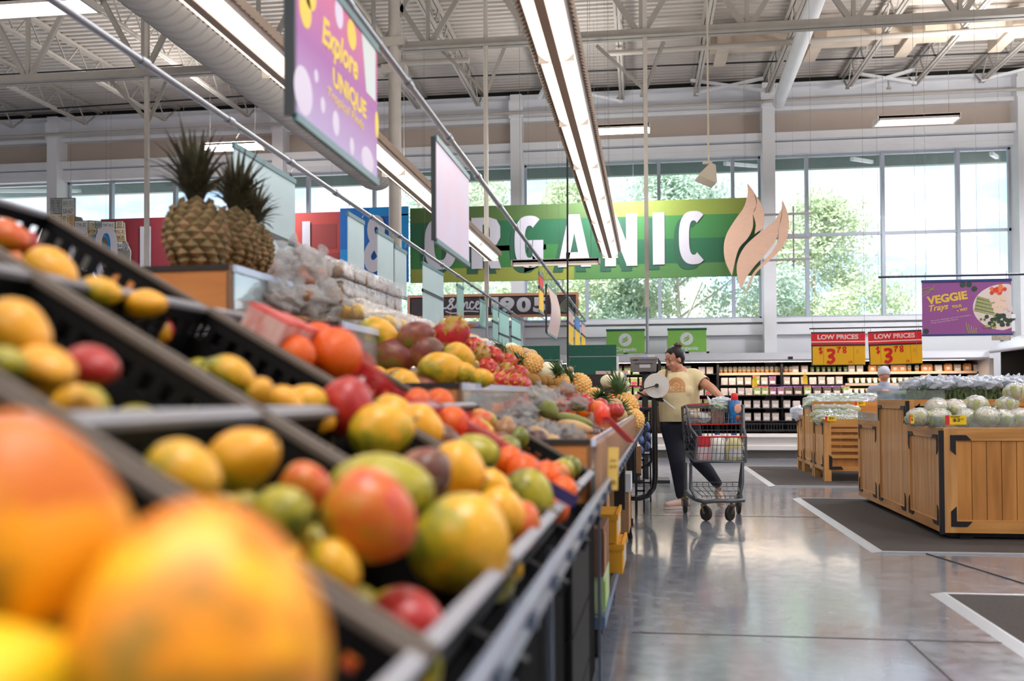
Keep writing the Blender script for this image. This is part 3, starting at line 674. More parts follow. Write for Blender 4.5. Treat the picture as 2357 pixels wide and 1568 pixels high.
# ================================================================== the long sign
YS = 16.5
def sx_(px, py): p = P(px, py, YS); return p.x, p.z
def board(name, x0, y0, x1, y1, m, lab, yoff=0.0, cells=None, th=0.05):
    a, b_ = sx_(x0, y0), sx_(x1, y1); r_ = empty(name, (a[0], YS+yoff, b_[1]), 0, lab, 'sign')
    w_, h_ = b_[0]-a[0], a[1]-b_[1]
    q = MB(); q.bx(0, w_, 0, th, 0, h_); q.build('board', m, r_)
    for fx in (0.04, 0.35, 0.65, 0.96): q = MB(); q.tube([(fx*w_, th/2, h_-0.02), (fx*w_, th/2, ZD-b_[1])], 0.002, 4); q.build('cable', m_wireg, r_)
    if cells:
        mm = []; q = MB()
        for (cx0, cz0, cx1, cz1, cm) in cells:
            if cm not in mm: mm.append(cm)
            k = mm.index(cm); q.add([(cx0*w_, -0.002, cz0*h_), (cx1*w_, -0.002, cz0*h_), (cx1*w_, -0.002, cz1*h_), (cx0*w_, -0.002, cz1*h_)], [(0, 1, 2, 3)], k)
        q.build('colour_panels', mm, r_)
    return r_, w_, h_
def sgm(n, c): return mat(n, c, 0.55, var=0.06, vs=40, stretch=(0.3, 1, 6))
G1, G2, G3, G4, G5, G6 = sgm('sign_olive', (114, 128, 50)), sgm('sign_dark_green', (26, 86, 56)), sgm('sign_mid_green', (48, 108, 54)), sgm('sign_leaf_green', (70, 114, 60)), sgm('sign_moss', (70, 96, 48)), sgm('sign_light_olive', (130, 136, 54))
gs, gw, gh = board('organic_sign', 944, 480, 1750, 634, G2, 'long green striped sign board reading ORGANIC, hung in front of the windows', cells=[
    (0, .80, .52, 1, G5), (0.52, .80, 1, 1, G1), (0, .47, .14, .80, G2), (.14, .47, .40, .80, G2), (.66, .5, 1, .80, G3), (0, .18, .46, .47, G3), (.14, .40, .40, .47, G4), (.66, .18, 1, .5, G2), (0, 0, .48, .18, G6), (.48, 0, 1, .18, G4)])
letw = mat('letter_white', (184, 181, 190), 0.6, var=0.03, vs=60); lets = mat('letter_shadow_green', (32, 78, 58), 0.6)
def ring_o(w_, h_, tk, cut=None):
    """rounded O outline as strip: outer and inner loops"""
    o_, i_ = [], []
    for k in range(40):
        a_ = 2*pi*k/40; e = 2.6
        f = lambda rx, rz: (w_/2+rx*(abs(cos(a_))**(2/e))*(1 if cos(a_) >= 0 else -1), h_/2+rz*(abs(sin(a_))**(2/e))*(1 if sin(a_) >= 0 else -1))
        o_.append(f(w_/2, h_/2)); i_.append(f(w_/2-tk, h_/2-tk*0.95))
    return o_, i_
def strip(mb, A, B, y, mi, closed=True, keep=None):
    n = len(A); mb.add([(x, y, z) for x, z in A]+[(x, y, z) for x, z in B], [(i, (i+1) % n, n+(i+1) % n, n+i) for i in range(n if closed else n-1) if keep is None or keep(i)], mi)
def letter(mb, ch, x, z, w_, h_, y, mi):
    t_ = 0.42*w_ if ch != 'I' else w_
    if ch in 'LI': t_ = w_ if ch == 'I' else 0.42*w_
    tr_ = lambda pts: [(x+px_, z+pz_) for px_, pz_ in pts]
    R4 = lambda a_, b_, c_, d_: flat(mb, tr_([(a_, c_), (b_, c_), (b_, d_), (a_, d_)]), y, mi)
    if ch == 'I': R4(0, w_, 0, h_)
    elif ch == 'L': R4(0, t_, 0, h_); R4(t_, w_, 0, 0.15*h_)
    elif ch == 'O': o_, i_ = ring_o(w_, h_, 0.3*w_); strip(mb, tr_(o_), tr_(i_), y, mi)
    elif ch in 'CG':
        o_, i_ = ring_o(w_*1.05, h_, 0.36*w_); strip(mb, tr_(o_), tr_(i_), y, mi, keep=lambda k: not (k < 6 or k > 33))
        if ch == 'G': R4(0.58*w_, w_, 0.06*h_, 0.52*h_) if False else (R4(0.62*w_, w_, 0.10*h_, 0.53*h_), R4(0.48*w_, 0.64*w_, 0.40*h_, 0.53*h_), flat(mb, tr_([(0.5*w_, 0), (w_, 0.1*h_), (0.64*w_, 0.16*h_), (0.5*w_, 0.14*h_)]), y, mi))
    elif ch == 'N':
        R4(0, 0.34*w_, 0, h_); R4(0.66*w_, w_, 0, h_); flat(mb, tr_([(0.06*w_, h_), (0.34*w_, h_), (0.94*w_, 0), (0.68*w_, 0)]), y-0.0002, mi)
    elif ch == 'A':
        flat(mb, tr_([(0, 0), (0.3*w_, 0), (0.52*w_, 0.72*h_), (0.5*w_, h_), (0.34*w_, h_)]), y, mi); flat(mb, tr_([(w_, 0), (0.7*w_, 0), (0.48*w_, 0.72*h_), (0.5*w_, h_), (0.66*w_, h_)]), y-0.0001, mi)
        R4(0.25*w_, 0.75*w_, 0.12*h_, 0.28*h_)
    elif ch == 'R':
        R4(0, 0.38*w_, 0, h_)
        o_ = [(0.38*w_, h_), (0.62*w_, h_), (0.85*w_, 0.95*h_), (0.97*w_, 0.82*h_), (0.97*w_, 0.6*h_), (0.85*w_, 0.47*h_), (0.62*w_, 0.42*h_), (0.38*w_, 0.42*h_)]
        i_ = [(0.38*w_, 0.86*h_), (0.52*w_, 0.86*h_), (0.58*w_, 0.83*h_), (0.62*w_, 0.77*h_), (0.62*w_, 0.64*h_), (0.58*w_, 0.58*h_), (0.52*w_, 0.55*h_), (0.38*w_, 0.55*h_)]
        strip(mb, tr_(o_), tr_(i_), y, mi, closed=False); flat(mb, tr_([(0.4*w_, 0.46*h_), (0.74*w_, 0.5*h_), (w_, 0), (0.64*w_, 0)]), y-0.0001, mi)
ox, oz = gs.location.x, gs.location.z
def put_letters(root, items, ms_, drop=(-0.085, -0.085)):
    l1, l2 = MB(), MB(); rx, rz_ = root.location.x, root.location.z
    for ch, x0, y0, x1, y1 in items:
        a, b_ = sx_(x0, y0), sx_(x1, y1); w_, h_ = b_[0]-a[0], a[1]-b_[1]
        letter(l1, ch, a[0]-rx, b_[1]-rz_, w_, h_, -0.012, 0)
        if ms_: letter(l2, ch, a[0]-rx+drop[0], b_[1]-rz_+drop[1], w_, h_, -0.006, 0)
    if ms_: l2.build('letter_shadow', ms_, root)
    l1.build('lettering', letw, root)
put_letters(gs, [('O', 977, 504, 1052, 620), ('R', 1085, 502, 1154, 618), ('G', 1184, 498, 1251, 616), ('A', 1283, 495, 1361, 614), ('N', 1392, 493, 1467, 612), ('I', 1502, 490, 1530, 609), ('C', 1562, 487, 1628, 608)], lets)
# wooden leaf emblem
def pz(pts): return [(lambda p: (p.x, p.z))(P(1500+x/5.2275, 400+y/5.2275, YS-0.14)) for x, y in pts]
emb = empty('leaf_emblem', P(1740, 550, YS-0.14), 0, 'pale wooden two-leaf emblem mounted at the right end of the long green sign', 'emblem')
mw = mat('pale_wood', (214, 176, 152), 0.6, var=0.07, vs=10, stretch=(1, 1, 12))
def emb_poly(loops, name):
    q = MB(); cx, cz = emb.location.x, emb.location.z
    for (outer, inner) in loops:
        A = spline([(x-cx, z-cz) for x, z in pz(outer)], 6); B = spline([(x-cx, z-cz) for x, z in pz(inner)], 6); n = min(len(A), len(B))
        A, B = A[:n], B[:n]; vs = []
        for y_ in (-0.03, 0.03): vs += [(x, y_, z) for x, z in A]+[(x, y_, z) for x, z in B]
        fs = []
        for i in range(n-1):
            fs += [(i, i+1, n+i+1, n+i), (2*n+i, 3*n+i, 3*n+i+1, 2*n+i+1), (i, 2*n+i, 2*n+i+1, i+1), (n+i, n+i+1, 3*n+i+1, 3*n+i)]
        q.add(vs, fs)
    q.build(name, mw, emb)
# each leaf is drawn as strips between its outer edge and its inner edge (the slot between them stays open)
emb_poly([([(1150, 118), (1155, 240), (1110, 400), (1000, 560), (905, 720), (870, 880), (890, 1060), (965, 1225)],
           [(1150, 118), (1230, 230), (1262, 360), (1218, 480), (1215, 640), (1160, 770), (1040, 920), (965, 1225)]),
          ([(1230, 230), (1300, 340), (1345, 450), (1352, 540), (1340, 650), (1310, 675), (1240, 725)], [(1262, 360), (1248, 430), (1218, 487), (1240, 560), (1252, 620), (1245, 670), (1240, 725)])], 'left_leaf')
emb_poly([([(1572, 325), (1560, 430), (1480, 560), (1380, 650), (1240, 760), (1110, 890), (1035, 1050), (1025, 1200), (1075, 1400)],
           [(1572, 325), (1560, 520), (1530, 640), (1515, 700), (1480, 820), (1370, 970), (1240, 1110), (1140, 1250), (1075, 1400)]),
          ([(1572, 325), (1615, 420), (1645, 540), (1648, 660), (1615, 800), (1530, 940), (1400, 1060), (1240, 1220), (1110, 1490)],
           [(1572, 325), (1560, 480), (1535, 620), (1520, 700), (1520, 800), (1460, 920), (1350, 1050), (1200, 1230), (1110, 1490)])], 'right_leaf')
q = MB(); c0 = P(1827, 545, YS+0.1)
for y_ in (493, 548, 598): p0, p1 = P(1755, y_+2, YS+0.05), P(1866, y_-2, YS+0.05); q.bar(p0, p1, 0.025, 0.035)
p0, p1 = P(1826, 475, YS+0.1), P(1827, 614, YS+0.1); q.bar(p0, p1, 0.05, 0.02)
q.tube([(p0.x, YS+0.1, p0.z), (p0.x, YS+0.1, ZD)], 0.0018, 4)
tag(q.build('sign_bracket', mat('bracket_grey', (160, 156, 160), 0.5)), 'grey metal bars sticking out behind the wooden leaf emblem', 'bracket')
# blue and red neighbours
B1_, B2_, B3_ = sgm('sign_blue', (0, 98, 176)), sgm('sign_light_blue', (0, 128, 196)), sgm('sign_deep_blue', (2, 78, 156))
bs, bw_, bh_ = board('ampersand_sign', 786, 482, 942, 650, B1_, 'bright blue square sign with a white ampersand beside the round column', yoff=-0.08, cells=[(0, 0, .22, .45, B2_), (.43, .88, 1, 1, B2_), (.43, 0, .72, .88, B3_), (.88, .45, 1, .9, B2_), (.0, .45, .2, 1, B1_)])
q = MB(); a = sx_(840, 498); b_ = sx_(893, 628)
text(q, '&', a[0]-bs.location.x, b_[1]-bs.location.z, b_[0]-a[0]+0.14, a[1]-b_[1], -0.012, 0, bold=0.035); q.build('lettering', letw, bs)
R1_, R2_, R3_ = sgm('sign_red', (168, 56, 50)), sgm('sign_dark_red', (138, 48, 46)), sgm('sign_wine', (124, 40, 50))
rs, rw_, rh_ = board('local_sign', 232, 505, 786, 640, R1_, 'long red checked sign board with tall white letters behind the pineapples', yoff=0.0, cells=[(0, 0, .62, 1, R3_), (.83, 0, 1, .38, R2_), (.84, .45, .98, .82, R2_), (.30, .2, .42, .8, R2_)])
put_letters(rs, [('L', 696, 510, 740, 625), ('I', 323, 522, 348, 625), ('C', 420, 516, 480, 625)], None)
# plate-covered panel
ps = empty('plate_panel', P(195, 600, YS-0.1), 0, 'cut-out panel shaped like a state, covered with old licence plates', 'sign')
def lp(px, py): p = P(px, py, YS-0.1); return (p.x-ps.location.x, p.z-ps.location.z)
q = MB(); poly = [lp(*p_) for p_ in ((115, 456), (172, 455), (172, 498), (186, 500), (190, 508), (205, 507), (285, 512), (288, 553), (300, 578), (298, 610), (60, 640), (100, 520), (115, 505))]
q.prism(poly, 0, 0.04); q.build('board', mat('plate_base', (120, 116, 108), 0.6), ps)
rnd = random.Random(5); pal = [mat('plate_cream', (206, 198, 166), .5), mat('plate_white', (204, 206, 204), .5), mat('plate_tan', (190, 170, 128), .5), mat('plate_grey', (160, 166, 166), .5), mat('plate_ink', (70, 76, 78), .5), mat('plate_red_ink', (170, 80, 70), .5), mat('plate_green_ink', (110, 140, 110), .5)]
q = MB(); tx = MB()
plates = [(143, 458, 171, 476, 1, 'BRR-952', 6, 0), (143, 476, 171, 494, 1, 'SLR-5627', 4, 0), (116, 458, 128, 490, 3, '220-KTT', 4, 1), (129, 458, 141, 490, 3, '220-KTT', 4, 1), (116, 494, 140, 508, 0, 'WFC-112', 4, 0),
          (142, 495, 155, 526, 0, '82-6790', 4, 1), (156, 495, 171, 526, 2, 'GJX-599', 5, 1), (173, 510, 202, 524, 1, 'ZYW-30Z', 4, 0), (204, 510, 218, 524, 0, '2128', 4, 0), (220, 510, 233, 524, 3, 'N28', 4, 0), (235, 512, 264, 524, 1, 'DWZ-K15', 4, 0), (267, 510, 284, 524, 0, '553', 4, 1),
          (204, 526, 222, 540, 2, 'FTP', 4, 0), (266, 526, 286, 540, 0, 'FSC-8', 5, 0), (268, 541, 288, 555, 2, 'TP-72', 4, 0), (270, 557, 282, 572, 1, '56', 4, 0), (284, 560, 296, 576, 3, '078', 4, 1), (224, 526, 264, 545, 1, 'KLN-44', 4, 0), (173, 526, 202, 545, 0, 'RC-225', 4, 0), (116, 510, 140, 524, 3, 'AP-30', 4, 0), (142, 528, 171, 545, 2, 'HB-719', 4, 0)]
for x0, y0, x1, y1, mi, s_, ti, vert in plates:
    a, b_ = lp(x0, y0), lp(x1, y1); q.add([(a[0], -0.004, b_[1]), (b_[0], -0.004, b_[1]), (b_[0], -0.004, a[1]), (a[0], -0.004, a[1])], [(0, 1, 2, 3)], mi)
    w_, h_ = b_[0]-a[0], a[1]-b_[1]
    if vert: text(tx, s_, a[0]+0.2*w_, a[1]-0.08*h_, h_*0.84, w_*0.6, -0.006, ti, bold=0.01, ang=-pi/2)
    else: text(tx, s_, a[0]+0.08*w_, b_[1]+0.15*h_, w_*0.84, h_*0.6, -0.006, ti, bold=0.01)
q.build('plates', pal, ps); tx.build('plate_numbers', pal, ps)
q = MB(); q2 = MB()
for dx_, cc in ((0, 'C'), (62, 'O')):
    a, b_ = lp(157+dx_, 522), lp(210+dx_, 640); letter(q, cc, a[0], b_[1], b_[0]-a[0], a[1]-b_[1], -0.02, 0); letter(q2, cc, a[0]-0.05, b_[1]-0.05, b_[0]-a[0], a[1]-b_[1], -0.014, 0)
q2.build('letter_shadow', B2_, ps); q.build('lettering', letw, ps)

for r_, xs in ((ps, (0.4, -0.3)), (emb, (-0.15, 0.35))):
    for x_ in xs: q = MB(); q.tube([(x_, 0.03, 0.25 if r_ is emb else 0.6), (x_, 0.03, ZD-r_.location.z)], 0.002, 4); q.build('cable', m_wireg, r_)
# "since 1905" chalkboard
a, b_ = P(938, 680, 18.3), P(1332, 728, 18.3)
cb = empty('chalkboard_sign', (a.x, 18.3, b_.z), 0, 'long dark chalkboard in a wooden frame reading since 1905, below the green sign', 'sign'); w_, h_ = b_.x-a.x, a.z-b_.z
h_ = P(1200, 675, 18.3).z-b_.z
q = MB(); q.bx(0.03, w_-0.03, 0.0, 0.03, 0.03, h_-0.03); q.build('board', mat('chalkboard', (62, 52, 56), 0.8, var=0.1, vs=6), cb)
for x_ in (0.3, w_-0.3): q = MB(); q.tube([(x_, 0.02, h_-0.02), (x_, 0.02, ZD-b_.z)], 0.002, 4); q.build('cable', m_wireg, cb)
q = MB(); f = 0.05
q.bx(0, w_, -0.02, 0.04, 0, f); q.bx(0, w_, -0.02, 0.04, h_-f, h_); q.bx(0, f, -0.02, 0.04, f, h_-f); q.bx(w_-f, w_, -0.02, 0.04, f, h_-f); q.build('frame', mat('frame_wood', (196, 140, 108), 0.6), cb)
q = MB(); u = lambda px, py: (lambda p: (p.x-a.x, p.z-cb.location.z))(P(px, py, 18.3))
def zs(pts): return [u(1000+x/5.8925, 620+y/5.8925) for x, y in pts]
stroke(q, zs([(120, 530), (170, 520), (240, 440), (262, 405), (235, 400), (205, 430), (230, 470), (250, 510), (215, 540), (180, 525)]), 0.035, -0.002)
stroke(q, zs([(262, 530), (300, 480), (310, 440), (300, 530), (340, 500)]), 0.03, -0.002)
stroke(q, zs([(395, 450), (385, 530), (420, 460), (445, 450), (440, 520), (460, 530), (480, 500)]), 0.03, -0.002)
stroke(q, zs([(530, 460), (505, 440), (480, 480), (490, 530), (520, 535), (550, 500), (600, 460), (585, 435), (560, 470), (570, 530), (600, 535), (625, 510)]), 0.03, -0.002)
stroke(q, zs([(150, 570), (230, 595), (330, 590), (440, 568), (600, 575)]), 0.022, -0.002)
disc(q, *zs([(322, 400)])[0], 0.018, -0.002)
c0, c1 = u(1131, 720), u(1150, 684); text(q, '1', c0[0], c0[1], 0.14, c1[1]-c0[1], -0.002, 0, bold=0.04)
for ch, x0, x1 in (('9', 1151, 1184), ('0', 1189, 1222), ('5', 1227, 1257)):
    c0, c1 = u(x0, 719), u(x1, 684); text(q, ch, c0[0], c0[1], c1[0]-c0[0], c1[1]-c0[1], -0.002, 0, bold=0.05)
q.build('lettering', mat('chalk_white', (206, 204, 210), 0.8), cb)
q = MB()
for k in range(7): stroke(q, [u(1284+k, 716), u(1292+k*2, 700+k*3), u(1306+k*2, 686+k*5)], 0.018, -0.003)
q.build('drawing', mat('chalk_olive', (130, 136, 110), 0.8), cb)

# ================================================================== organic signs and green boards
m_grn = mat('organic_green', (128, 190, 84), 0.5); m_dgrn = mat('board_green', (8, 84, 68), 0.5, var=0.1, vs=5); m_fr = mat('frame_white', (226, 228, 232), 0.5)
def organic(x0, y0, x1, y1, lab):
    Y = 18.0; a, b_ = P(x0, y0, Y), P(x1, y1, Y); w_, h_ = b_.x-a.x, a.z-b_.z
    r_ = empty('organic_sign', (a.x, Y, b_.z), 0, lab, 'sign')
    q = MB(); q.bx(0, w_, 0, 0.02, 0, h_); q.build('panel', m_grn, r_)
    q = MB(); q.bx(-0.01, w_+0.01, -0.008, 0.03, h_, h_+0.04); q.build('clip_strip', m_dgrn, r_)
    q = MB(); q.bx(-0.05, w_+0.05, 0.02, 0.04, -0.07, 0); q.bx(-0.05, 0, 0.02, 0.04, -0.07, h_*0.6); q.bx(w_, w_+0.05, 0.02, 0.04, -0.07, h_*0.6); q.bx(w_*0.45, w_*0.55, 0.02, 0.05, 1.95-b_.z, -0.05); q.build('holder', m_fr, r_)
    q = MB(); disc(q, w_*0.49, h_*0.60, h_*0.30, -0.003, 0); text(q, 'Organic', w_*0.22, h_*0.02, w_*0.57, h_*0.24, -0.003, 0, bold=0.03); q.build('lettering', m_fr, r_)
    q = MB(); cx, cz, s_ = w_*0.49, h_*0.60, h_*0.2
    flat(q, [(cx+s_*p_, cz+s_*r__) for p_, r__ in ((-0.75, -0.2), (-0.5, 0.25), (0.1, 0.5), (0.45, 1.0), (0.5, 0.5), (0.2, 0.1), (-0.3, -0.05))], -0.005)
    flat(q, [(cx+s_*p_, cz+s_*r__) for p_, r__ in ((-0.75, -0.9), (-0.6, -0.35), (0.0, -0.1), (0.75, 0.45), (0.55, -0.2), (0.0, -0.55), (-0.4, -0.6))], -0.005)
    q.build('leaf_mark', m_grn, r_)
organic(1396, 763, 1484, 812, 'light green organic sign with a white leaf disc, left of the thin post')
organic(1537, 761, 1626, 809, 'light green organic sign with a white leaf disc, behind the woman with the bun')
for x0, y0, x1, y1, lab in ((1198, 797, 1289, 880, 'dark green sign back behind the net of tan fruit'), (1309, 795, 1419, 862, 'dark green sign back left of the weighing station')):
    Y = 12.2; a, b_ = P(x0, y0, Y), P(x1, y1, Y); w_, h_ = b_.x-a.x, a.z-b_.z
    r_ = empty('sign_board', (a.x, Y, b_.z), 0, lab, 'sign board', 'dark green sign backs')
    q = MB(); q.bx(0, w_, 0, 0.02, h_*0.62, h_); q.build('upper_panel', m_dgrn, r_); q = MB(); q.bx(0, w_, 0.005, 0.025, 0, h_*0.60); q.build('lower_panel', m_dgrn, r_)
    q = MB(); q.bx(-0.03, 0, 0, 0.03, -0.05, h_*0.6); q.bx(w_, w_+0.03, 0, 0.03, -0.05, h_*0.6); q.build('holder', m_fr, r_)
    q = MB(); q.bx(w_/2-0.02, w_/2+0.02, 0.03, 0.06, 1.0-b_.z-1.0, h_*0.5); q.build('stem', m_dark, r_)
p0, p1 = P(1306, 356, 12.0), P(1307, 866, 12.0)
q = MB(); q.tube([p1, p0, (p0.x, p0.y, ZD)], 0.012, 8); tag(q.build('hanging_rod', m_dark), 'long thin black rod hanging in front of the letter A', 'rod')
# thin hanging wires in front of the long sign
for k_, (px_, y1_) in enumerate(((978, 570), (1258, 505), (1287, 640), (1404, 560), (1393, 330), (2022, 640), (2110, 820), (2132, 640), (1870, 755), (1990, 765), (2250, 640), (1376, 300))):
    a = P(px_, y1_, 14.0 if px_ < 1800 else 11.2); q = MB(); q.tube([a, (a.x, a.y, ZD)], 0.0018, 4)
    tag(q.build('hanging_wire', m_wireg), 'hair-thin vertical wire hanging from the roof', 'wire', 'hanging wires')

# ================================================================== right-hand hanging signs
m_blk = mat('rod_dark_blue', (24, 34, 74), 0.4)
p0, p1 = P(2022, 638, 10.7), P(2420, 630, 10.7); q = MB(); q.tube([p0, p1], 0.012, 8); tag(q.build('sign_rod', m_blk), 'dark rod carrying the purple VEGGIE Trays sign', 'rod')
p0, p1 = P(1863, 757, 11.5), P(2180, 751, 11.6); q = MB(); q.tube([p0, p1], 0.008, 8); tag(q.build('sign_rod', m_dark), 'thin dark rod carrying the two LOW PRICES signs', 'rod')
a, b_ = P(2122, 653, 10.7), P(2329, 769, 10.7); w_, h_ = b_.x-a.x, a.z-b_.z+0.02
vg = empty('veggie_sign', (a.x, 10.7, b_.z), 0, 'purple sign reading VEGGIE Trays YOUR WAY with a vegetable platter picture', 'sign')
q = MB(); q.bx(0, w_, 0, 0.008, 0, h_); q.build('panel', mat('sign_purple', (136, 76, 142), 0.5, var=0.05, vs=2), vg)
q = MB(); q.bx(-0.005, w_+0.005, -0.006, 0.012, h_-0.01, h_+0.015); q.bx(-0.005, w_+0.005, -0.006, 0.012, -0.012, 0.006); q.build('clip_strip', mat('clip_blue', (14, 56, 110), 0.4), vg)
for x_ in (0.04, w_-0.04): q = MB(); q.tube([(x_, 0, h_+0.01), (x_-0.01, 0, h_+0.05), (x_, 0, h_+0.1)], 0.003, 5); q.build('hook', m_wire, vg)
an = R(8)
q = MB(); text(q, 'VEGGIE', 0.06*w_, 0.56*h_, 0.46*w_, 0.16*h_, -0.002, 0, bold=0.045, ang=an); text(q, 'Trays', 0.085*w_, 0.40*h_, 0.22*w_, 0.15*h_, -0.002, 0, bold=0.025, shear=0.3, ang=an)
text(q, 'YOUR', 0.335*w_, 0.49*h_, 0.115*w_, 0.055*h_, -0.002, 0, bold=0.04, ang=an); text(q, 'WAY', 0.425*w_, 0.43*h_, 0.09*w_, 0.055*h_, -0.002, 0, bold=0.04, ang=an)
flat(q, [(0.39*w_, 0.46*h_), (0.41*w_, 0.455*h_), (0.40*w_, 0.42*h_)], -0.002)
q.build('lettering', mat('letter_gold', (216, 184, 70), 0.5), vg)
q = MB(); text(q, 'Broccoli, asparagus, and mini cucumbers,', 0.10*w_, 0.245*h_, 0.45*w_, 0.032*h_, -0.002, 0, ang=an); text(q, 'bring crisp and fresh flavors.', 0.10*w_, 0.205*h_, 0.31*w_, 0.03*h_, -0.002, 0, ang=an); q.build('small_print', mat('letter_lilac', (214, 190, 214), 0.5), vg)
q = MB()
plate = [(x_, z_) for x_, z_ in [(w_*0.93+w_*0.36*cos(t__), h_*0.50+h_*0.43*sin(t__)) for t__ in [pi*(0.46+1.02*i/30) for i in range(31)]] if x_ <= w_]+[(w_, h_*0.12), (w_, h_*0.9)]
flat(q, plate, -0.0015, 0)
rnd = random.Random(3)
for k in range(9): z_ = h_*(0.40+0.032*k); q.add([(w_*0.58+0.004*k, -0.003, z_+0.02), (w_*0.81, -0.003, z_-0.03), (w_*0.81, -0.003, z_-0.018), (w_*0.585+0.004*k, -0.003, z_+0.034)], [(0, 1, 2, 3)], 1 if k % 2 else 4)
for k in range(26): disc(q, w_*(0.72+0.27*rnd.random()), h_*(0.16+0.20*rnd.random()), 0.022, -0.0042-k*2e-5, 2, 9)
for k in range(14): disc(q, w_*(0.64+0.2*rnd.random()), h_*(0.12+0.2*rnd.random()), 0.014, -0.0045-k*2e-5, 4 if k % 2 else 1, 8)
for k in range(14): disc(q, w_*(0.78+0.15*rnd.random()), h_*(0.42+0.25*rnd.random()), 0.03, -0.004-k*2e-5, 3, 9)
for k in range(14): disc(q, w_*(0.78+0.15*rnd.random()), h_*(0.76+0.14*rnd.random()), 0.022, -0.004-k*2e-5, 5+k % 2, 7)
disc(q, w_*0.985, h_*0.47, 0.03, -0.0052, 0, 16); 
for cx, cz in ((0.46, 0.93), (0.53, 0.93), (0.59, 0.85), (0.04, 0.07)): disc(q, w_*cx, h_*cz, 0.03, -0.003, 2, 9)
for k in range(5): stroke(q, [(w_*(0.52+0.02*k), h_*0.02), (w_*(0.50+0.025*k), h_*0.12), (w_*(0.49+0.03*k), h_*(0.22-0.03*k))], 0.008, -0.003, 4, 3)
for k in range(3): stroke(q, [(0.0, h_*(0.72+0.07*k)), (w_*0.08, h_*(0.8+0.04*k)), (w_*0.15, h_*(0.94-0.06*k))], 0.005, -0.003, 4, 3)
q.build('picture', [mat('pic_white', (214, 206, 206), .5), mat('pic_green', (92, 118, 60), .5), mat('pic_dark_green', (36, 62, 50), .5), mat('pic_cream', (220, 200, 184), .5), mat('pic_lime', (150, 158, 84), .5), mat('pic_orange', (226, 120, 60), .5), mat('pic_red', (200, 60, 48), .5)], vg)
q = MB(); a2 = P(2305, 776, 12.5); q.bx(a2.x-0.11, a2.x+0.11, 12.5, 12.51, a2.z-0.04, a2.z+0.06); q.tube([(a2.x, 12.51, a2.z+0.05), (a2.x, 12.51, ZD)], 0.0018, 4); tag(q.build('small_sign', mat('small_sign_tan', (170, 164, 150), 0.6, var=0.2, vs=30)), 'small tan sign half hidden under the purple VEGGIE Trays sign', 'sign')
m_py = mat('price_board_yellow', (232, 178, 0), 0.45); m_pr = mat('price_board_red', (210, 24, 40), 0.5); m_pl = mat('price_letter_cream', (236, 206, 200), 0.5); m_ink = mat('price_ink_red', (200, 20, 14), 0.5)
def pstroke(q, pts, x, z, w_, h_, wd, y): stroke(q, [(x+a_*w_, z+b__*h_) for a_, b__ in pts], wd, y, 0, 7)
def low_price(x0, yt0, x1, yt1, yb, lab, tilt):
    Y = 11.5; a, b_ = P(x0, yt0, Y), P(x1, yb, Y); w_, h_ = b_.x-a.x, a.z-b_.z
    r_ = empty('price_sign', (a.x, Y, b_.z), 0, lab, 'sign', rot=(0, -tilt, 0))
    zr = h_*0.60
    q = MB(); q.bx(0.0, w_, -0.004, 0.006, zr, h_-0.03*h_); q.build('red_header', m_pr, r_)
    q = MB(); q.bx(0.012, w_, 0, 0.008, 0, zr); q.build('price_card', m_py, r_)
    q = MB(); q.bx(0, w_, -0.006, 0.01, h_*0.965, h_); q.bx(0, w_, -0.006, 0.01, zr-0.008, zr+0.008); q.bx(0.006, w_, -0.006, 0.01, -0.006, 0.004); q.bx(0.003, 0.013, -0.004, 0.01, 0, zr); q.build('clip_strip', m_edge, r_)
    q = MB(); text(q, 'LOW PRICES', w_*0.115, h_*0.775, w_*0.76, h_*0.145, -0.006, 0, bold=0.04); q.add([(0, -0.006, h_*0.685), (w_, -0.006, h_*0.685), (w_, -0.006, h_*0.722), (0, -0.006, h_*0.722)], [(0, 1, 2, 3)]); q.build('lettering', m_pl, r_)
    q = MB()
    pstroke(q, [(.0, .95), (.5, 1.0), (.95, .92), (.85, .68), (.35, .48), (.8, .42), (.95, .2), (.5, .0), (.02, .1)], w_*0.29, h_*0.075, w_*0.13, h_*0.38, 0.036, -0.002)
    pstroke(q, [(.95, .8), (.5, 1), (.05, .8), (.5, .5), (.95, .25), (.5, 0), (.05, .2)], w_*0.145, h_*0.36, w_*0.06, h_*0.16, 0.014, -0.002); pstroke(q, [(.5, 0), (.5, 1)], w_*0.145, h_*0.32, w_*0.06, h_*0.24, 0.012, -0.002)
    pstroke(q, [(0, .85), (.95, .97), (.45, .5), (.35, 0)], w_*0.475, h_*0.37, w_*0.07, h_*0.17, 0.015, -0.002)
    pstroke(q, [(.5, .5), (.05, .8), (.5, 1), (.9, .8), (.5, .5), (.1, .25), (.5, 0), (.95, .2), (.5, .5)], w_*0.585, h_*0.37, w_*0.065, h_*0.17, 0.014, -0.002)
    text(q, 'LB.', w_*0.69, h_*0.055, w_*0.08, h_*0.07, -0.002, 0, bold=0.02); q.build('price', m_ink, r_)
    q = MB()
    for xx in (0.225, 0.785): q.add([(w_*xx, -0.0015, 0), (w_*xx+0.003, -0.0015, 0), (w_*xx+0.003, -0.0015, zr), (w_*xx, -0.0015, zr)], [(0, 1, 2, 3)])
    for k in range(4): q.add([(w_*0.83, -0.0015, h_*(0.44-0.03*k)), (w_*0.88, -0.0015, h_*(0.44-0.03*k)), (w_*0.88, -0.0015, h_*(0.447-0.03*k)), (w_*0.83, -0.0015, h_*(0.447-0.03*k))], [(0, 1, 2, 3)])
    q.build('card_lines', mat('card_line', (150, 118, 20), 0.6), r_)
    for x_ in (0.03, w_-0.03): q = MB(); q.tube([(x_, 0, h_), (x_, 0, h_+0.06)], 0.003, 5); q.build('hook', m_wire, r_)
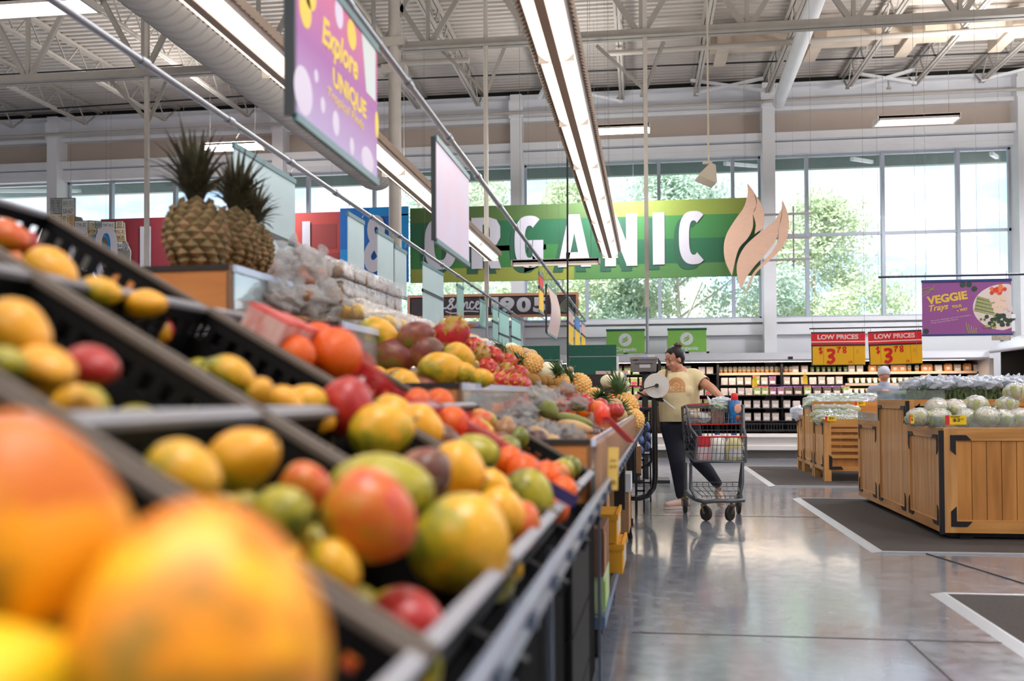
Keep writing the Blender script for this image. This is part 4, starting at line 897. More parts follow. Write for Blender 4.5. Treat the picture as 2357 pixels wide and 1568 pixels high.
low_price(1867, 765, 1992, 765, 840, 'red and yellow LOW PRICES sign showing 3.78, left of the pair', 0.0)
low_price(2000, 764, 2124, 760, 840, 'red and yellow LOW PRICES sign showing 3.78, next to the purple sign', R(1.6))

# ================================================================== refrigerated wall case
m_cream = mat('case_cream', (214, 208, 204), 0.35, coat=0.3); m_canopy = mat('case_canopy', (206, 208, 216), 0.3, coat=0.4); m_int = mat('case_black', (16, 16, 20), 0.6); m_shelf = mat('shelf_strip', (224, 200, 176), 0.5)
YC = 17.7
def cz(py, Y=YC, px=1750): return P(px, py, Y).z
x0c, x1c = P(1180, 900, YC).x, P(2275, 900, YC).x
case = empty('refrigerated_case', ((x0c+x1c)/2, YC, 0), 0, 'long white open refrigerated wall case with black shelves of packaged salads', 'refrigerated case')
def cx(x): return x-(x0c+x1c)/2
zt, zc = cz(812), cz(833)
q = MB(); q.bx(cx(x0c), cx(x1c), 0.0, 1.1, zt-0.03, zt); q.prism([(0, 0), (0, 0)], 0, 0) if False else None
prof = [(-0.05, zc), (-0.08, zc+0.04), (-0.06, zt-0.03), (0.0, zt)]
vs = [(cx(x0c), y_, z_) for y_, z_ in prof]+[(cx(x1c), y_, z_) for y_, z_ in prof]; n = len(prof); q.add(vs, [(i, i+1, n+i+1, n+i) for i in range(n-1)])
q.bx(cx(x0c), cx(x1c), -0.05, 0.3, zc-0.0, zc+0.02); q.build('canopy', m_canopy, case, smooth=True)
q = MB(); q.bx(cx(x0c), cx(x1c), 0.95, 1.1, 0.3, zt); q.bx(cx(x0c), cx(x1c), 0.25, 1.0, zc+0.02, zc+0.05); q.bx(cx(x0c)-0.03, cx(x0c), 0, 1.1, 0, zt); q.bx(cx(x0c), cx(x1c), 0.05, 1.0, cz(1000)-0.06, cz(1000)); 
for px_ in (1656, 1806): xx = cx(P(px_, 900, YC).x); q.bx(xx-0.02, xx+0.02, 0.3, 1.0, cz(1000), zc)
q.build('interior', m_int, case)
q = MB(); zb0 = cz(998)
prof = [(-0.02, zb0), (-0.10, zb0-0.01), (-0.12, zb0-0.06), (-0.06, zb0-0.09), (-0.06, 0.24), (-0.12, 0.22), (-0.12, 0.15), (0.02, 0.13)]
vs = [(cx(x0c), y_, z_) for y_, z_ in prof]+[(cx(x1c), y_, z_) for y_, z_ in prof]; n = len(prof); q.add(vs, [(i, i+1, n+i+1, n+i) for i in range(n-1)])
q.bx(cx(x0c), cx(x1c), -0.1, 0.3, zb0-0.05, zb0-0.01); q.build('base', m_cream, case)
q = MB(); q.bx(cx(x0c), cx(x1c), 0.03, 0.3, 0.0, 0.14); q.build('kickplate', mat('kick_grey', (120, 112, 108), 0.6), case)
q = MB(); q.bx(cx(x1c)-0.02, cx(x1c)+0.06, -0.1, 1.1, 0, zc+0.02); q.build('end_panel', m_cream, case)
q = MB(); a = P(1820, 824, YC-0.1); q.bx(cx(a.x)-0.04, cx(a.x)+0.04, -0.09, -0.07, a.z-0.025, a.z+0.025); q.build('thermometer', m_dark, case)
SH = [(858, 0.42), (884, 0.34), (908, 0.26), (938, 0.16), (967, 0.06)]       # (pixel line of the shelf edge, set back)
shz = []
for k, (py_, back) in enumerate(SH):
    z_ = P(1750, py_, YC+back).z; shz.append((z_, YC+back))
    xa = P(1656, py_, YC+back).x if k in (1, 2) else x0c+0.05
    q = MB(); q.bx(cx(x0c)+0.02, cx(x1c)-0.02, back, 0.98, z_-0.03, z_-0.012); q.build('shelf', m_int, case)
    if k == 0 or k == 1:
        s_ = MB(); a_, b__ = (P(1657, py_, YC).x, x1c) if k == 0 else (P(1955, py_, YC).x, x1c); s_.bx(cx(a_), cx(b__)-0.05, back-0.012, back, z_-0.045, z_-0.0); s_.build('price_strip', m_shelf, case)
for X_ in (-0.5, 2.0, 4.5):
    o = add_light('case_lamp_light', 'AREA', (X_, YC+0.2, zc-0.01), 18, (1.0, 0.82, 0.62), (2.4, 0.08), rot=(R(-12), 0, 0))
for X_ in (1.9, 3.9):
    o = add_light('case_shelf_light', 'AREA', (X_, YC+0.36, shz[1][0]-0.05), 5, (1.0, 0.85, 0.7), (1.9, 0.05), rot=(R(-10), 0, 0))
# packages
def pack_tub(w_, h_, d_, m_lid, m_body, m_lab):
    q = MB(); q.bx(-w_/2, w_/2, 0, d_, 0, h_*0.9, 0); q.bx(-w_/2-0.004, w_/2+0.004, -0.004, d_, h_*0.9, h_, 1); q.bx(-w_*0.36, w_*0.36, -0.003, 0, h_*0.12, h_*0.45, 2)
    return q, [m_body, m_lid, m_lab]
pk_mats = {}
def food(n, c1, c2, vs=40, r_=0.25): return mat('pack_'+n, c1, r_, c2=c2, vs=vs, var=0.25)
f_mush = food('sliced_mushroom', (190, 166, 148), (226, 214, 206), 55); f_salad = food('salad', (84, 128, 60), (196, 206, 130), 45); f_red = food('beet', (120, 40, 70), (190, 140, 160), 50)
f_orange = food('carrot', (230, 120, 40), (250, 180, 100), 50); f_card = food('card', (226, 208, 200), (238, 226, 220), 6, 0.5); f_pink = mat('pack_pink', (216, 60, 120), 0.4); f_purple = mat('pack_purple', (150, 100, 180), 0.4)
f_white = mat('pack_label_white', (232, 226, 226), 0.5); f_cream = food('noodle', (222, 190, 130), (240, 226, 190), 50); f_dark = food('berry', (60, 44, 40), (130, 110, 90), 50); f_green = food('herb', (60, 90, 44), (150, 170, 90), 60)
f_clear = mat('pack_plastic', (150, 150, 156), 0.2, coat=0.5); f_lidk = mat('pack_black', (34, 32, 36), 0.4)
protos = {}
def proto(kind):
    if kind in protos: return None
    if kind == 'mushroom_tray': q, ms_ = pack_tub(0.115, 0.15, 0.1, f_lidk, f_mush, f_white)
    elif kind == 'salad_box': q, ms_ = pack_tub(0.125, 0.17, 0.1, f_pink, f_salad, f_white)
    elif kind == 'pink_salad_box': q, ms_ = pack_tub(0.125, 0.15, 0.1, f_card, f_salad, f_pink)
    elif kind == 'cup': q, ms_ = MB(), [f_cream, f_clear, f_orange]
    elif kind == 'card_box': q, ms_ = MB(), [f_card, f_white, f_white]
    elif kind == 'round_tub': q, ms_ = MB(), [f_cream, f_white, f_green]
    elif kind == 'herb_jar': q, ms_ = MB(), [f_green, f_clear, f_orange]
    elif kind == 'beet_tray': q, ms_ = pack_tub(0.12, 0.15, 0.08, f_purple, f_red, f_white)
    elif kind == 'carrot_bag': q, ms_ = MB(), [f_orange, f_white, f_white]
    elif kind == 'spice_box': q, ms_ = pack_tub(0.14, 0.16, 0.08, f_purple, f_dark, f_card)
    if kind == 'cup': q.lathe([(0.034, 0), (0.04, 0.05)], 10, 2, M.Translation((0, 0.05, 0))); q.lathe([(0.039, 0.05), (0.042, 0.11), (0.03, 0.135), (0.0, 0.14)], 10, 0, M.Translation((0, 0.05, 0))); q.bx(-0.022, 0.022, 0.004, 0.008, 0.07, 0.12, 1)
    if kind == 'card_box': q.bx(-0.06, 0.06, 0, 0.1, 0, 0.13, 0); q.bx(-0.02, 0.02, -0.002, 0, 0.0, 0.03, 1)
    if kind == 'round_tub':
        for k in range(2): q.lathe([(0.042, k*0.058), (0.048, k*0.058+0.04), (0.052, k*0.058+0.043), (0.052, k*0.058+0.055)], 12, 0 if k else 2, M.Translation((0, 0.055, 0)))
        q.bx(-0.03, 0.03, 0.0, 0.005, 0.02, 0.10, 1)
    if kind == 'herb_jar': q.lathe([(0.032, 0), (0.036, 0.09), (0.04, 0.095), (0.04, 0.11)], 10, 0, M.Translation((0, 0.05, 0))); q.bx(-0.02, 0.02, 0.008, 0.012, 0.03, 0.07, 1)
    if kind == 'carrot_bag': q.prism([(-0.065, 0), (0.065, 0), (0.07, 0.12), (0.05, 0.15), (-0.05, 0.15), (-0.07, 0.12)], 0.0, 0.07, 0); q.bx(-0.03, 0.03, -0.003, 0, 0.04, 0.09, 1)
    o = q.build(kind, ms_, smooth=kind in ('cup', 'round_tub', 'herb_jar')); protos[kind] = o; return o
LAB = {'mushroom_tray': 'tray of sliced pale mushrooms', 'salad_box': 'salad box with pink lid', 'pink_salad_box': 'salad box with a pink label', 'cup': 'clear orange-based snack cup',
       'card_box': 'plain pale card box', 'round_tub': 'two stacked round tubs', 'herb_jar': 'jar of green herbs', 'beet_tray': 'purple-topped tray of beets', 'carrot_bag': 'orange bag of cut vegetables', 'spice_box': 'purple-edged dark box'}
CAT = {'mushroom_tray': 'food tray', 'salad_box': 'salad box', 'pink_salad_box': 'salad box', 'cup': 'snack cup', 'card_box': 'box', 'round_tub': 'tub', 'herb_jar': 'jar', 'beet_tray': 'food tray', 'carrot_bag': 'bag', 'spice_box': 'food box'}
ordw = ['top', 'second', 'third', 'fourth', 'bottom']
rp_ = random.Random(11)
def row(k, px0, px1, kinds, step, where, dz=0):
    z_, y_ = shz[k]; x = P(px0, 900, y_).x; xe = P(px1, 900, y_).x; i = 0
    while x < xe:
        kd = kinds[i % len(kinds)] if isinstance(kinds, list) else kinds; i += 1
        if kd:
            o = proto(kd)
            if o is None: o = protos[kd].copy(); col.objects.link(o)
            o.location = (x, y_+0.015+rp_.uniform(0, 0.02), z_-0.012+dz); o.rotation_euler = (R(-6), 0, R(rp_.uniform(-4, 4)))
            tag(o, LAB[kd]+' on the %s case shelf %s' % (ordw[k], where), CAT[kd], LAB[kd]+' '+where+' '+ordw[k])
        x += step*(1+rp_.uniform(-0.04, 0.04))
lft, mid, rgt, far = 'left of the woman', 'above the cart', 'left of the price signs', 'behind the produce bins'
row(0, 1424, 1478, ['salad_box'], 0.16, lft); row(1, 1440, 1500, ['pink_salad_box'], 0.16, lft); row(2, 1446, 1500, ['salad_box'], 0.165, lft); row(3, 1430, 1505, ['pink_salad_box'], 0.165, lft); row(4, 1500, 1530, ['salad_box'], 0.16, lft)
row(0, 1524, 1600, ['pink_salad_box'], 0.16, mid); row(0, 1616, 1652, ['card_box'], 0.15, mid); row(2, 1612, 1650, ['card_box', 'pink_salad_box'], 0.15, mid); row(3, 1608, 1640, ['salad_box'], 0.16, mid); row(4, 1616, 1650, ['salad_box'], 0.16, mid)
row(0, 1660, 1822, ['cup'], 0.084, rgt); row(0, 1832, 1860, ['mushroom_tray'], 0.17, rgt); row(0, 1872, 1950, ['herb_jar'], 0.098, far); row(0, 1962, 1990, ['mushroom_tray'], 0.15, far); row(0, 2010, 2135, ['carrot_bag', 'cup', 'cup', 'carrot_bag'], 0.13, far); row(0, 2140, 2268, ['carrot_bag', 'card_box', 'carrot_bag', 'mushroom_tray'], 0.165, far)
row(1, 1668, 1792, ['card_box', 'card_box', 'mushroom_tray', 'mushroom_tray', 'salad_box', 'mushroom_tray', 'beet_tray', 'card_box'], 0.145, rgt); row(1, 1812, 1935, ['mushroom_tray', 'carrot_bag'][:1]+['card_box'], 0.155, rgt); row(1, 1960, 2125, ['round_tub'], 0.108, far); row(1, 2130, 2265, ['carrot_bag', 'card_box', 'carrot_bag', 'beet_tray', 'herb_jar'], 0.16, far)
row(2, 1668, 1805, ['card_box', 'card_box', 'mushroom_tray', 'card_box', 'salad_box', 'salad_box', 'beet_tray', 'beet_tray'], 0.145, rgt); row(2, 1816, 1950, ['spice_box', 'spice_box', 'salad_box', 'spice_box'], 0.17, rgt); row(2, 1958, 2120, ['round_tub'], 0.108, far)
row(3, 1700, 1800, ['mushroom_tray'], 0.165, rgt); row(3, 1812, 1880, ['mushroom_tray', 'card_box'], 0.17, rgt)
row(4, 1700, 1800, ['mushroom_tray'], 0.165, rgt); row(4, 1815, 1880, ['mushroom_tray'], 0.17, rgt)
# black crates standing in the bottom of the case, yellow tag
for k, px_ in enumerate((1730, 1782, 1834)):
    a = P(px_, 994, YC+0.1); q = MB(); w2 = 0.2
    q.bx(-w2, w2, 0, 0.012, 0, 0.05); q.bx(-w2, w2, 0, 0.012, 0.13, 0.17); q.bx(-w2, w2, 0.35, 0.362, 0, 0.17); q.bx(-w2, w2, 0, 0.36, 0, 0.01)
    for i in range(9): q.bx(-w2+i*0.05-0.008, -w2+i*0.05+0.008, 0, 0.012, 0.05, 0.13)
    for s_ in (-w2, w2): q.bx(s_-0.006, s_+0.006, 0, 0.36, 0, 0.17)
    tag(q.build('plastic_crate', mat('crate_black', (26, 26, 30), 0.45), loc=(a.x, YC+0.1, shz[4][0]-0.22)), 'black slotted crate in the bottom of the wall case, ' + ('nearest the cart', 'the middle one', 'nearest the wooden bins')[k], 'crate')
for px_, py_, lab in ((1737, 876, 'left'), (1853, 870, 'right')):
    a = P(px_, py_, YC+0.2); q = MB(); q.prism([(-0.045, -0.11), (0.045, -0.11), (0.045, 0.02), (0.015, 0.05), (0.0, 0.12), (-0.015, 0.05), (-0.045, 0.02)], 0, 0.006)
    tag(q.build('shelf_tag', m_yel, loc=a), 'yellow tag hanging from the top shelf strip of the wall case, the %s one' % lab, 'tag')
# side case on the right
sc_ = empty('side_case', (P(2300, 900, 17.2).x+0.25, 15.5, 0), 0, 'white canopied refrigerated case turning the corner at the right edge', 'refrigerated case')
q = MB(); prof = [(-0.25, 1.86), (-0.30, 1.90), (-0.22, 2.0), (0.2, 2.14), (0.9, 2.14)]
vs = [(x_, -2.4, z_) for x_, z_ in prof]+[(x_, 2.0, z_) for x_, z_ in prof]; n = len(prof); q.add(vs, [(i, i+1, n+i+1, n+i) for i in range(n-1)]); q.tube([(-0.28, -2.4, 1.87), (-0.28, 2.0, 1.87)], 0.035, 10); q.build('canopy', m_canopy, sc_)
q = MB(); q.bx(0.85, 0.95, -2.4, 2.0, 0, 2.1); q.bx(0.0, 0.9, -2.4, 2.0, 0.3, 0.4); q.bx(0.1, 0.9, -2.4, 2.0, 1.0, 1.02); q.bx(0.2, 0.9, -2.4, 2.0, 1.45, 1.47); q.bx(-0.1, 0.95, 2.0, 2.04, 0, 2.1); q.build('interior', m_int, sc_)
q = MB(); q.bx(-0.2, 0.9, -2.4, 2.0, 0.0, 0.4); q.build('base', m_cream, sc_)
add_light('case_lamp_light', 'AREA', (sc_.location.x-0.1, 15.4, 1.84), 14, (1.0, 0.82, 0.62), (0.08, 3.5), rot=(0, R(-20), 0))
for k in range(14):
    o = protos['carrot_bag'].copy(); col.objects.link(o); o.location = (sc_.location.x+0.12+0.1*(k//7), 13.3+0.5*(k % 7), 1.02+0.45*(k//7)); o.rotation_euler = (0, 0, R(-80))
    tag(o, 'orange vegetable bag on the dark shelves of the corner case at the right edge', 'bag', 'bags in the corner case')
# ================================================================== floor mats
m_matc = mat('mat_dark', (66, 60, 58), 0.95, var=0.15, vs=60, bump=0.6, bs=260); m_trim = mat('mat_trim', (186, 190, 196), 0.4, 0.5)
def floor_mat(x0, x1, y0, y1, lab, tail=False):
    r_ = empty('floor_mat', ((x0+x1)/2, (y0+y1)/2, 0), 0, lab, 'floor mat'); cx_, cy_ = r_.location.x, r_.location.y
    q = MB(); q.bx(x0-cx_, x1-cx_, y0-cy_, y1-cy_, 0.001, 0.008); q.build('carpet', m_matc, r_)
    q = MB(); w_ = 0.07
    q.prism([(x0-cx_-w_, 0.0005), (x0-cx_+0.01, 0.0005), (x0-cx_+0.01, 0.012), (x0-cx_, 0.012)], y0-cy_-0.03, y1-cy_+0.03)
    q.bx(x0-cx_, x1-cx_, y0-cy_-0.035, y0-cy_+0.005, 0.0005, 0.011); q.bx(x0-cx_, x1-cx_, y1-cy_-0.005, y1-cy_+0.03, 0.0005, 0.011); q.build('edge_strip', m_trim, r_)
mA, mB_, mC = PZ(2028, 1272), PZ(1834, 1149), PZ(1783, 1120)
floor_mat(mA.x, 7.0, mA.y, mB_.y, 'dark ribbed floor mat with a metal edge under the nearest wooden bin')
floor_mat(mC.x, 7.0, mC.y, PZ(1716, 1075).y, 'dark floor mat with a metal edge under the farther wooden bin')
mD = PZ(2174, 1371); floor_mat(mD.x, 7.0, 2.0, mD.y, 'dark floor mat cut off by the lower right corner')

# ================================================================== wooden bins on the right
def woodm(name, c, c2, st=(9, 9, 0.7)):
    return mat(name, c, 0.42, c2=c2, vs=2.2, var=0.10, stretch=st, coat=0.12)
w_v = woodm('oak_upright', (174, 122, 66), (208, 156, 94)); w_h = woodm('oak_rail', (176, 120, 58), (206, 150, 84), (0.7, 9, 9)); w_p = woodm('oak_plank', (166, 108, 46), (200, 140, 70), (7, 7, 0.5)); w_y = woodm('oak_rail_side', (170, 120, 68), (202, 150, 92), (9, 0.7, 9))
m_iron = mat('iron_bracket', (34, 34, 38), 0.5, 0.4); m_acr = clear('acrylic', (240, 248, 248), 0.86, 0.05, haze=(205, 225, 235), hz=0.4)
def face_panel(mb_list, p0, p1, z0, z1, planks, ax):
    pass
def planked(root, a0, a1, b, z0, z1, ax, n, fr=0.085, name='side_panel', brackets=True, out=1):
    """framed plank panel. ax='x': spans x a0..a1 at y=b facing -y; ax='y': spans y a0..a1 at x=b facing -x"""
    def bxx(q, s0, s1, d0, d1, z0_, z1_):
        if ax == 'x': q.bx(s0, s1, b+d0, b+d1, z0_, z1_)
        else: q.bx(b+d0, b+d1, s0, s1, z0_, z1_)
    q = MB(); w_ = (a1-a0-2*fr)/n
    for i in range(n): bxx(q, a0+fr+i*w_+0.002, a0+fr+(i+1)*w_-0.002, 0.012, 0.022, z0+fr*0.9, z1-fr*0.9)
    pl = q.build('planks', w_p if ax == 'x' else w_v, root, bevel=0.0015)
    q = MB(); bxx(q, a0, a0+fr, 0, 0.03, z0, z1); q.build('stile', w_v, root, bevel=0.002); q = MB(); bxx(q, a1-fr, a1, 0, 0.03, z0, z1); q.build('stile', w_v, root, bevel=0.002)
    q = MB(); bxx(q, a0+fr, a1-fr, 0.001, 0.03, z1-fr, z1); q.build('rail', w_h if ax == 'x' else w_y, root, bevel=0.002); q = MB(); bxx(q, a0+fr, a1-fr, 0.001, 0.03, z0, z0+fr); q.build('rail', w_h if ax == 'x' else w_y, root, bevel=0.002)
    q = MB(); bxx(q, a0+fr*0.3, a1-fr*0.3, 0.023, 0.028, z0+0.01, z1-0.01); q.build('backing', m_dark, root)
    if brackets:
        L = min(0.155, (a1-a0)*0.24); t_ = 0.04 if ax == 'x' else 0.03
        for (sa, sgn) in ((a0+0.05, 1), (a1-0.05, -1)):
            for (zz, sz) in ((z1-0.055, -1), (z0+0.05, 1)):
                poly = [(0, 0), (L*0.75, 0), (L, t_*sz if False else t_), (t_, t_), (t_, L), (0, L*0.75)]
                pts = [(sa+sgn*p_, zz+sz*r__) for p_, r__ in poly]
                q = MB()
                tri = [[0, 1, 2, 3], [0, 3, 4, 5]]
                for T_ in tri:
                    pp = [pts[i] for i in T_]
                    if ax == 'x': q.prism(pp, b-0.006, b-0.0005)
                    else:
                        n_ = 4; vs = [(b-0.006, s_, z_) for s_, z_ in pp]+[(b-0.0005, s_, z_) for s_, z_ in pp]
                        q.add(vs, [tuple(range(4)), (7, 6, 5, 4)]+[(i, i+4, (i+1) % 4+4, (i+1) % 4) for i in range(4)])
                q.build('corner_bracket', m_iron, root)
def acr_box(root, x0, x1, y0, y1, z0, h, sides='front'):
    q = MB(); q.bx(x0, x1, y0, y0+0.006, z0, z0+h); q.bx(x0, x0+0.006, y0, y1, z0, z0+h); q.build('acrylic_guard', m_acr, root)
c1 = PZ(2168, 1236, 0.03)
bx1, by1 = c1.x, c1.y
b1r = empty('produce_bin', (bx1, by1, 0), 0, 'large near wooden produce bin with black iron corners, topped with cauliflower and bagged greens', 'produce bin')
bys = [0.0, P(2083, 1000, 9).y*0+0.95, 2.0, 2.85]
xx_ = 3.6; zl, zt_ = 0.87, 1.085
planked(b1r, 0.02, xx_, 0.0, 0.06, zl, 'x', 31, 0.10)
q = MB(); q.bx(-0.012, 0.022, -0.008, 0.02, 0.05, zl-0.02); q.build('edge_angle', m_iron, b1r, bevel=0.001)
for k, (s0, s1, z1) in enumerate(((0.02, bys[1], zl), (bys[1], bys[2], zt_), (bys[2], bys[3], zl))):
    planked(b1r, s0, s1, 0.0, 0.06, z1, 'y', 8 if k != 1 else 7, 0.085)
planked(b1r, 0.02, xx_, bys[1]-0.005, zl-0.02, zt_, 'x', 31, 0.06)
q = MB(); q.bx(-0.01, 0.02, bys[1]-0.02, bys[1]+0.01, zl, zt_-0.01); q.build('edge_angle', m_iron, b1r)
q = MB(); q.bx(0.03, xx_, 0.03, bys[1], 0.72, 0.76); q.bx(0.03, xx_, bys[1], bys[2], 0.95, 1.0); q.bx(0.03, xx_, bys[2], bys[3], 0.72, 0.76); q.bx(xx_-0.03, xx_, 0.0, bys[3], 0.06, zl); q.bx(0.03, xx_, bys[3]-0.03, bys[3], 0.06, zl); q.build('deck', w_h, b1r)
q = MB(); q.bx(0.08, xx_-0.1, 0.08, bys[3]-0.1, 0.02, 0.06); q.build('plinth', m_dark, b1r)
for x_ in (0.15, 1.3): q = MB(); q.bx(x_, x_+0.1, 0.06, 0.16, 0.0, 0.05); q.build('foot', m_iron, b1r)
acr_box(b1r, 0.0, xx_, 0.0, bys[1]-0.03, zl+0.002, 0.085)
acr_box(b1r, 0.0, 0.32, bys[1]+0.0, bys[2], zt_+0.002, 0.08)
q = MB(); q.bx(0.0, 0.45, bys[2]+0.02, bys[2]+0.026, zl, zl+0.08); q.bx(0.0, 0.006, bys[2], bys[3], zl, zl+0.08); q.build('acrylic_guard', m_acr, b1r)
m_tagy = mat('tag_yellow', (246, 206, 20), 0.5); m_tagr = mat('tag_red', (214, 40, 50), 0.5); m_tagk = mat('tag_ink', (40, 30, 20), 0.6)
def price_tag(px, py, Y, w_, h_, txt, lab, side='L', sup=None):
    a = P(px, py, Y); r_ = empty('price_tag', a, 0, lab, 'price tag')
    q = MB(); q.bx(-w_/2, w_/2, 0, 0.002, -h_/2, h_/2); q.build('card', m_tagy, r_)
    q = MB(); q.bx(-w_/2, -w_/2+w_*0.2, -0.002, 0, -h_/2, h_/2); q.build('red_band', m_tagr, r_)
    q = MB(); text(q, txt, -w_*0.15, -h_*0.22, w_*0.36, h_*0.4, -0.0025, 0, bold=0.02)
    if sup: text(q, sup, w_*0.22, 0.0, w_*0.15, h_*0.2, -0.0025, 0)
    for k in range(2): q.add([(-w_*0.24, -0.0025, h_*(0.36-0.09*k)), (w_*0.2, -0.0025, h_*(0.36-0.09*k)), (w_*0.2, -0.0025, h_*(0.40-0.09*k)), (-w_*0.24, -0.0025, h_*(0.40-0.09*k))], [(0, 1, 2, 3)])
    q.build('lettering', m_tagk, r_)
price_tag(2200, 967, by1-0.01, 0.155, 0.072, '$2', 'red and yellow price tag reading 2 65 in front of the cauliflowers', sup='65')
price_tag(2099, 965, by1+0.1, 0.035, 0.07, '6', 'small yellow price tag at the left end of the cauliflower guard')
# farther bin
c2 = PZ(1897, 1109, 0.0); bx2, by2 = c2.x, c2.y
b2r = empty('produce_bin', (bx2, by2, 0), 0, 'farther wooden produce bin on legs with a slatted front, topped with bagged grapes and greens', 'produce bin')
zl2, zt2 = P(1897, 965, by2).z, 1.04
for k, (s0, s1, z1) in enumerate(((0.0, 0.75, zl2), (0.80, 1.6, zt2), (1.65, 2.15, zl2+0.02))):
    planked(b2r, s0, s1, 0.0, 0.14, z1, 'y', 6, 0.08)
    for yy_ in (s0, s1-0.08): q = MB(); q.bx(0, 0.08, yy_, yy_+0.08, 0, 0.15); q.build('leg', w_v, b2r)
q = MB(); q.bx(0.0, 0.09, -0.03, 0.03, 0, zl2); q.bx(1.3, 1.38, -0.03, 0.03, 0, zl2); q.build('leg', w_v, b2r)
q = MB(); q.bx(0.09, 1.3, -0.03, 0.02, zl2-0.10, zl2); q.bx(0.09, 1.3, -0.02, 0.02, 0.14, 0.2); q.build('rail', w_h, b2r)
q = MB()
for k in range(5): z_ = zl2-0.17-k*0.085; q.bx(0.09, 1.3, -0.03, -0.01, z_, z_+0.045)
q.build('slats', w_h, b2r, bevel=0.002)
q = MB()
for k in range(9): q.bx(0.09+k*0.136, 0.09+k*0.136+0.132, 0.02, 0.035, 0.2, zl2-0.05)
q.build('planks', w_p, b2r)
q = MB(); q.prism([(0.06, 0.2), (0.10, 0.2), (0.10, 0.32), (0.06, 0.35)], -0.036, -0.031); q.prism([(0.06, 0.16), (0.24, 0.16), (0.21, 0.2), (0.06, 0.2)], -0.036, -0.031); q.build('corner_bracket', m_iron, b2r)
q = MB(); q.bx(0.03, 1.38, 0.0, 0.75, zl2-0.12, zl2-0.08); q.bx(0.03, 1.38, 0.8, 1.6, zt2-0.12, zt2-0.08); q.bx(0.03, 1.38, 1.65, 2.15, zl2-0.12, zl2-0.08); q.bx(0.0, 1.38, 0.77, 0.80, zl2-0.05, zt2); q.build('deck', w_h, b2r)
price_tag(1912, 964, by2-0.05, 0.14, 0.06, '$5', 'red and yellow price tag reading 5 98 on the farther bin', sup='98')
price_tag(1980, 929, by2+0.7, 0.14, 0.06, '$3', 'red and yellow price tag reading 3 97 on the upper level of the farther bin', sup='97')
price_tag(1982, 966, by2-0.03, 0.03, 0.07, '2', 'narrow yellow tag between the two wooden bins')
# ---- produce on the bins
m_bag = clear('thin_bag', (250, 252, 255), 0.82, 0.12, haze=(240, 246, 255), hz=0.5, crumple=38)
m_bagb = clear('bright_bag', (248, 251, 255), 0.6, 0.15, haze=(228, 240, 255), hz=0.7, crumple=30)
m_cau = mat('cauliflower_curd', (216, 206, 168), 0.7, c2=(232, 224, 196), vs=60, bump=0.8, bs=70); m_cleaf = mat('cauliflower_leaf', (150, 160, 100), 0.5, c2=(196, 198, 150), vs=12)
def lump(f1, amp, seed):
    def fn(p):
        return p*(1+amp*MN.noise(V((p.x*f1+seed, p.y*f1, p.z*f1))))
    return fn
def cauliflower_proto(seed):
    r_ = empty('cauliflower', (0, 0, 0))
    q = MB(); q.ell((0, 0, 0.065), (0.075, 0.075, 0.06), 28, 18, fn=lump(4.5, 0.22, seed)); q.build('curd', m_cau, r_, smooth='all')
    q = MB()
    for k in range(7):
        a_ = k*0.9+seed; vs = []; 
        for i in range(5):
            for j_ in (-1, 0, 1):
                h = i/4; rr = 0.055+0.035*sin(h*2.2); aa = a_+j_*0.32*(1-0.5*h)*(0.5+h)
                vs.append((cos(aa)*rr*(1.04 if j_ else 1.12), sin(aa)*rr*(1.04 if j_ else 1.12), 0.01+h*0.085))
        q.add(vs, [(i*3+j_, i*3+j_+1, i*3+j_+4, i*3+j_+3) for i in range(4) for j_ in range(2)])
    q.build('leaves', m_cleaf, r_, smooth='all')
    q = MB(); q.ell((0, 0, 0.066), (0.09, 0.09, 0.075), 22, 14, fn=lump(5, 0.16, seed+4)); q.build('bag', m_bag, r_, smooth='all')
    return r_
cps = [cauliflower_proto(1.3), cauliflower_proto(7.7)]
caul = [(2160, 937, 'topmost at the left end of the heap', 1), (2193, 942, 'large one in the middle of the left heap', 1), (2243, 935, 'high one right of the gap', 1), (2118, 962, 'leftmost, behind the guard', 0), (2165, 964, 'behind the price tag', 0), (2226, 962, 'low one under the high one', 0), (2270, 960, 'low one at the gap', 0), (2305, 968, 'low one behind the guard at right', 0), (2318, 935, 'upper one at right, next to the bagged greens', 1), (2340, 905, 'topmost at the right edge', 2), (2352, 962, 'cut by the right edge', 0), (2255, 975, 'front one behind the guard', 0)]
used = [0, 0]
for i, (px_, py_, lab, lv) in enumerate(caul):
    k = i % 2; o = cps[k] if not used[k] else clone(cps[k]); used[k] = 1
    p = P(px_, py_, by1+0.22+0.16*lv+0.05*(i % 3)); o.location = (p.x, p.y, max(0.77, p.z-0.07)); s_ = 1.05+0.1*((i*7) % 5)/5; o.scale = (s_, s_, s_); o.rotation_euler = (R(15), R((i*37) % 30-15), i*1.1)
    tag(o, 'bagged cauliflower in the near bin, '+lab, 'cauliflower', 'cauliflowers in the near bin')
m_gr = [mat('greens_dark', (52, 74, 48), 0.6, c2=(96, 118, 74), vs=30), mat('greens_mid', (84, 108, 62), 0.6, c2=(134, 150, 96), vs=30)]
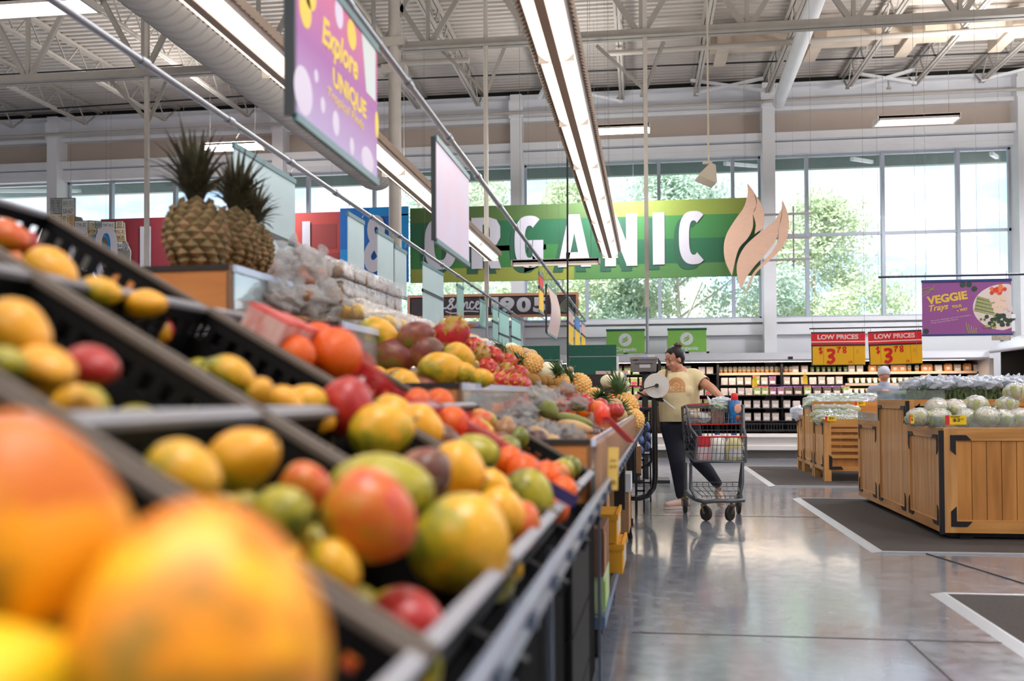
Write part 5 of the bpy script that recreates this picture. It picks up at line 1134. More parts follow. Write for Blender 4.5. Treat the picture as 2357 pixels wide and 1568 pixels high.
def bunch_proto(seed, m_, L=0.15, n=110, wide=0.10):
    rd = random.Random(seed); r_ = empty('bagged_greens', (0, 0, 0)); q = MB()
    for k in range(n):
        x = rd.uniform(-wide, wide); y = rd.uniform(-0.05, 0.05); l_ = L*rd.uniform(0.6, 1.05); tx = rd.gauss(0, 0.035); ty = rd.gauss(0, 0.03); w2 = rd.uniform(0.004, 0.009)
        q.add([(x-w2, y, 0), (x+w2, y, 0), (x+tx*0.5+w2, y+ty*0.5, l_*0.6), (x+tx*0.5-w2, y+ty*0.5, l_*0.6), (x+tx*1.4, y+ty, l_)], [(0, 1, 2, 3), (3, 2, 4)])
    q.build('leaves', m_, r_)
    q = MB(); q.ell((0, 0, L*1.12), (wide*1.1, 0.06, L*0.40), 22, 14, fn=lump(4, 0.7, seed)); q.build('bag', m_bagb, r_, smooth='all')
    return r_
gp = [bunch_proto(1, m_gr[0]), bunch_proto(2, m_gr[1]), bunch_proto(3, m_gr[0])]; usedg = [0, 0, 0]
for i in range(26):
    k = i % 3; o = gp[k] if not usedg[k] else clone(gp[k]); usedg[k] = 1
    px_ = 2108+i*12; p = P(px_, 905, by1+bys[1]+0.2+0.3*(i % 3)); o.location = (p.x, p.y, 1.075); o.rotation_euler = (R(-12+6*(i % 4)), R((i*53) % 24-12), R((i*31) % 50-25)); o.scale = (1, 1, 0.88+0.12*((i*7) % 3)/2)
    tag(o, 'clear bag of dark green bunches on the upper level of the near bin', 'bagged greens', 'bags of greens on the near bin')
# grapes / celery-like bags on the farther bin
m_grape = mat('grape_green', (176, 188, 96), 0.3, coat=0.3); m_stalk = mat('stalk_green', (122, 160, 66), 0.5, c2=(190, 210, 130), vs=14)
def grape_proto(seed):
    rd = random.Random(seed); r_ = empty('bagged_grapes', (0, 0, 0)); q = MB()
    for k in range(55): q.ell((rd.gauss(0, 0.055), rd.gauss(0, 0.05), 0.02+abs(rd.gauss(0, 0.03))), 0.013, 8, 6)
    q.build('grapes', m_grape, r_, smooth='all')
    q = MB(); q.ell((0, 0, 0.05), (0.12, 0.1, 0.07), 20, 12, fn=lump(4, 0.4, seed)); q.build('bag', m_bag, r_, smooth='all'); return r_
gq = [grape_proto(1), grape_proto(5)]; ug = [0, 0]
for i, (px_, py_, dy) in enumerate(((1895, 952, .15), (1918, 955, .2), (1942, 953, .15), (1966, 955, .18), (1905, 944, .4), (1930, 942, .4), (1956, 943, .4), (1885, 945, .4))):
    k = i % 2; o = gq[k] if not ug[k] else clone(gq[k]); ug[k] = 1; p = P(px_, py_, by2+dy); o.location = (p.x, p.y, zl2-0.06+0.06*(dy > .3)); o.rotation_euler = (0, 0, i)
    tag(o, 'bag of pale green grapes on the lower level of the farther bin', 'bagged grapes', 'bags of grapes on the farther bin')
def stalk_proto(seed, ms_, horiz=True):
    rd = random.Random(seed); r_ = empty('bagged_stalks', (0, 0, 0)); q = MB()
    for k in range(16):
        y0 = rd.uniform(-0.03, 0.03); z0 = rd.uniform(0, 0.04); q.tube([(-0.12, y0, z0), (0.02, y0+rd.uniform(-.01, .01), z0+0.01), (0.14, y0*1.8, z0+rd.uniform(-0.02, 0.05))], [0.008, 0.007, 0.003], 5)
    q.build('stalks', ms_, r_); q = MB(); q.ell((0, 0, 0.03), (0.16, 0.06, 0.055), 20, 12, fn=lump(4, 0.5, seed)); q.build('bag', m_bag, r_, smooth='all'); return r_
m_rad = mat('radish_red', (130, 40, 50), 0.5, c2=(210, 190, 190), vs=25)
sp = [stalk_proto(1, m_stalk), stalk_proto(2, m_stalk), stalk_proto(3, m_rad)]; us = [0, 0, 0]
for i in range(20):
    px_ = 1866+i*7.6; k = 2 if 2000 < px_ < 2045 or i in (15, 16) else i % 2
    o = sp[k] if not us[k] else clone(sp[k]); us[k] = 1; p = P(px_, 915, by2+0.95+0.2*(i % 3)); o.location = (p.x, p.y, zt2-0.06+0.045*(i % 3)); o.rotation_euler = (R((i*41) % 40-20), R(-15+(i*17) % 20), R((i*67) % 120-60))
    tag(o, ('clear bag of red and white roots' if k == 2 else 'clear bag of pale green stalks')+' on the upper level of the farther bin', 'bagged stalks' , 'bags of '+('roots' if k == 2 else 'stalks')+' on the farther bin')
for i, px_ in enumerate((1897, 1925, 1955)):
    o = clone(sp[0]); p = P(px_, 935, by2+0.55); o.location = (p.x, p.y, zl2+0.10); o.rotation_euler = (0, R(5), R(8*i)); tag(o, 'clear bag of long green stalks leaning behind the grapes', 'bagged stalks', 'bags of stalks behind the grapes')
q = MB(); a = P(1836, 955, by2+1.9)
q.ell((0, 0, 0.0), (0.11, 0.1, 0.10), 18, 12, fn=lump(4, 0.5, 3)); tag(q.build('plastic_bag', m_bagb, loc=(a.x, a.y, zl2+0.05), smooth='all'), 'crumpled pale blue plastic bag at the far left end of the farther bin', 'bag')

# ================================================================== weighing station, bag stand
m_kg = mat('scale_grey', (112, 108, 106), 0.45); a = P(1486, 838, 12.6)
ks = empty('weighing_station', (a.x, 12.6, 0), 0, 'grey weighing and label station on a dark stand left of the woman', 'scale')
hz = a.z; q = MB(); q.prism([(-0.19, hz-0.10), (0.14, hz-0.10), (0.15, hz+0.09), (-0.2, hz+0.09)], 0, 0.22); q.build('housing', m_kg, ks, bevel=0.006)
q = MB(); q.prism([(-0.205, hz+0.06), (0.155, hz+0.06), (0.155, hz+0.09), (-0.205, hz+0.09)], -0.01, 0.23); q.build('lid', mat('scale_grey_light', (138, 132, 128), 0.45), ks)
q = MB(); q.bx(-0.14, 0.09, -0.004, 0, hz+0.0, hz+0.008); q.bx(-0.16, -0.1, -0.006, 0, hz+0.045, hz+0.075); q.build('slot', m_dark, ks)
q = MB(); q.bx(-0.08, 0.06, -0.006, 0, hz-0.05, hz-0.005); q.build('label_plate', mat('scale_label', (190, 190, 196), 0.5), ks)
q = MB(); disc(q, 0.0, hz+0.075, 0.012, -0.012); q.build('indicator', emis('blue_led', (60, 90, 255), 1.5), ks)
q = MB(); q.prism([(0.16, hz-0.09), (0.20, hz-0.10), (0.2, hz+0.02), (0.16, hz+0.08)], 0.0, 0.2); q.build('side_cheek', m_dark, ks)
q = MB(); q.bx(0.28, 0.33, 0, 0.04, 1.0, hz+0.08); q.prism([(0.26, hz-0.02), (0.36, hz-0.04), (0.36, hz+0.10), (0.33, hz+0.10)], 0, 0.03); q.build('display_arm', m_dark, ks)
q = MB(); q.bx(-0.05, 0.03, 0.1, 0.18, 0, hz-0.1); q.bx(-0.3, 0.3, -0.1, 0.4, 0, 0.04); q.bx(-0.25, 0.25, -0.1, 0.3, 0.95, 0.98); q.build('stand', m_dark, ks)
q = MB(); q.bx(0.03, 0.12, 0.02, 0.16, hz+0.09, hz+0.12); q.build('collar', m_fr, ks)

Ys = 9.25; a = P(1511, 888, Ys); bs_ = empty('bag_stand', (a.x, Ys, 0), 0, 'black curved-tube stand holding a white roll of produce bags', 'bag stand')
m_blk2 = mat('tube_black', (18, 18, 20), 0.3, coat=0.4); hz = a.z; cxp = P(1507, 1000, Ys).x-a.x
zb_ = P(1480, 1147, Ys).z
q = MB(); q.tube([(cxp, 0, hz-0.1), (cxp, 0, zb_+0.2), (cxp-0.015, 0, zb_+0.1), (cxp-0.07, 0, zb_+0.025), (cxp-0.15, 0, zb_), (cxp-0.5, 0, zb_)], 0.027, 14); q.build('tube', m_blk2, bs_, smooth=True)
q = MB(); q.tube([(cxp-0.02, 0.2, 0.62), (cxp-0.02, 0.2, 0.52), (cxp-0.06, 0.2, 0.45), (cxp-0.12, 0.2, 0.43), (cxp-0.32, 0.2, 0.43)], 0.015, 10); q.build('lower_arm', m_blk2, bs_, smooth=True)
q = MB(); mt = M.Translation((0, 0, hz)) @ M.Rotation(pi/2, 4, 'X')
q.lathe([(0.02, -0.10), (0.118, -0.10), (0.118, 0.10), (0.02, 0.10)], 40, mtx=mt); q.build('bag_roll', mat('roll_white', (226, 224, 220), 0.6, var=0.03, vs=30), bs_, smooth=True)
for rr in (0.05, 0.075, 0.1): q = MB(); q.tube([(rr*cos(t_), -0.1005, hz+rr*sin(t_)) for t_ in [2*pi*i/40 for i in range(40)]], 0.0012, 4, closed=True); q.build('roll_ring', mat('roll_line', (200, 196, 192), 0.6), bs_)
q = MB(); q.lathe([(0.0, -0.12), (0.018, -0.12), (0.018, 0.0)], 12, mtx=mt @ M.Translation((0, 0, 0.22))); q.tube([(0, -0.12, hz), (-0.13, -0.14, hz-0.035)], 0.005, 6); q.tube([(-0.13, -0.14, hz-0.035), (-0.165, -0.14, hz-0.045)], 0.017, 8); q.build('crank', m_dark, bs_)
q = MB(); q.tube([(cxp, 0, hz-0.12), (-0.06, 0, hz-0.13), (-0.18, 0.05, hz-0.06)], 0.01, 6); q.tube([(cxp, 0, hz-0.12), (0.06, -0.05, hz-0.14)], 0.02, 6); q.tube([(-0.02, 0.15, hz+0.14), (-0.1, 0.15, hz+0.08), (-0.14, 0.1, hz-0.02)], 0.007, 6); q.build('bracket', m_dark, bs_)
q = MB(); q.bar((0.06, -0.06, hz-0.13), (0.17, -0.08, hz-0.22), 0.035, 0.004); q.build('loose_bag_end', mat('bag_end', (206, 220, 240), 0.4), bs_)

# ================================================================== shopping cart
YF, YR = 8.78, 9.42
m_cart = mat('cart_grey', (92, 96, 102), 0.35, 0.5); m_wirec = mat('cart_wire', (84, 88, 94), 0.35, 0.6); m_cred = mat('cart_red', (180, 36, 40), 0.4); m_tyre = mat('tyre', (36, 32, 32), 0.6); m_hub = mat('hub', (120, 108, 84), 0.4, 0.5)
cc = P(1650, 1100, 9.1); cart = empty('shopping_cart', (cc.x, cc.y, 0), 0, 'grey wire shopping cart with red trim, filled with bags and milk jugs', 'shopping cart')
def cl(px, py, Y): p = P(px, py, Y); return V((p.x-cc.x, p.y-cc.y, p.z))
def wall(q, A, B, C, D, nu, nv, r=0.0026):
    """wire grid over the quad A(bottom-left) B(bottom-right) C(top-right) D(top-left)"""
    for i in range(nu+1):
        t_ = i/nu; q.tube([A.lerp(B, t_), D.lerp(C, t_)], r, 5)
    for i in range(nv+1):
        t_ = i/nv; q.tube([A.lerp(D, t_), B.lerp(C, t_)], r*1.15, 5)
fl_b, fr_b = cl(1598, 1063, YF), cl(1716, 1063, YF); fl_t, fr_t = cl(1606, 1006, YF), cl(1717, 1006, YF)
rl_b, rr_b = cl(1576, 1040, YR), cl(1706, 1042, YR); rl_t, rr_t = cl(1570, 938, YR), cl(1706, 938, YR)
ml_t, mr_t = cl(1590, 985, 9.05), cl(1712, 985, 9.05); m2l, m2r = cl(1579, 934, 9.2), cl(1711, 934, 9.2)
q = MB(); wall(q, fl_b, fr_b, fr_t, fl_t, 12, 3); q.build('front_wires', m_wirec, cart)
q = MB(); wall(q, rl_b, fl_b, fl_t, ml_t.lerp(rl_t, 0.0), 4, 4); wall(q, fr_b, rr_b, mr_t, fr_t, 4, 4); wall(q, rl_b, rr_b, rr_t, rl_t, 12, 6); wall(q, rl_b, ml_t.lerp(fl_b, 0.3), m2l, rl_t, 3, 5); q.build('side_wires', m_wirec, cart)
q = MB(); wall(q, fl_b, fr_b, rr_b, rl_b, 12, 8); q.build('basket_floor', m_wirec, cart)
u0, u1 = cl(1580, 978, 9.12), cl(1712, 976, 9.12); q = MB(); wall(q, u0, u1, m2r, m2l, 15, 3); wall(q, u0, u1, cl(1706, 974, YR), cl(1573, 974, YR), 12, 4)
q.build('upper_basket', m_wirec, cart)
q = MB(); wall(q, cl(1585, 1005, 9.14), cl(1712, 1005, 9.14), u1, u0, 14, 2); q.build('upper_grid', m_wirec, cart)
q = MB()
q.tube([fl_b, fl_t, ml_t, m2l, rl_t], 0.011, 8); q.tube([fr_b, fr_t, mr_t, m2r, rr_t], 0.011, 8); q.tube([m2l, m2r], 0.008, 8); q.tube([rl_t, rr_t], 0.009, 8); q.tube([fl_b, fr_b, rr_b, rl_b], 0.012, 8, closed=True); q.tube([rl_b, rl_t], 0.011, 8); q.tube([rr_b, rr_t], 0.011, 8)
q.bar(fr_b, fr_t, 0.03, 0.012); q.bar(fl_b, fl_t, 0.022, 0.01); q.build('basket_frame', m_cart, cart, smooth=True)
q = MB(); q.tube([fl_t, fr_t], 0.0075, 8); q.build('front_rim', m_cred, cart, smooth=True)
q = MB(); q.tube([cl(1582, 934, 9.5), cl(1636, 931, 9.5), cl(1704, 932, 9.5)], 0.016, 12); q.build('handle', m_cred, cart, smooth=True)
q = MB()
for a_, b_ in ((cl(1582, 934, 9.5), rl_t), (cl(1704, 932, 9.5), rr_t)): q.tube([a_, b_], 0.013, 8)
q.build('handle_bracket', m_cart, cart)
q = MB(); q.tube([u0, u1], 0.006, 6); q.build('seat_rim', m_cred, cart)
# chassis
q = MB(); cur = [cl(1578, 1130, 9.4), cl(1585, 1140, 9.2), cl(1600, 1150, 8.95), cl(1622, 1156, 8.76), cl(1650, 1153, 8.74), cl(1680, 1154, 8.74), cl(1711, 1152, 8.8), cl(1708, 1130, 9.4)]
q.tube(cur, 0.018, 12); q.tube([cl(1578, 1065, 9.4), cl(1578, 1130, 9.4)], 0.016, 10); q.tube([cl(1708, 1068, 9.3), cl(1704, 1100, 9.35), cl(1700, 1140, 9.38)], 0.014, 10); q.tube([cl(1709, 1066, 8.9), cl(1709, 1110, 8.85), cl(1702, 1150, 8.85)], 0.015, 10); q.tube([cl(1590, 1066, 8.95), cl(1590, 1125, 8.95), cl(1603, 1150, 8.9)], 0.014, 10)
q.build('chassis', m_cart, cart, smooth=True)
A_, B_, C_, D_ = cl(1616, 1142, 8.82), cl(1702, 1142, 8.82), cl(1700, 1120, 9.4), cl(1590, 1120, 9.4); q = MB()
for i in range(9):
    t_ = i/8; q.tube([A_.lerp(B_, t_)+V((0, 0, -0.02)), A_.lerp(B_, t_), D_.lerp(C_, t_), D_.lerp(C_, t_)+V((0, 0, 0.04))], 0.003, 5)
for t_ in (0, 0.5, 1): q.tube([A_.lerp(D_, t_), B_.lerp(C_, t_)], 0.0035, 5)
q.tube([D_+V((0, 0, 0.04)), C_+V((0, 0, 0.04))], 0.004, 5); q.build('lower_tray', m_wirec, cart)
def castor(p, rz_, r_w=0.068):
    w_ = MB(); mt = M.Translation((p.x, p.y, r_w)) @ M.Rotation(rz_, 4, 'Z') @ M.Rotation(pi/2, 4, 'Y')
    w_.lathe([(r_w*0.72, -0.016), (r_w*0.93, -0.016), (r_w, -0.008), (r_w, 0.008), (r_w*0.93, 0.016), (r_w*0.72, 0.016)], 28, 0, mt); wo_ = w_.build('wheel', m_tyre, cart, smooth=True)
    h = MB(); h.lathe([(0.0, -0.012), (r_w*0.72, -0.012), (r_w*0.72, 0.012), (0.0, 0.012)], 24, 0, mt); h.build('hub', m_hub, wo_, smooth=True)
    f = MB(); d_ = V((cos(rz_), sin(rz_), 0)); n_ = V((-sin(rz_), cos(rz_), 0))
    for s_ in (-1, 1): f.bar(V((p.x, p.y, r_w))+d_*0.024*s_, V((p.x, p.y, r_w*2.05))+d_*0.024*s_+n_*0.03, 0.022, 0.005)
    f.box((p.x+n_.x*0.03, p.y+n_.y*0.03, r_w*2.1), (0.055, 0.05, 0.012)); f.tube([(p.x+n_.x*0.03, p.y+n_.y*0.03, r_w*2.1), (p.x+n_.x*0.03, p.y+n_.y*0.03, r_w*2.1+0.04)], 0.014, 8); f.tube([V((p.x, p.y, r_w))-d_*0.03, V((p.x, p.y, r_w))+d_*0.03], 0.007, 8); f.build('fork', m_hub, cart)
castor(cl(1625, 1180, 8.8), R(38)); castor(cl(1680, 1180, 8.8), R(-35)); castor(cl(1577, 1160, 9.38), R(5)); castor(cl(1700, 1160, 9.38), R(4))
# goods in the cart
def thing(name, q, m_, loc, lab, cat, grp=None, **k): return tag(q.build(name, m_, loc=loc, **k), lab, cat, grp)
def jug(px, py, Y, body, cap, lab, h=0.25, w_=0.075):
    p = P(px, py, Y); r_ = empty('milk_jug', (p.x, p.y, p.z), R(20), lab, 'jug')
    q = MB(); q.lathe([(w_*0.9, 0), (w_, 0.01), (w_, h*0.55), (w_*0.8, h*0.72), (w_*0.36, h*0.9), (0.02, h*0.93), (0.02, h*0.97)], 20); q.build('body', body, r_, smooth=True)
    q = MB(); q.lathe([(0.022, h*0.95), (0.022, h)], 14); q.build('cap', cap, r_)
    q = MB(); q.tube([(w_*0.75, 0, h*0.45), (w_*1.15, 0, h*0.6), (w_*0.8, 0, h*0.8), (w_*0.3, 0, h*0.88)], 0.011, 8); q.build('grip', body, r_, smooth=True)
    q = MB(); q.tube([(w_*1.01*cos(t_), w_*1.01*sin(t_), h*0.35) for t_ in [R(200+10*i) for i in range(15)]], 0.0, 4) if False else None
    q = MB(); vs = []
    for i in range(13): t_ = R(210+10*i); vs += [(w_*1.012*cos(t_), w_*1.012*sin(t_), h*0.16), (w_*1.012*cos(t_), w_*1.012*sin(t_), h*0.46)]
    q.add(vs, [(2*i, 2*i+2, 2*i+3, 2*i+1) for i in range(12)]); q.build('label', mat('jug_label', (232, 230, 226), 0.5, c2=(190, 196, 214), vs=26), r_)
capb = mat('cap_blue', (30, 60, 150), 0.4)
jug(1651, 1060, 8.95, mat('jug_white', (226, 226, 222), 0.35), capb, 'white milk jug with a blue cap in the lower basket of the cart')
jug(1689, 1061, 8.93, mat('jug_cream', (214, 208, 160), 0.35), capb, 'pale yellow jug with a blue cap at the front right of the cart basket')
p = P(1618, 1061, 8.95); r_ = empty('red_white_pack', (p.x, p.y, p.z), R(12), 'red and white carton at the front left of the cart basket', 'carton')
q = MB(); q.bx(-0.055, 0.055, -0.05, 0.05, 0, 0.13); q.build('lower_carton', mat('carton_white', (222, 214, 218), 0.5, c2=(214, 150, 160), vs=10), r_); q = MB(); q.bx(-0.056, 0.056, -0.051, 0.051, 0.13, 0.225); q.build('red_top', mat('carton_red', (206, 40, 52), 0.45), r_)
p = P(1691, 975, 9.2); r_ = empty('blue_bottle', (p.x, p.y, p.z), R(10), 'blue bottle with a red cap standing in the upper cart basket', 'bottle')
q = MB(); q.lathe([(0.05, 0), (0.056, 0.01), (0.056, 0.15), (0.05, 0.19), (0.034, 0.22)], 20); q.build('body', mat('bottle_blue', (20, 86, 166), 0.3, c2=(40, 130, 200), vs=20), r_, smooth=True)
q = MB(); q.lathe([(0.033, 0.222), (0.034, 0.25), (0.03, 0.275), (0.024, 0.285)], 18); q.lathe([(0.02, 0.205), (0.036, 0.222)], 14); q.build('cap', mat('cap_red', (226, 30, 34), 0.35), r_, smooth=True)
q = MB(); q.ell((0.015, -0.056, 0.14), (0.034, 0.006, 0.045), 14, 8, 0); q.build('label_picture', mat('label_peach', (232, 170, 140), 0.5), r_, smooth='all'); q = MB(); q.ell((0.02, -0.056, 0.05), (0.026, 0.007, 0.03), 12, 8); q.build('label_food', mat('label_brown', (150, 76, 36), 0.5), r_, smooth='all')
def blob(name, px, py, Y, r, m_, lab, cat, seed=1, amp=0.35, f=3.5):
    p = P(px, py, Y); q = MB(); q.ell((0, 0, 0), r, 26, 16, fn=lump(f, amp, seed)); return tag(q.build(name, m_, loc=p, smooth='all'), lab, cat)
blob('plastic_bag', 1599, 960, 9.28, (0.09, 0.08, 0.065), mat('bag_mushroom', (196, 180, 160), 0.4, c2=(228, 220, 210), vs=26), 'pale bag of garlic-coloured produce at the left of the upper cart basket', 'bag', 2)
blob('plastic_bag', 1620, 963, 9.22, (0.055, 0.06, 0.05), mat('bag_white', (214, 216, 222), 0.3, coat=0.5, bump=1, bs=22), 'small white plastic bag beside the brown package in the cart', 'bag', 5)
p = P(1651, 975, 9.25); q = MB(); q.bx(-0.06, 0.06, -0.04, 0.04, 0, 0.14); thing('food_package', q, mat('pack_brown', (168, 128, 112), 0.45, c2=(120, 84, 74), vs=26), (p.x, p.y, p.z), 'brownish pink package in the middle of the upper cart basket', 'package', bevel=0.008)
blob('lettuce_bag', 1655, 936, 9.26, (0.09, 0.08, 0.055), mat('bag_lettuce', (150, 168, 130), 0.3, c2=(200, 212, 200), vs=18, coat=0.6), 'clear bag with a green lettuce on top of the cart', 'bag', 9)
blob('produce_bag', 1660, 924, 9.28, (0.10, 0.075, 0.04), mat('bag_paleblue', (206, 218, 230), 0.22, coat=0.7, bump=1, bs=18), 'pale blue plastic bag draped over the cart top at the hand of the woman', 'bag', 12, 0.5)
p = P(1634, 925, 9.25); q = MB(); q.tube([(0.02, 0, -0.05), (-0.01, 0, 0.02), (-0.025, 0, 0.055)], [0.014, 0.014, 0.004], 8); thing('bag_knot', q, m_fr, p, 'knotted end of a white plastic bag on the cart', 'bag', smooth=True)
p = P(1651, 936, 9.05); q = MB(); q.tube([(-0.025, 0, 0.0), (-0.018, 0, -0.03), (0.0, 0, -0.035), (0.018, 0, -0.03), (0.025, 0, 0.0), (0, 0, 0.003)], 0.003, 5, closed=True); thing('wire_hook', q, m_wirec, p, 'small wire clip on the front edge of the upper cart basket', 'clip')

# ================================================================== the woman
def remesh(parts, vox, name, m_, parent=None, smooth_it=4, cuts=(), sub=0):
    q = MB()
    for it in parts:
        if it[0] == 'c':                                     # tapered capsule chain
            _, pts, rs = it[:3]; fl = it[3] if len(it) > 3 else None
            q2 = MB()
            for i in range(len(pts)-1):
                a, b = V(pts[i]), V(pts[i+1]); k = max(2, int((b-a).length/0.02)); 
                q2.tube([a.lerp(b, t_/k) for t_ in range(k+1)], [rs[i]+(rs[i+1]-rs[i])*t_/k for t_ in range(k+1)], 14)
                q2.ell(a, rs[i], 14, 10)
            q2.ell(pts[-1], rs[-1], 14, 10); q.add(q2.v, q2.f)
        else:
            _, c, r_, rot = it; q.ell(c, r_, 24, 16, rot=rot)
    me = bpy.data.meshes.new(name); me.from_pydata(q.v, [], q.f); o = bpy.data.objects.new(name, me); col.objects.link(o)
    md = o.modifiers.new('r', 'REMESH'); md.mode = 'VOXEL'; md.voxel_size = vox
    sm = o.modifiers.new('s', 'SMOOTH'); sm.iterations = smooth_it; sm.factor = 0.5
    dg = bpy.context.evaluated_depsgraph_get(); me2 = bpy.data.meshes.new_from_object(o.evaluated_get(dg)); bpy.data.objects.remove(o); bpy.data.meshes.remove(me)
    if cuts:
        bm = bmesh.new(); bm.from_mesh(me2)
        for co, no in cuts: bmesh.ops.bisect_plane(bm, geom=bm.verts[:]+bm.edges[:]+bm.faces[:], plane_co=co, plane_no=no, clear_outer=True)
        bm.to_mesh(me2); bm.free()
    me2.polygons.foreach_set('use_smooth', [True]*len(me2.polygons)); me2.materials.clear(); me2.materials.append(m_)
    o = bpy.data.objects.new(name, me2); col.objects.link(o)
    if parent: o.parent = parent
    return o
YW = 9.72
wc = P(1575, 1166, YW); woman = empty('person', (wc.x, YW, 0), 0, 'woman in pale yellow sunburst T-shirt and dark trousers, reaching from her cart to the fruit', 'person')
def wl(px, py, dy=0.0): p = P(px, py, YW+dy); return V((p.x-wc.x, p.y-YW, p.z))
m_skin = mat('skin', (196, 140, 114), 0.45, var=0.05, vs=20, sss=0.1); m_hair = mat('hair_dark', (24, 20, 22), 0.5, var=0.3, vs=90, bump=0.3, bs=120, spec=0.3)
m_shirt = mat('shirt_yellow', (224, 208, 164), 0.85, var=0.03, vs=6, bump=0.35, bs=14); m_pant = mat('trousers_navy', (30, 34, 48), 0.85, var=0.15, vs=9, bump=0.4, bs=12)
head = wl(1552, 828, -0.04)
HR = M.Rotation(R(-58), 3, 'Z') @ M.Rotation(R(24), 3, 'X')       # face looks to the left and down
def hd(x, y, z): return head+HR @ V((x, y, z))
sL, sR = wl(1526, 868, 0.02), wl(1597, 866, 0.03)                   # left and right in the picture
eL, wL_ = wl(1502, 897, 0.12), wl(1472, 909, 0.02)
eR, wR_ = wl(1636, 893, -0.12), wl(1663, 917, -0.40)
neck0, neck1 = wl(1566, 862, 0.02), wl(1560, 845, -0.01)
hipL, hipR = wl(1545, 978, 0.0), wl(1585, 978, 0.05); kL, kR = wl(1559, 1062, -0.03), wl(1606, 1058, 0.10); aL, aR = wl(1567, 1136, 0.06), wl(1651, 1112, 0.22)
parts = [('e', hd(0, 0.012, 0.035), (0.072, 0.09, 0.085), HR), ('e', hd(0, -0.03, -0.03), (0.055, 0.062, 0.072), HR), ('e', hd(0, -0.055, -0.085), (0.028, 0.026, 0.024), HR), ('e', hd(0, -0.01, -0.06), (0.052, 0.06, 0.045), HR),
         ('c', [hd(0, -0.086, 0.018), hd(0, -0.101, -0.018)], [0.008, 0.0115]), ('e', hd(0.011, -0.094, -0.024), (0.009, 0.009, 0.007), HR), ('e', hd(-0.011, -0.094, -0.024), (0.009, 0.009, 0.007), HR),
         ('e', hd(0.03, -0.072, 0.028), (0.024, 0.010, 0.007), HR), ('e', hd(-0.03, -0.072, 0.028), (0.024, 0.010, 0.007), HR), ('e', hd(0.036, -0.068, -0.022), (0.02, 0.016, 0.018), HR), ('e', hd(-0.036, -0.068, -0.022), (0.02, 0.016, 0.018), HR),
         ('e', hd(0, -0.085, -0.052), (0.022, 0.012, 0.006), HR), ('e', hd(0, -0.082, -0.062), (0.018, 0.012, 0.006), HR), ('e', hd(0.071, 0.01, -0.01), (0.009, 0.019, 0.03), HR), ('e', hd(-0.071, 0.01, -0.01), (0.009, 0.019, 0.03), HR),
         ('c', [neck1, neck0], [0.052, 0.06]), ('c', [sL, eL], [0.05, 0.042]), ('c', [eL, wL_], [0.04, 0.026]), ('c', [sR, eR], [0.056, 0.045]), ('c', [eR, wR_], [0.045, 0.028]),
         ('c', [neck0, wl(1563, 900, 0.02), wl(1562, 960, 0.03)], [0.09, 0.13, 0.14]), ('c', [sL, sR], [0.048, 0.048]),
         ('c', [hipL, kL, aL], [0.10, 0.065, 0.04]), ('c', [hipR, kR, aR], [0.10, 0.062, 0.038]),
         ('c', [aL, wl(1569, 1150, 0.055)], [0.034, 0.028]), ('c', [aR, wl(1653, 1128, 0.23)], [0.032, 0.028])]
def hand(w_, d_, up, palm_r=0.034, curl=0.5, flip=1, thumb_side=1):
    d_ = d_.normalized(); up = (up-d_*up.dot(d_)).normalized(); s_ = d_.cross(up)*flip; out = []
    c_ = w_+d_*0.045
    for k in (-1, 0, 1): out.append(('c', [w_+s_*0.010*k, w_+d_*0.075+s_*0.022*k], [0.017, 0.013]))
    for k, (L_, o_) in enumerate(((0.062, -0.032), (0.074, -0.011), (0.069, 0.011), (0.052, 0.031))):
        b_ = w_+d_*0.078+s_*o_; p1 = b_+d_*L_*0.45-up*L_*0.12*curl*2; p2 = p1+d_*L_*0.3-up*L_*0.35*curl*1.5; p3 = p2+d_*L_*0.12-up*L_*0.3*curl*1.5
        out.append(('c', [b_, p1, p2, p3], [0.0095, 0.0088, 0.008, 0.007]))
    b_ = w_+d_*0.022-s_*0.028*thumb_side; out.append(('c', [b_, b_+d_*0.03-s_*0.022*thumb_side-up*0.01, b_+d_*0.056-s_*0.026*thumb_side-up*0.024], [0.013, 0.011, 0.009]))
    return out
parts += hand(wL_, wl(1452, 921, 0.0)-wL_, V((0, -0.3, 1)), curl=0.5)
parts += hand(wR_, V((0.10, -0.35, -0.5)), V((0, -0.8, 0.5)), curl=0.6)
remesh(parts, 0.0062, 'body', m_skin, woman, 3)
# shirt
tors = [('c', [wl(1564, 850, 0.0), wl(1566, 866, 0.02), wl(1562, 882, 0.01), wl(1563, 905, 0.0), wl(1560, 930, 0.0), wl(1561, 955, 0.0), wl(1561, 985, 0.02)], [0.066, 0.088, 0.135, 0.15, 0.15, 0.162, 0.168]),
        ('c', [wl(1540, 875, 0.0), wl(1541, 910, -0.03), wl(1541, 975, 0.0)], [0.09, 0.11, 0.10]), ('c', [wl(1586, 876, 0.03), wl(1584, 912, 0.0), wl(1584, 975, 0.02)], [0.10, 0.11, 0.115]),
        ('e', wl(1548, 902, -0.07), (0.085, 0.07, 0.07), None), ('e', wl(1577, 902, -0.07), (0.085, 0.07, 0.07), None),
        ('c', [wl(1530, 868, 0.02), sL, wl(1500, 898, 0.09)], [0.075, 0.07, 0.068]), ('c', [wl(1590, 866, 0.03), sR, wl(1632, 893, -0.09)], [0.078, 0.076, 0.072]), ('c', [wl(1560, 862, 0.03), wl(1595, 868, 0.03)], [0.06, 0.06]), ('c', [wl(1564, 862, 0.02), wl(1530, 870, 0.03)], [0.055, 0.055])]
sh_cuts = [(wl(1560, 970, 0), V((0.02, 0, -1))), (wl(1620, 883, -0.05), (eR-sR).normalized()), (wl(1505, 891, 0.07), (eL-sL).normalized()), (wl(1565, 852, 0), V((-0.05, -0.35, 1)).normalized())]
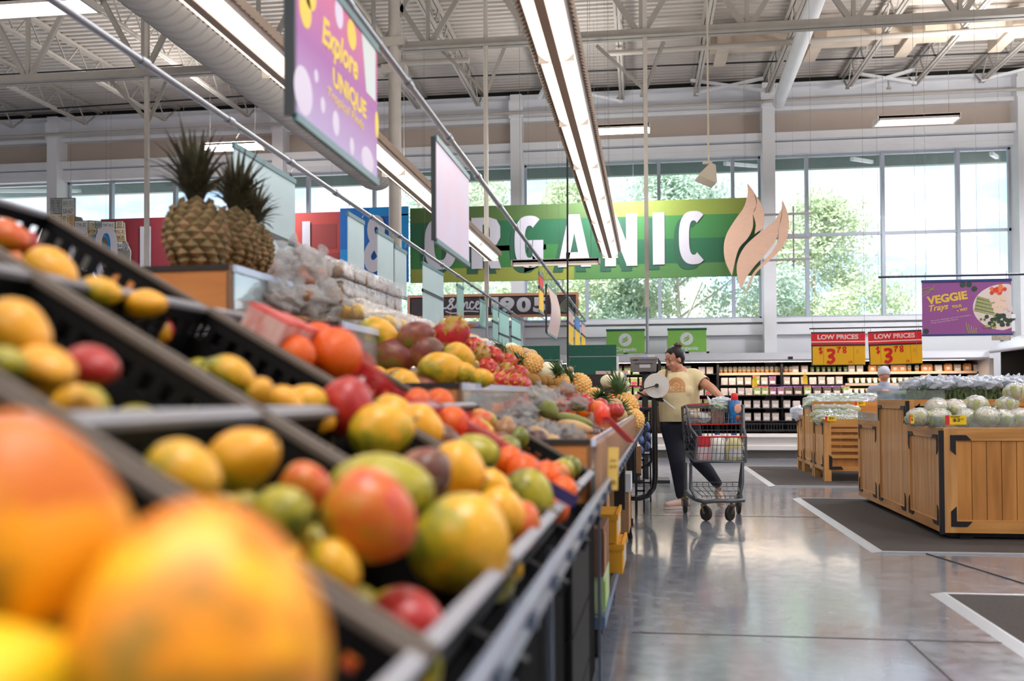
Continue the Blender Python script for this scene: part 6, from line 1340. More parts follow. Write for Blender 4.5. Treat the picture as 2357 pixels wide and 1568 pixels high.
shirt = remesh(tors, 0.011, 'shirt', m_shirt, woman, 6, sh_cuts[:1])
bm = bmesh.new(); bm.from_mesh(shirt.data)
for (co, no, rad) in ((sh_cuts[1][0], sh_cuts[1][1], 0.105), (sh_cuts[2][0], sh_cuts[2][1], 0.105), (wl(1564, 852, 0.0), V((-0.10, -0.32, 1)).normalized(), 0.12)):
    near_ = lambda p_: ((p_-co)-no*(p_-co).dot(no)).length < rad and abs((p_-co).dot(no)) < 0.2
    fs_ = [f for f in bm.faces if near_(f.calc_center_median())]; gs_ = list({v for f in fs_ for v in f.verts})+list({e for f in fs_ for e in f.edges})+fs_
    bmesh.ops.bisect_plane(bm, geom=gs_, plane_co=co, plane_no=no, clear_outer=False)
    bey = {f for f in bm.faces if (f.calc_center_median()-co).dot(no) > 1e-5}
    cand = [f for f in bey if near_(f.calc_center_median())]
    seed_ = max(cand, key=lambda f: (f.calc_center_median()-co).dot(no)-2*((f.calc_center_median()-co)-no*(f.calc_center_median()-co).dot(no)).length); st_ = [seed_]; comp = {seed_}
    while st_:
        f = st_.pop()
        for e in f.edges:
            for g_ in e.link_faces:
                if g_ in bey and g_ not in comp and near_(g_.calc_center_median()): comp.add(g_); st_.append(g_)
    print('cut', len(comp), len(bey), len(bm.faces)); bmesh.ops.delete(bm, geom=list(comp), context='FACES')
bm.to_mesh(shirt.data); bm.free()
so = shirt.modifiers.new('cloth', 'SOLIDIFY'); so.thickness = 0.004; so.offset = 1
# print on the chest: cast flat shapes onto the shirt
bvh = BVHTree.FromPolygons([v.co.copy() for v in shirt.data.vertices], [tuple(p.vertices) for p in shirt.data.polygons])
def cast(q):
    vs = []
    for v in q.v:
        o_ = V((v[0], -0.8, v[2])); h = bvh.ray_cast(o_, V((0, 1, 0)))
        vs.append(tuple(h[0]+V((0, -0.0065, 0))) if h[0] else (v[0], -0.15, v[2]))
    q.v = vs; return q
pc = wl(1556, 889, 0); rr = 0.088
def fine(q, pts, k=5):
    (a, b, c, d) = pts
    for i in range(k):
        t0, t1 = i/k, (i+1)/k; L_ = lambda p, r_, t_: (p[0]+(r_[0]-p[0])*t_, p[1]+(r_[1]-p[1])*t_)
        A_, B_, C_, D_ = L_(a, d, t0), L_(b, c, t0), L_(b, c, t1), L_(a, d, t1); flat(q, [A_, B_, C_, D_], 0)
q = MB()
for k in range(19):
    t_ = pi*k/18; t0, t1 = t_-0.055, t_+0.055; r0, r1 = 0.38*rr, rr*(0.98)
    fine(q, [(pc.x+r0*cos(t0), pc.z+r0*sin(t0)), (pc.x+r0*cos(t1), pc.z+r0*sin(t1)), (pc.x+r1*cos(t1), pc.z+r1*sin(t1)), (pc.x+r1*cos(t0), pc.z+r1*sin(t0))], 4)
cast(q).build('sun_rays', mat('print_rust', (196, 120, 66), 0.8), woman)
q = MB()
for k in range(10): t0, t1 = pi*k/10, pi*(k+1)/10; r0 = 0.30*rr; fine(q, [(pc.x, pc.z), (pc.x+r0*cos(t0), pc.z+r0*sin(t0)), (pc.x+r0*cos(t1), pc.z+r0*sin(t1)), (pc.x, pc.z)], 2)
for k in range(8): x0, x1 = pc.x-rr+2*rr*k/8, pc.x-rr+2*rr*(k+1)/8; fine(q, [(x0, pc.z-0.062), (x1, pc.z-0.062), (x1, pc.z-0.048), (x0, pc.z-0.048)], 1); fine(q, [(x0, pc.z-0.006), (x1, pc.z-0.006), (x1, pc.z-0.0), (x0, pc.z-0.0)], 1)
cast(q).build('sun_disc', mat('print_orange', (214, 150, 92), 0.8), woman)
q = MB(); text(q, 'SUNSHINE', pc.x-rr, pc.z-0.046, 2*rr, 0.036, 0, 0, bold=0.03); cast(q).build('lettering', mat('print_rust2', (190, 128, 84), 0.8), woman)
# trousers
pants = [('c', [wl(1562, 958, 0.03), wl(1563, 984, 0.03)], [0.14, 0.15]), ('c', [wl(1546, 968, 0.01), hipL, wl(1553, 1020, 0.0), kL, wl(1564, 1100, 0.02), wl(1568, 1138, 0.06)], [0.11, 0.118, 0.10, 0.082, 0.072, 0.058]),
         ('c', [wl(1582, 968, 0.04), hipR, wl(1596, 1020, 0.08), kR, wl(1630, 1086, 0.16), wl(1650, 1112, 0.22)], [0.11, 0.118, 0.10, 0.08, 0.068, 0.052])]
remesh(pants, 0.011, 'trousers', m_pant, woman, 5, [(wl(1562, 960, 0), V((0, 0, 1)))])
# shoes
m_shoe = mat('shoe_pink', (206, 172, 160), 0.6, var=0.06, vs=20); m_sole = mat('shoe_sole', (226, 208, 196), 0.6)
def shoe(heel, toe, nm='shoe', lift=0.0):
    d_ = (toe-heel); L_ = d_.length; d_.normalize(); up = (V((0, 0, 1))-d_*d_.z).normalized(); s_ = d_.cross(up).normalized()
    h0 = heel.copy(); r_ = MB()
    o = remesh([('c', [h0+up*0.055+d_*0.03, h0+up*0.05+d_*0.12, h0+up*0.035+d_*(L_-0.045)], [0.042, 0.042, 0.034]), ('c', [h0+up*0.09+d_*0.04, h0+up*0.06+d_*0.11], [0.036, 0.034])], 0.007, nm, m_shoe, woman, 4, [(h0+up*0.015, -up), (h0+up*0.115+d_*0.04, (up+d_*0.1).normalized())])
    q = MB(); n_ = 14; ring = []
    for k in range(n_):
        t_ = 2*pi*k/n_; ring.append(h0+d_*(L_/2+L_/2*cos(t_))+s_*(0.042+0.004*cos(t_))*sin(t_))
    q.add([tuple(p+up*0.0) for p in ring]+[tuple(p+up*0.024) for p in ring], [tuple(range(n_)), tuple(reversed(range(n_, 2*n_)))]+[(i, (i+1) % n_, n_+(i+1) % n_, n_+i) for i in range(n_)]); q.build('sole', m_sole, o)
    q = MB()
    for k in range(4): c_ = h0+d_*(0.10+0.025*k)+up*(0.092-0.008*k); q.tube([c_-s_*0.02, c_+up*0.006, c_+s_*0.02], 0.003, 5)
    q.build('laces', mat('laces', (176, 132, 120), 0.7), o)
hL = P(1584, 1168, 9.80); tL = P(1527, 1168, 9.64)
shoe(V((hL.x-wc.x, hL.y-YW, 0.002)), V((tL.x-wc.x, tL.y-YW, 0.002)))
hR_ = wl(1651, 1142, 0.27); tR = wl(1664, 1165, 0.02); shoe(V((hR_.x, hR_.y, 0.085)), V((tR.x, tR.y, 0.004)))
# hair
hp = [('e', hd(0, 0.026, 0.045), (0.082, 0.094, 0.088), HR), ('e', hd(0, 0.045, 0.0), (0.074, 0.07, 0.075), HR)]
hair = remesh(hp, 0.006, 'hair', m_hair, woman, 3)
bm = bmesh.new(); bm.from_mesh(hair.data); inv = HR.transposed()
kill = [v for v in bm.verts if (lambda l_: (l_.y < -0.02 and l_.z < 0.075-0.5*abs(l_.y+0.02)+0.1*abs(l_.x)) or (l_.y < 0.02 and l_.z < 0.012))(inv @ (v.co-head))]
bmesh.ops.delete(bm, geom=kill, context='VERTS'); bm.to_mesh(hair.data); bm.free()
remesh([('e', hd(-0.0, 0.085, 0.125), (0.028, 0.026, 0.024), HR), ('e', hd(0.02, 0.11, 0.105), (0.02, 0.022, 0.02), HR), ('e', hd(-0.02, 0.105, 0.11), (0.02, 0.02, 0.02), HR)], 0.006, 'hair_bun', mat('hair_reddish', (84, 46, 44), 0.5, var=0.2, vs=60), woman, 2)
for s_ in (-1, 1):
    q = MB(); q.ell(hd(0.030*s_, -0.081, 0.008), (0.013, 0.006, 0.004), 10, 6, rot=HR); q.build('eye', mat('eye_dark', (46, 30, 28), 0.3), woman, smooth='all')
    q = MB(); q.tube([hd(0.014*s_, -0.084, 0.034), hd(0.03*s_, -0.081, 0.040), hd(0.047*s_, -0.070, 0.035)], [0.002, 0.003, 0.0015], 6); q.build('eyebrow', m_hair, woman, smooth='all')
q = MB(); q.ell(hd(0, -0.091, -0.056), (0.017, 0.005, 0.005), 12, 6, rot=HR); q.build('lips', mat('lips', (160, 96, 84), 0.5), woman, smooth='all')
# bag on her shoulder
m_straw = mat('straw_bag', (134, 112, 92), 0.9, c2=(92, 76, 62), vs=120, bump=0.6, bs=120)
p = wl(1516, 966, 0.03); hb = empty('shoulder_bag', woman.location+p, 0, 'woven straw shoulder bag with a brown strap hanging at the side of the woman', 'handbag')
q = MB(); q.ell((0, 0, 0), (0.085, 0.06, 0.16), 20, 14, fn=lambda v: V((max(-.8, min(.8, v.x))*1.15, v.y, max(-.85, min(.85, v.z))))); q.build('body', m_straw, hb, smooth='all')
q = MB(); st = [wl(1512, 930, -0.12)-p, wl(1523, 902, -0.21)-p, wl(1529, 880, -0.19)-p, wl(1533, 866, -0.13)-p, wl(1535, 850, -0.04)-p, wl(1534, 850, 0.06)-p, wl(1526, 880, 0.14)-p]
for a_, b_ in zip(st, st[1:]): q.bar(a_, b_, 0.02, 0.006)
q.build('strap', mat('strap_brown', (92, 60, 48), 0.6), hb)
# man behind the bins
hc = P(2035, 862, 14.9); man = empty('person', (hc.x, 14.9, 0), 0, 'man in a grey baseball cap and grey shirt seen from behind over the wooden bins', 'person')
z_ = hc.z
remesh([('e', (0, 0, z_), (0.075, 0.095, 0.10), None), ('c', [(0, 0.02, z_-0.08), (0, 0.02, z_-0.2)], [0.055, 0.06]), ('c', [(0, 0.02, z_-0.3), (0, 0.02, 0.95)], [0.13, 0.13]), ('c', [(-0.08, 0, 0.9), (-0.09, 0, 0.5), (-0.09, 0, 0.08)], [0.09, 0.06, 0.045]), ('c', [(0.08, 0, 0.9), (0.09, 0, 0.5), (0.09, 0, 0.08)], [0.09, 0.06, 0.045]), ('e', (-0.075, 0, z_-0.01), (0.012, 0.02, 0.03), None), ('e', (0.075, 0, z_-0.01), (0.012, 0.02, 0.03), None),
        ('c', [(-0.19, 0, z_-0.3), (-0.24, 0.0, z_-0.55), (-0.2, 0.22, z_-0.6)], [0.055, 0.042, 0.03]), ('c', [(0.19, 0, z_-0.3), (0.24, 0, z_-0.55), (0.2, 0.22, z_-0.6)], [0.055, 0.042, 0.03])], 0.012, 'body', m_skin, man, 3)
remesh([('c', [(0, 0.02, z_-0.18), (0, 0.02, z_-0.38), (0, 0.02, 0.95)], [0.09, 0.16, 0.15]), ('c', [(-0.17, 0, z_-0.24), (0.17, 0, z_-0.24)], [0.08, 0.08]), ('c', [(-0.18, 0, z_-0.28), (-0.24, 0, z_-0.5)], [0.075, 0.06]), ('c', [(0.18, 0, z_-0.28), (0.24, 0, z_-0.5)], [0.075, 0.06])], 0.014, 'shirt', mat('shirt_grey', (140, 150, 168), 0.8), man, 4)
q = MB(); q.ell((0, 0, z_+0.02), (0.09, 0.108, 0.11), 24, 14); cap_ = q.build('cap', mat('cap_grey', (168, 172, 186), 0.7), man, smooth='all')
bm = bmesh.new(); bm.from_mesh(cap_.data); bmesh.ops.bisect_plane(bm, geom=bm.verts[:]+bm.edges[:]+bm.faces[:], plane_co=(0, 0, z_-0.015), plane_no=(0, -0.2, -1), clear_outer=True); bm.to_mesh(cap_.data); bm.free()
remesh([('c', [(-0.08, 0, 0.95), (-0.09, 0, 0.5), (-0.09, 0, 0.07)], [0.11, 0.08, 0.07]), ('c', [(0.08, 0, 0.95), (0.09, 0, 0.5), (0.09, 0, 0.07)], [0.11, 0.08, 0.07])], 0.014, 'trousers', m_pant, man, 3)
# ================================================================== tiered fruit display on the left (its own frame, see T)
disp = empty('fruit_display', (0, 0, 0), TH, 'long stepped fruit display table with wooden end panels and a steel front channel', 'display table')
m_metal = mat('table_steel', (120, 132, 150), 0.35, 0.7, var=0.1, vs=8); m_chan = mat('channel_steel', (150, 158, 176), 0.3, 0.35, coat=0.3)
w_end = woodm('display_wood', (178, 108, 52), (206, 136, 74), (0.8, 6, 6)); m_rimk = mat('dark_rim', (38, 30, 28), 0.5)
YD0, YD1, YW0 = 0.25, 9.0, 3.03
TX = [(-0.22, -0.63, 0.99), (-0.64, -1.04, 1.172), (-1.047, -1.425, 1.378), (-1.432, -1.9, 1.578)]      # front x, back x, rim z of each step
q = MB(); q.bx(-0.20, -0.19, YD0, YD1, 0.79, 0.845); q.tube([(-0.185, YD0, 0.845), (-0.185, YD1, 0.845)], 0.008, 8); q.build('front_channel', m_chan, disp)
y = 0.5
while y < YD1: q = MB(); q.box((-0.185, y, 0.815), (0.014, 0.035, 0.02)); q.build('channel_clip', m_metal, disp); y += 0.28
q = MB(); q.bx(-0.30, -0.275, YD0, 3.8, 0.05, 0.78); q.build('lower_panel', m_rimk if False else mat('panel_black', (6, 6, 7), 0.85, spec=0.1), disp)
for y in (1.6, 2.15, 3.8, 7.4, 8.8):
    q = MB(); q.bx(-0.262, -0.25, y-0.008, y+0.008, 0, 0.79); q.build('leg', m_metal if y < 4 else m_dark, disp)
for y in (5.9, 7.9): q = MB(); q.bx(-0.30, -0.235, y-0.06, y+0.06, 0.44, 0.78); q.build('leg', m_dark, disp)
q = MB(); q.bx(-2.0, -0.22, YW0, YD1, 0.74, 0.78); q.bx(-2.0, -1.9, YD0, YD1, 0, 1.0); q.bx(-2.0, -0.5, YD0, YD0+0.03, 0, 0.75); q.build('deck', m_dark, disp)
# sloped rack that carries the crates
q = MB()
for y in (0.3, 0.86, 1.36, 1.94, 2.5, 3.0): q.bar((-0.2, y, 0.74), (-1.4 if y < 2.0 else -1.0, y, 1.38 if y < 2.0 else 1.14), 0.03, 0.03)
q.build('rack', m_dark, disp)
for k, (xf, xb, zr) in enumerate(TX):
    zb = zr-0.20
    q = MB(); q.bx(xb, xf-0.012, YW0, YW0+0.02, zb, zr-0.012); q.build('end_panel', w_end, disp)
    q = MB(); q.bx(xb, xf-0.01, YW0-0.006, YW0+0.03, zr-0.014, zr+0.004); q.build('end_rim', m_rimk, disp)
    q = MB(); q.bx(xf-0.02, xf-0.008, YW0-0.004, YW0+0.03, zb, zr); q.build('corner_trim', mat('trim_wood_dark', (120, 84, 56), 0.5), disp)
    q = MB(); q.bx(xb, xf-0.03, YW0+0.02, YD1, zb+0.06, zb+0.08); q.build('step_floor', w_h, disp)
    y = YW0+0.02; i = 0
    while y < YD1-0.1:
        L_ = 0.92; q = MB(); q.bx(xf-0.006, xf, y, min(y+L_, YD1), zb+0.02, zr-0.02); q.build('acrylic_guard', m_acr, disp)
        q = MB(); q.bx(xf-0.008, xf+0.006, y, min(y+L_, YD1), zr-0.02, zr+0.004); q.build('guard_lip', mat('lip_blue_white', (196, 212, 236), 0.25, coat=0.5), disp)
        q = MB(); q.bx(xb, xf-0.01, y+L_-0.01, y+L_+0.005, zb+0.06, zr-0.02); q.build('divider', w_end, disp)
        y += L_+0.01
    if k == 0:
        y = YW0+0.05
        while y < YD1: boxes('front_slat', mat('slat_wood', (168, 128, 100), 0.5), disp, (-0.218, -0.20, y, y+0.05, 0.80, zr-0.01)); y += 0.13
# ---- crates
m_crate = mat('crate_plastic', (9, 9, 11), 0.6, spec=0.25); m_crim = mat('crate_rim', (96, 86, 78), 0.6, spec=0.3); m_crim_sheen = mat('crate_rim_sheen', (138, 138, 144), 0.55, spec=0.4)  # paler cross rims: sheen of reflected light put into the colour
def crate(x0, z0, y0, y1, lab, ln=0.44, depth=0.17, sl=0.575, far_tall=False):
    """open crate lying on the slope; rim's lower front edge at (x0, z0)"""
    r_ = empty('produce_crate', T(x0, (y0+y1)/2, z0), 0, lab, 'crate', rot=(0, atan(sl), TH)); W_ = y1-y0-0.012; h = -depth
    # local: -x up the slope, y along the aisle, z normal to the slope
    q = MB(); q.bx(-ln, 0, -W_/2, W_/2, h, h+0.012); q.build('base', m_crate, r_)
    q = MB()
    for (xa, xb_, ya, yb) in ((-ln, 0, -W_/2, -W_/2+0.01), (-ln, 0, W_/2-0.01, W_/2), (-0.01, 0, -W_/2, W_/2), (-ln, -ln+0.01, -W_/2, W_/2)):
        q.bx(xa, xb_, ya, yb, h, -0.062); q.bx(xa, xb_, ya, yb, -0.03, -0.0)
        n_ = 11
        for i in range(n_+1):
            if xb_-xa > yb-ya: c_ = xa+(xb_-xa)*i/n_; q.bx(max(xa, c_-0.009), min(xb_, c_+0.009), ya, yb, -0.064, -0.028)
            else: c_ = ya+(yb-ya)*i/n_; q.bx(xa, xb_, max(ya, c_-0.009), min(yb, c_+0.009), -0.064, -0.028)
    q.build('walls', m_crate, r_)
    boxes('side_rim', m_crim, r_, (-ln-0.004, 0.006, -W_/2-0.004, -W_/2+0.014, -0.006, 0.006), (-ln-0.004, 0.006, W_/2-0.014, W_/2+0.004, -0.006, 0.006), bevel=0.002)
    boxes('cross_rim', m_crim_sheen, r_, (-0.014, 0.006, -W_/2+0.014, W_/2-0.014, -0.006, 0.006), (-ln-0.004, -ln+0.014, -W_/2+0.014, W_/2-0.014, -0.006, 0.006), bevel=0.002)
    return r_
SL = 0.575; XR0, ZR0 = -0.22, 0.89
colsY = [(0.30, 0.865), (0.875, 1.355), (1.365, 1.935), (1.945, 2.50), (2.51, 3.0)]
names = ['nearest, holding the papayas', 'second from the camera', 'third from the camera', 'fourth from the camera', 'beside the wooden end panels']
for k, (y0, y1) in enumerate(colsY):
    tiers = [3, 3, 3, 2, 1][k]
    for t_ in range(tiers):
        x0 = XR0-t_*0.376; z0 = ZR0+t_*0.376*SL
        crate(x0, z0, y0, y1, 'black perforated produce crate, %s, %s row' % (names[k], ('lowest', 'middle', 'top')[t_]), ln=0.435)
# ---- fruit meshes and skins
def mango_me(seed=0):
    q = MB()
    def fn(p):
        p = p.copy(); p.z += 0.10*(1-p.x*p.x)*(1 if p.z > 0 else 0.6)-0.02; k = 1-0.16*p.x; p.y *= k; p.z *= k
        return p*(1+0.03*MN.noise(p*1.6+V((seed, 0, 0))))
    q.ell((0, 0, 0), (0.5, 0.40, 0.42), 28, 20, fn=fn, rot=None); return q
def papaya_me():
    q = MB()
    def fn(p):
        a_ = atan2(p.y, p.x); l_ = 1+0.05*cos(5*a_); t_ = 1-0.14*p.z
        return V((p.x*l_*t_, p.y*l_*t_, p.z))
    q.ell((0, 0, 0), (0.5, 0.5, 0.72), 40, 28, fn=fn); return q
GRN, YGR, YEL, ORG, RED, DRD = (100, 104, 26), (158, 146, 30), (218, 160, 32), (220, 128, 40), (190, 54, 42), (116, 36, 32)
SK = {
 'yellow': fruit_mat('skin_mango_yellow', [(0.1, YGR), (0.45, (206, 152, 26)), (0.95, (228, 160, 40))]),
 'ygreen': fruit_mat('skin_mango_yellow_green', [(0.1, GRN), (0.45, YGR), (0.85, YEL)]),
 'green': fruit_mat('skin_mango_green', [(0.1, (78, 92, 34)), (0.5, GRN), (0.9, YGR)]),
 'blush': fruit_mat('skin_mango_blush', [(0.15, YGR), (0.4, (198, 116, 30)), (0.8, (198, 88, 34)), (1.1, (184, 60, 34))], axis=(0.45, 0, 0.6)),
 'red': fruit_mat('skin_mango_red', [(0.1, YEL), (0.4, (196, 54, 36)), (0.9, (164, 34, 34))]),
 'dark': fruit_mat('skin_mango_dark', [(0.15, (140, 96, 56)), (0.45, (126, 54, 44)), (0.9, (96, 60, 46))]),
 'brown': fruit_mat('skin_mango_brown', [(0.15, (112, 110, 44)), (0.5, (138, 84, 50)), (0.9, (112, 48, 44))]),
 'orange': fruit_mat('skin_orange', [(0.1, (222, 106, 4)), (0.9, (236, 128, 12))], spots=0.0, bump=0.3, bs=160),
 'papaya': fruit_mat('skin_papaya', [(0.12, (150, 112, 0)), (0.40, (228, 136, 0)), (0.72, (250, 178, 0)), (1.05, (220, 122, 0))], scale=3.2, axis=(0.6, 0.3, 0.9), spots=0.6, coat=0.0, rough=0.5),
 'papaya2': fruit_mat('skin_papaya_greenish', [(0.1, (110, 96, 20)), (0.3, (222, 156, 4)), (0.8, (236, 156, 0)), (1.2, (200, 104, 0))], scale=2.6, spots=0.5, coat=0.0, rough=0.5),
 'banana': fruit_mat('skin_deep_yellow', [(0.1, (232, 176, 10)), (0.9, (240, 196, 30))], spots=0.1),
 'kiwi': fruit_mat('skin_kiwi', [(0.1, (120, 84, 34)), (0.9, (160, 116, 50))], rough=0.8, spots=0, coat=0, bump=0.5, bs=200),
 'root': fruit_mat('skin_root', [(0.1, (120, 78, 48)), (0.9, (164, 116, 76))], rough=0.8, coat=0, bump=0.6, bs=60),
 'dragon': fruit_mat('skin_dragonfruit', [(0.1, (192, 42, 34)), (0.7, (170, 26, 40)), (1.05, (160, 130, 40))], spots=0.0),
 'pome': fruit_mat('skin_pomegranate', [(0.1, (200, 70, 44)), (0.9, (170, 36, 40))]),
 'melon': fruit_mat('skin_melon', [(0.1, (222, 216, 180)), (0.9, (236, 228, 196))], spots=0.05),
 'tan': fruit_mat('skin_cantaloupe', [(0.1, (206, 160, 110)), (0.9, (228, 190, 140))], rough=0.7, spots=0, bump=0.8, bs=60),
 'plum': fruit_mat('skin_plum', [(0.1, (50, 34, 36)), (0.9, (78, 48, 44))], spots=0),
 'avocado': fruit_mat('skin_avocado', [(0.1, (86, 96, 36)), (0.9, (124, 128, 54))], bump=0.5, bs=50, spots=0.1),
 'pine': fruit_mat('skin_pineapple', [(0.1, (84, 64, 32)), (0.5, (100, 78, 42)), (0.9, (66, 62, 34))], rough=0.7, spots=0, coat=0),
 'pineg': fruit_mat('skin_pineapple_gold', [(0.1, (196, 128, 40)), (0.5, (222, 160, 66)), (0.9, (206, 150, 60))], rough=0.7, spots=0, coat=0),
}
MC = {}
def fmesh(kind, skin):
    k = (kind, skin)
    if k in MC: return MC[k]
    if kind == 'mango': q = mango_me(len(MC))
    elif kind == 'papaya': q = papaya_me()
    else: q = MB(); q.ell((0, 0, 0), 0.5, 22, 16, fn=lump(1.5, 0.05, len(MC)))
    me = bpy.data.meshes.new(kind); me.from_pydata(q.v, [], q.f); me.materials.append(SK[skin]); bm = bmesh.new(); bm.from_mesh(me); bmesh.ops.remove_doubles(bm, verts=bm.verts, dist=1e-5); bmesh.ops.recalc_face_normals(bm, faces=bm.faces); bm.to_mesh(me); bm.free()
    me.polygons.foreach_set('use_smooth', [True]*len(me.polygons)); MC[k] = me; return me
stem_m = mat('fruit_stem', (96, 74, 44), 0.8)
_st = MB(); _st.tube([(0.49, 0, 0.05), (0.53, 0, 0.06), (0.56, 0.01, 0.07)], [0.03, 0.022, 0.018], 6); stem_o = _st.build('stem', stem_m); STEM = stem_o.data; bpy.data.objects.remove(stem_o)
def fruit(kind, name, skin, loc, dims, rot, lab, cat, grp=None, stem=False):
    o = bpy.data.objects.new(name, fmesh(kind, skin)); col.objects.link(o); o.location = loc; o.scale = dims; o.rotation_euler = rot
    if stem: s_ = bpy.data.objects.new('stem', STEM); col.objects.link(s_); s_.parent = o
    return tag(o, lab, cat, grp)
def fpos(px, py, off=0.02, x0=XR0, z0=ZR0, sl=SL):
    p, t_ = onplane(px, py, x0, z0, sl, off); return p
# (px, py, w_px, h_px, tilt, skin, lift above the crate rims, words)
near = [
 (425, 1090, 200, 150, 20, 'ygreen', 0.00, 'green-yellow mango at the upper left of the second crate, behind the papayas'),
 (562, 1060, 200, 150, -25, 'yellow', 0.01, 'yellow mango with a raised stem end beside the black crate wall'),
 (705, 1125, 130, 120, 10, 'blush', -0.01, 'small pinkish yellow mango in the shade between larger ones'),
 (655, 1190, 160, 150, -30, 'green', 0.0, 'green mango with a dark end right of the large papaya'),
 (872, 1140, 270, 190, -8, 'green', 0.0, 'big dull green mango behind the orange-blushed one'),
 (852, 1195, 235, 225, 20, 'blush', 0.035, 'large mango with an orange-red blush in the middle of the pile'),
 (768, 1310, 150, 130, 30, 'ygreen', -0.03, 'yellow-green mango low beside the papaya'),
 (1062, 1262, 240, 250, 40, 'ygreen', 0.0, 'large yellow-green mango with a brown spot at the crate edge'),
 (942, 1425, 190, 130, 15, 'red', -0.06, 'small red and yellow mango at the bottom of the second crate'),
 (975, 1098, 130, 140, 60, 'dark', 0.02, 'dark red mango with a bright highlight'),
 (1055, 1085, 140, 130, 20, 'yellow', 0.02, 'golden mango right of the dark red one'),
 (1092, 1050, 130, 100, -10, 'green', 0.02, 'green mango at the top right of the near pile'),
 (1213, 1145, 130, 125, 35, 'green', 0.0, 'green mango with a brown dot next to the red net bag'),
 (1150, 1190, 130, 130, 20, 'yellow', -0.01, 'yellow mango wedged behind the large yellow-green one'),
 (1185, 1215, 120, 130, 60, 'blush', -0.02, 'orange-rimmed mango at the crate edge'),
 (1130, 1125, 100, 90, 0, 'ygreen', 0.0, 'half hidden yellow mango behind the crate edge fruit'),
 (535, 862, 120, 80, 25, 'ygreen', 0.0, 'green-yellow mango over the upper crate divider'),
 (592, 905, 70, 80, 60, 'yellow', -0.01, 'thin yellow mango tip beside the crate divider'),
 (655, 930, 100, 80, 20, 'yellow', -0.02, 'yellow mango in the third crate, leftmost in its lower row'),
 (705, 930, 110, 90, -20, 'ygreen', -0.01, 'pale green-yellow mango left of the red one'),
 (720, 965, 110, 80, 10, 'yellow', -0.03, 'pale yellow mango below the divider shadow'),
 (798, 942, 140, 145, 40, 'red', 0.01, 'red and gold mango with a round sticker'),
 (880, 995, 160, 135, -15, 'ygreen', 0.01, 'bright yellow-green mango with a long highlight'),
 (967, 988, 120, 110, 20, 'yellow', 0.0, 'yellow mango to the right of the bright one'),
 (905, 950, 110, 80, 10, 'ygreen', 0.0, 'yellow-green mango at the back of the third crate'),
 (1010, 1020, 110, 90, 0, 'dark', -0.02, 'dark mango in the gap near the orange ones'),
 (118, 622, 150, 100, 30, 'yellow', 0.0, 'yellow mango high in the third crate column, leftmost pair'),
 (232, 672, 110, 72, 10, 'ygreen', 0.0, 'greenish mango lying along the upper crate wall'),
 (337, 702, 118, 72, 0, 'yellow', 0.0, 'yellow-orange mango at the lower end of the upper row'),
 (18, 545, 120, 80, 20, 'blush', 0.0, 'red and orange mango at the left edge under the crate wall'),
 (62, 560, 60, 60, 50, 'red', -0.01, 'small red mango beside the left edge'),
 (40, 765, 190, 150, 30, 'yellow', 0.01, 'large golden mango at the left edge of the second crate column'),
 (10, 840, 120, 90, 0, 'green', 0.0, 'green mango cut by the left edge'),
 (105, 850, 180, 110, 15, 'yellow', 0.0, 'yellow mango resting on the crate rim at left'),
 (212, 845, 160, 100, 10, 'red', 0.0, 'bright red mango resting on the crate rim at left'),
]
for (px_, py_, wp, hp_, tl, sk, off, lab) in near:
    p = fpos(px_, py_, off); s_ = wp*p.y/F_PX/0.98; h_ = hp_*p.y/F_PX/0.86
    w3 = T(*p); fruit('mango', 'mango', sk, w3, (s_, max(s_, h_)*0.9, h_), (R(10), R(tl), TH+R(random.uniform(-20, 20))), lab, 'mango', 'mangoes in the near crates', stem=True)
p = fpos(805, 925, 0.01); q = MB(); disc(q, 0, 0, 0.009, 0); tag(q.build('fruit_sticker', mat('sticker', (226, 210, 196), 0.4), loc=T(p.x+0.01, p.y-0.062, p.z+0.02), rot=(R(-20), 0, 0)), 'round pale sticker on the red and gold mango', 'sticker')
rf = random.Random(23)
def filler(x0, y0, y1, n, skins, off, lab, grp, sz=0.10):
    for i in range(n):
        y = rf.uniform(y0+0.07, y1-0.07); x = x0-rf.uniform(0.06, 0.36); z = ZR0+SL*(XR0-x)-off-rf.uniform(0, 0.02)
        s_ = sz*rf.uniform(0.85, 1.15); fruit('mango', 'mango', rf.choice(skins), T(x, y, z), (s_, s_*0.85, s_*0.85), (rf.uniform(0, 6), rf.uniform(-0.6, 0.6), rf.uniform(0, 6)), lab, 'mango', grp)
for k, (y0, y1) in enumerate(colsY[1:4]):
    nm = names[k+1]
    filler(-0.22, y0, y1, 16, ['ygreen', 'yellow', 'green', 'blush'], 0.10, 'mango buried low in the lowest crate %s' % nm, 'buried mangoes, lowest row, '+nm)
for k, (t_, c_, sk, n_) in enumerate(((1, 1, ['yellow', 'red', 'ygreen'], 6), (1, 2, ['yellow', 'ygreen'], 8), (2, 2, ['blush', 'red', 'yellow'], 7), (1, 0, ['yellow'], 4))):
    y0, y1 = colsY[c_]; filler(-0.22-t_*0.376, y0, y1, n_, sk, 0.085, 'mango lying deep in the %s crate %s' % (('middle', 'middle', 'top', 'middle')[k], names[c_]), 'buried mangoes %d' % k)
filler(-0.22, 2.51, 3.0, 14, ['ygreen', 'blush', 'dark', 'yellow'], 0.02, 'mango in the crate beside the wooden end panels', 'mangoes beside the end panels')
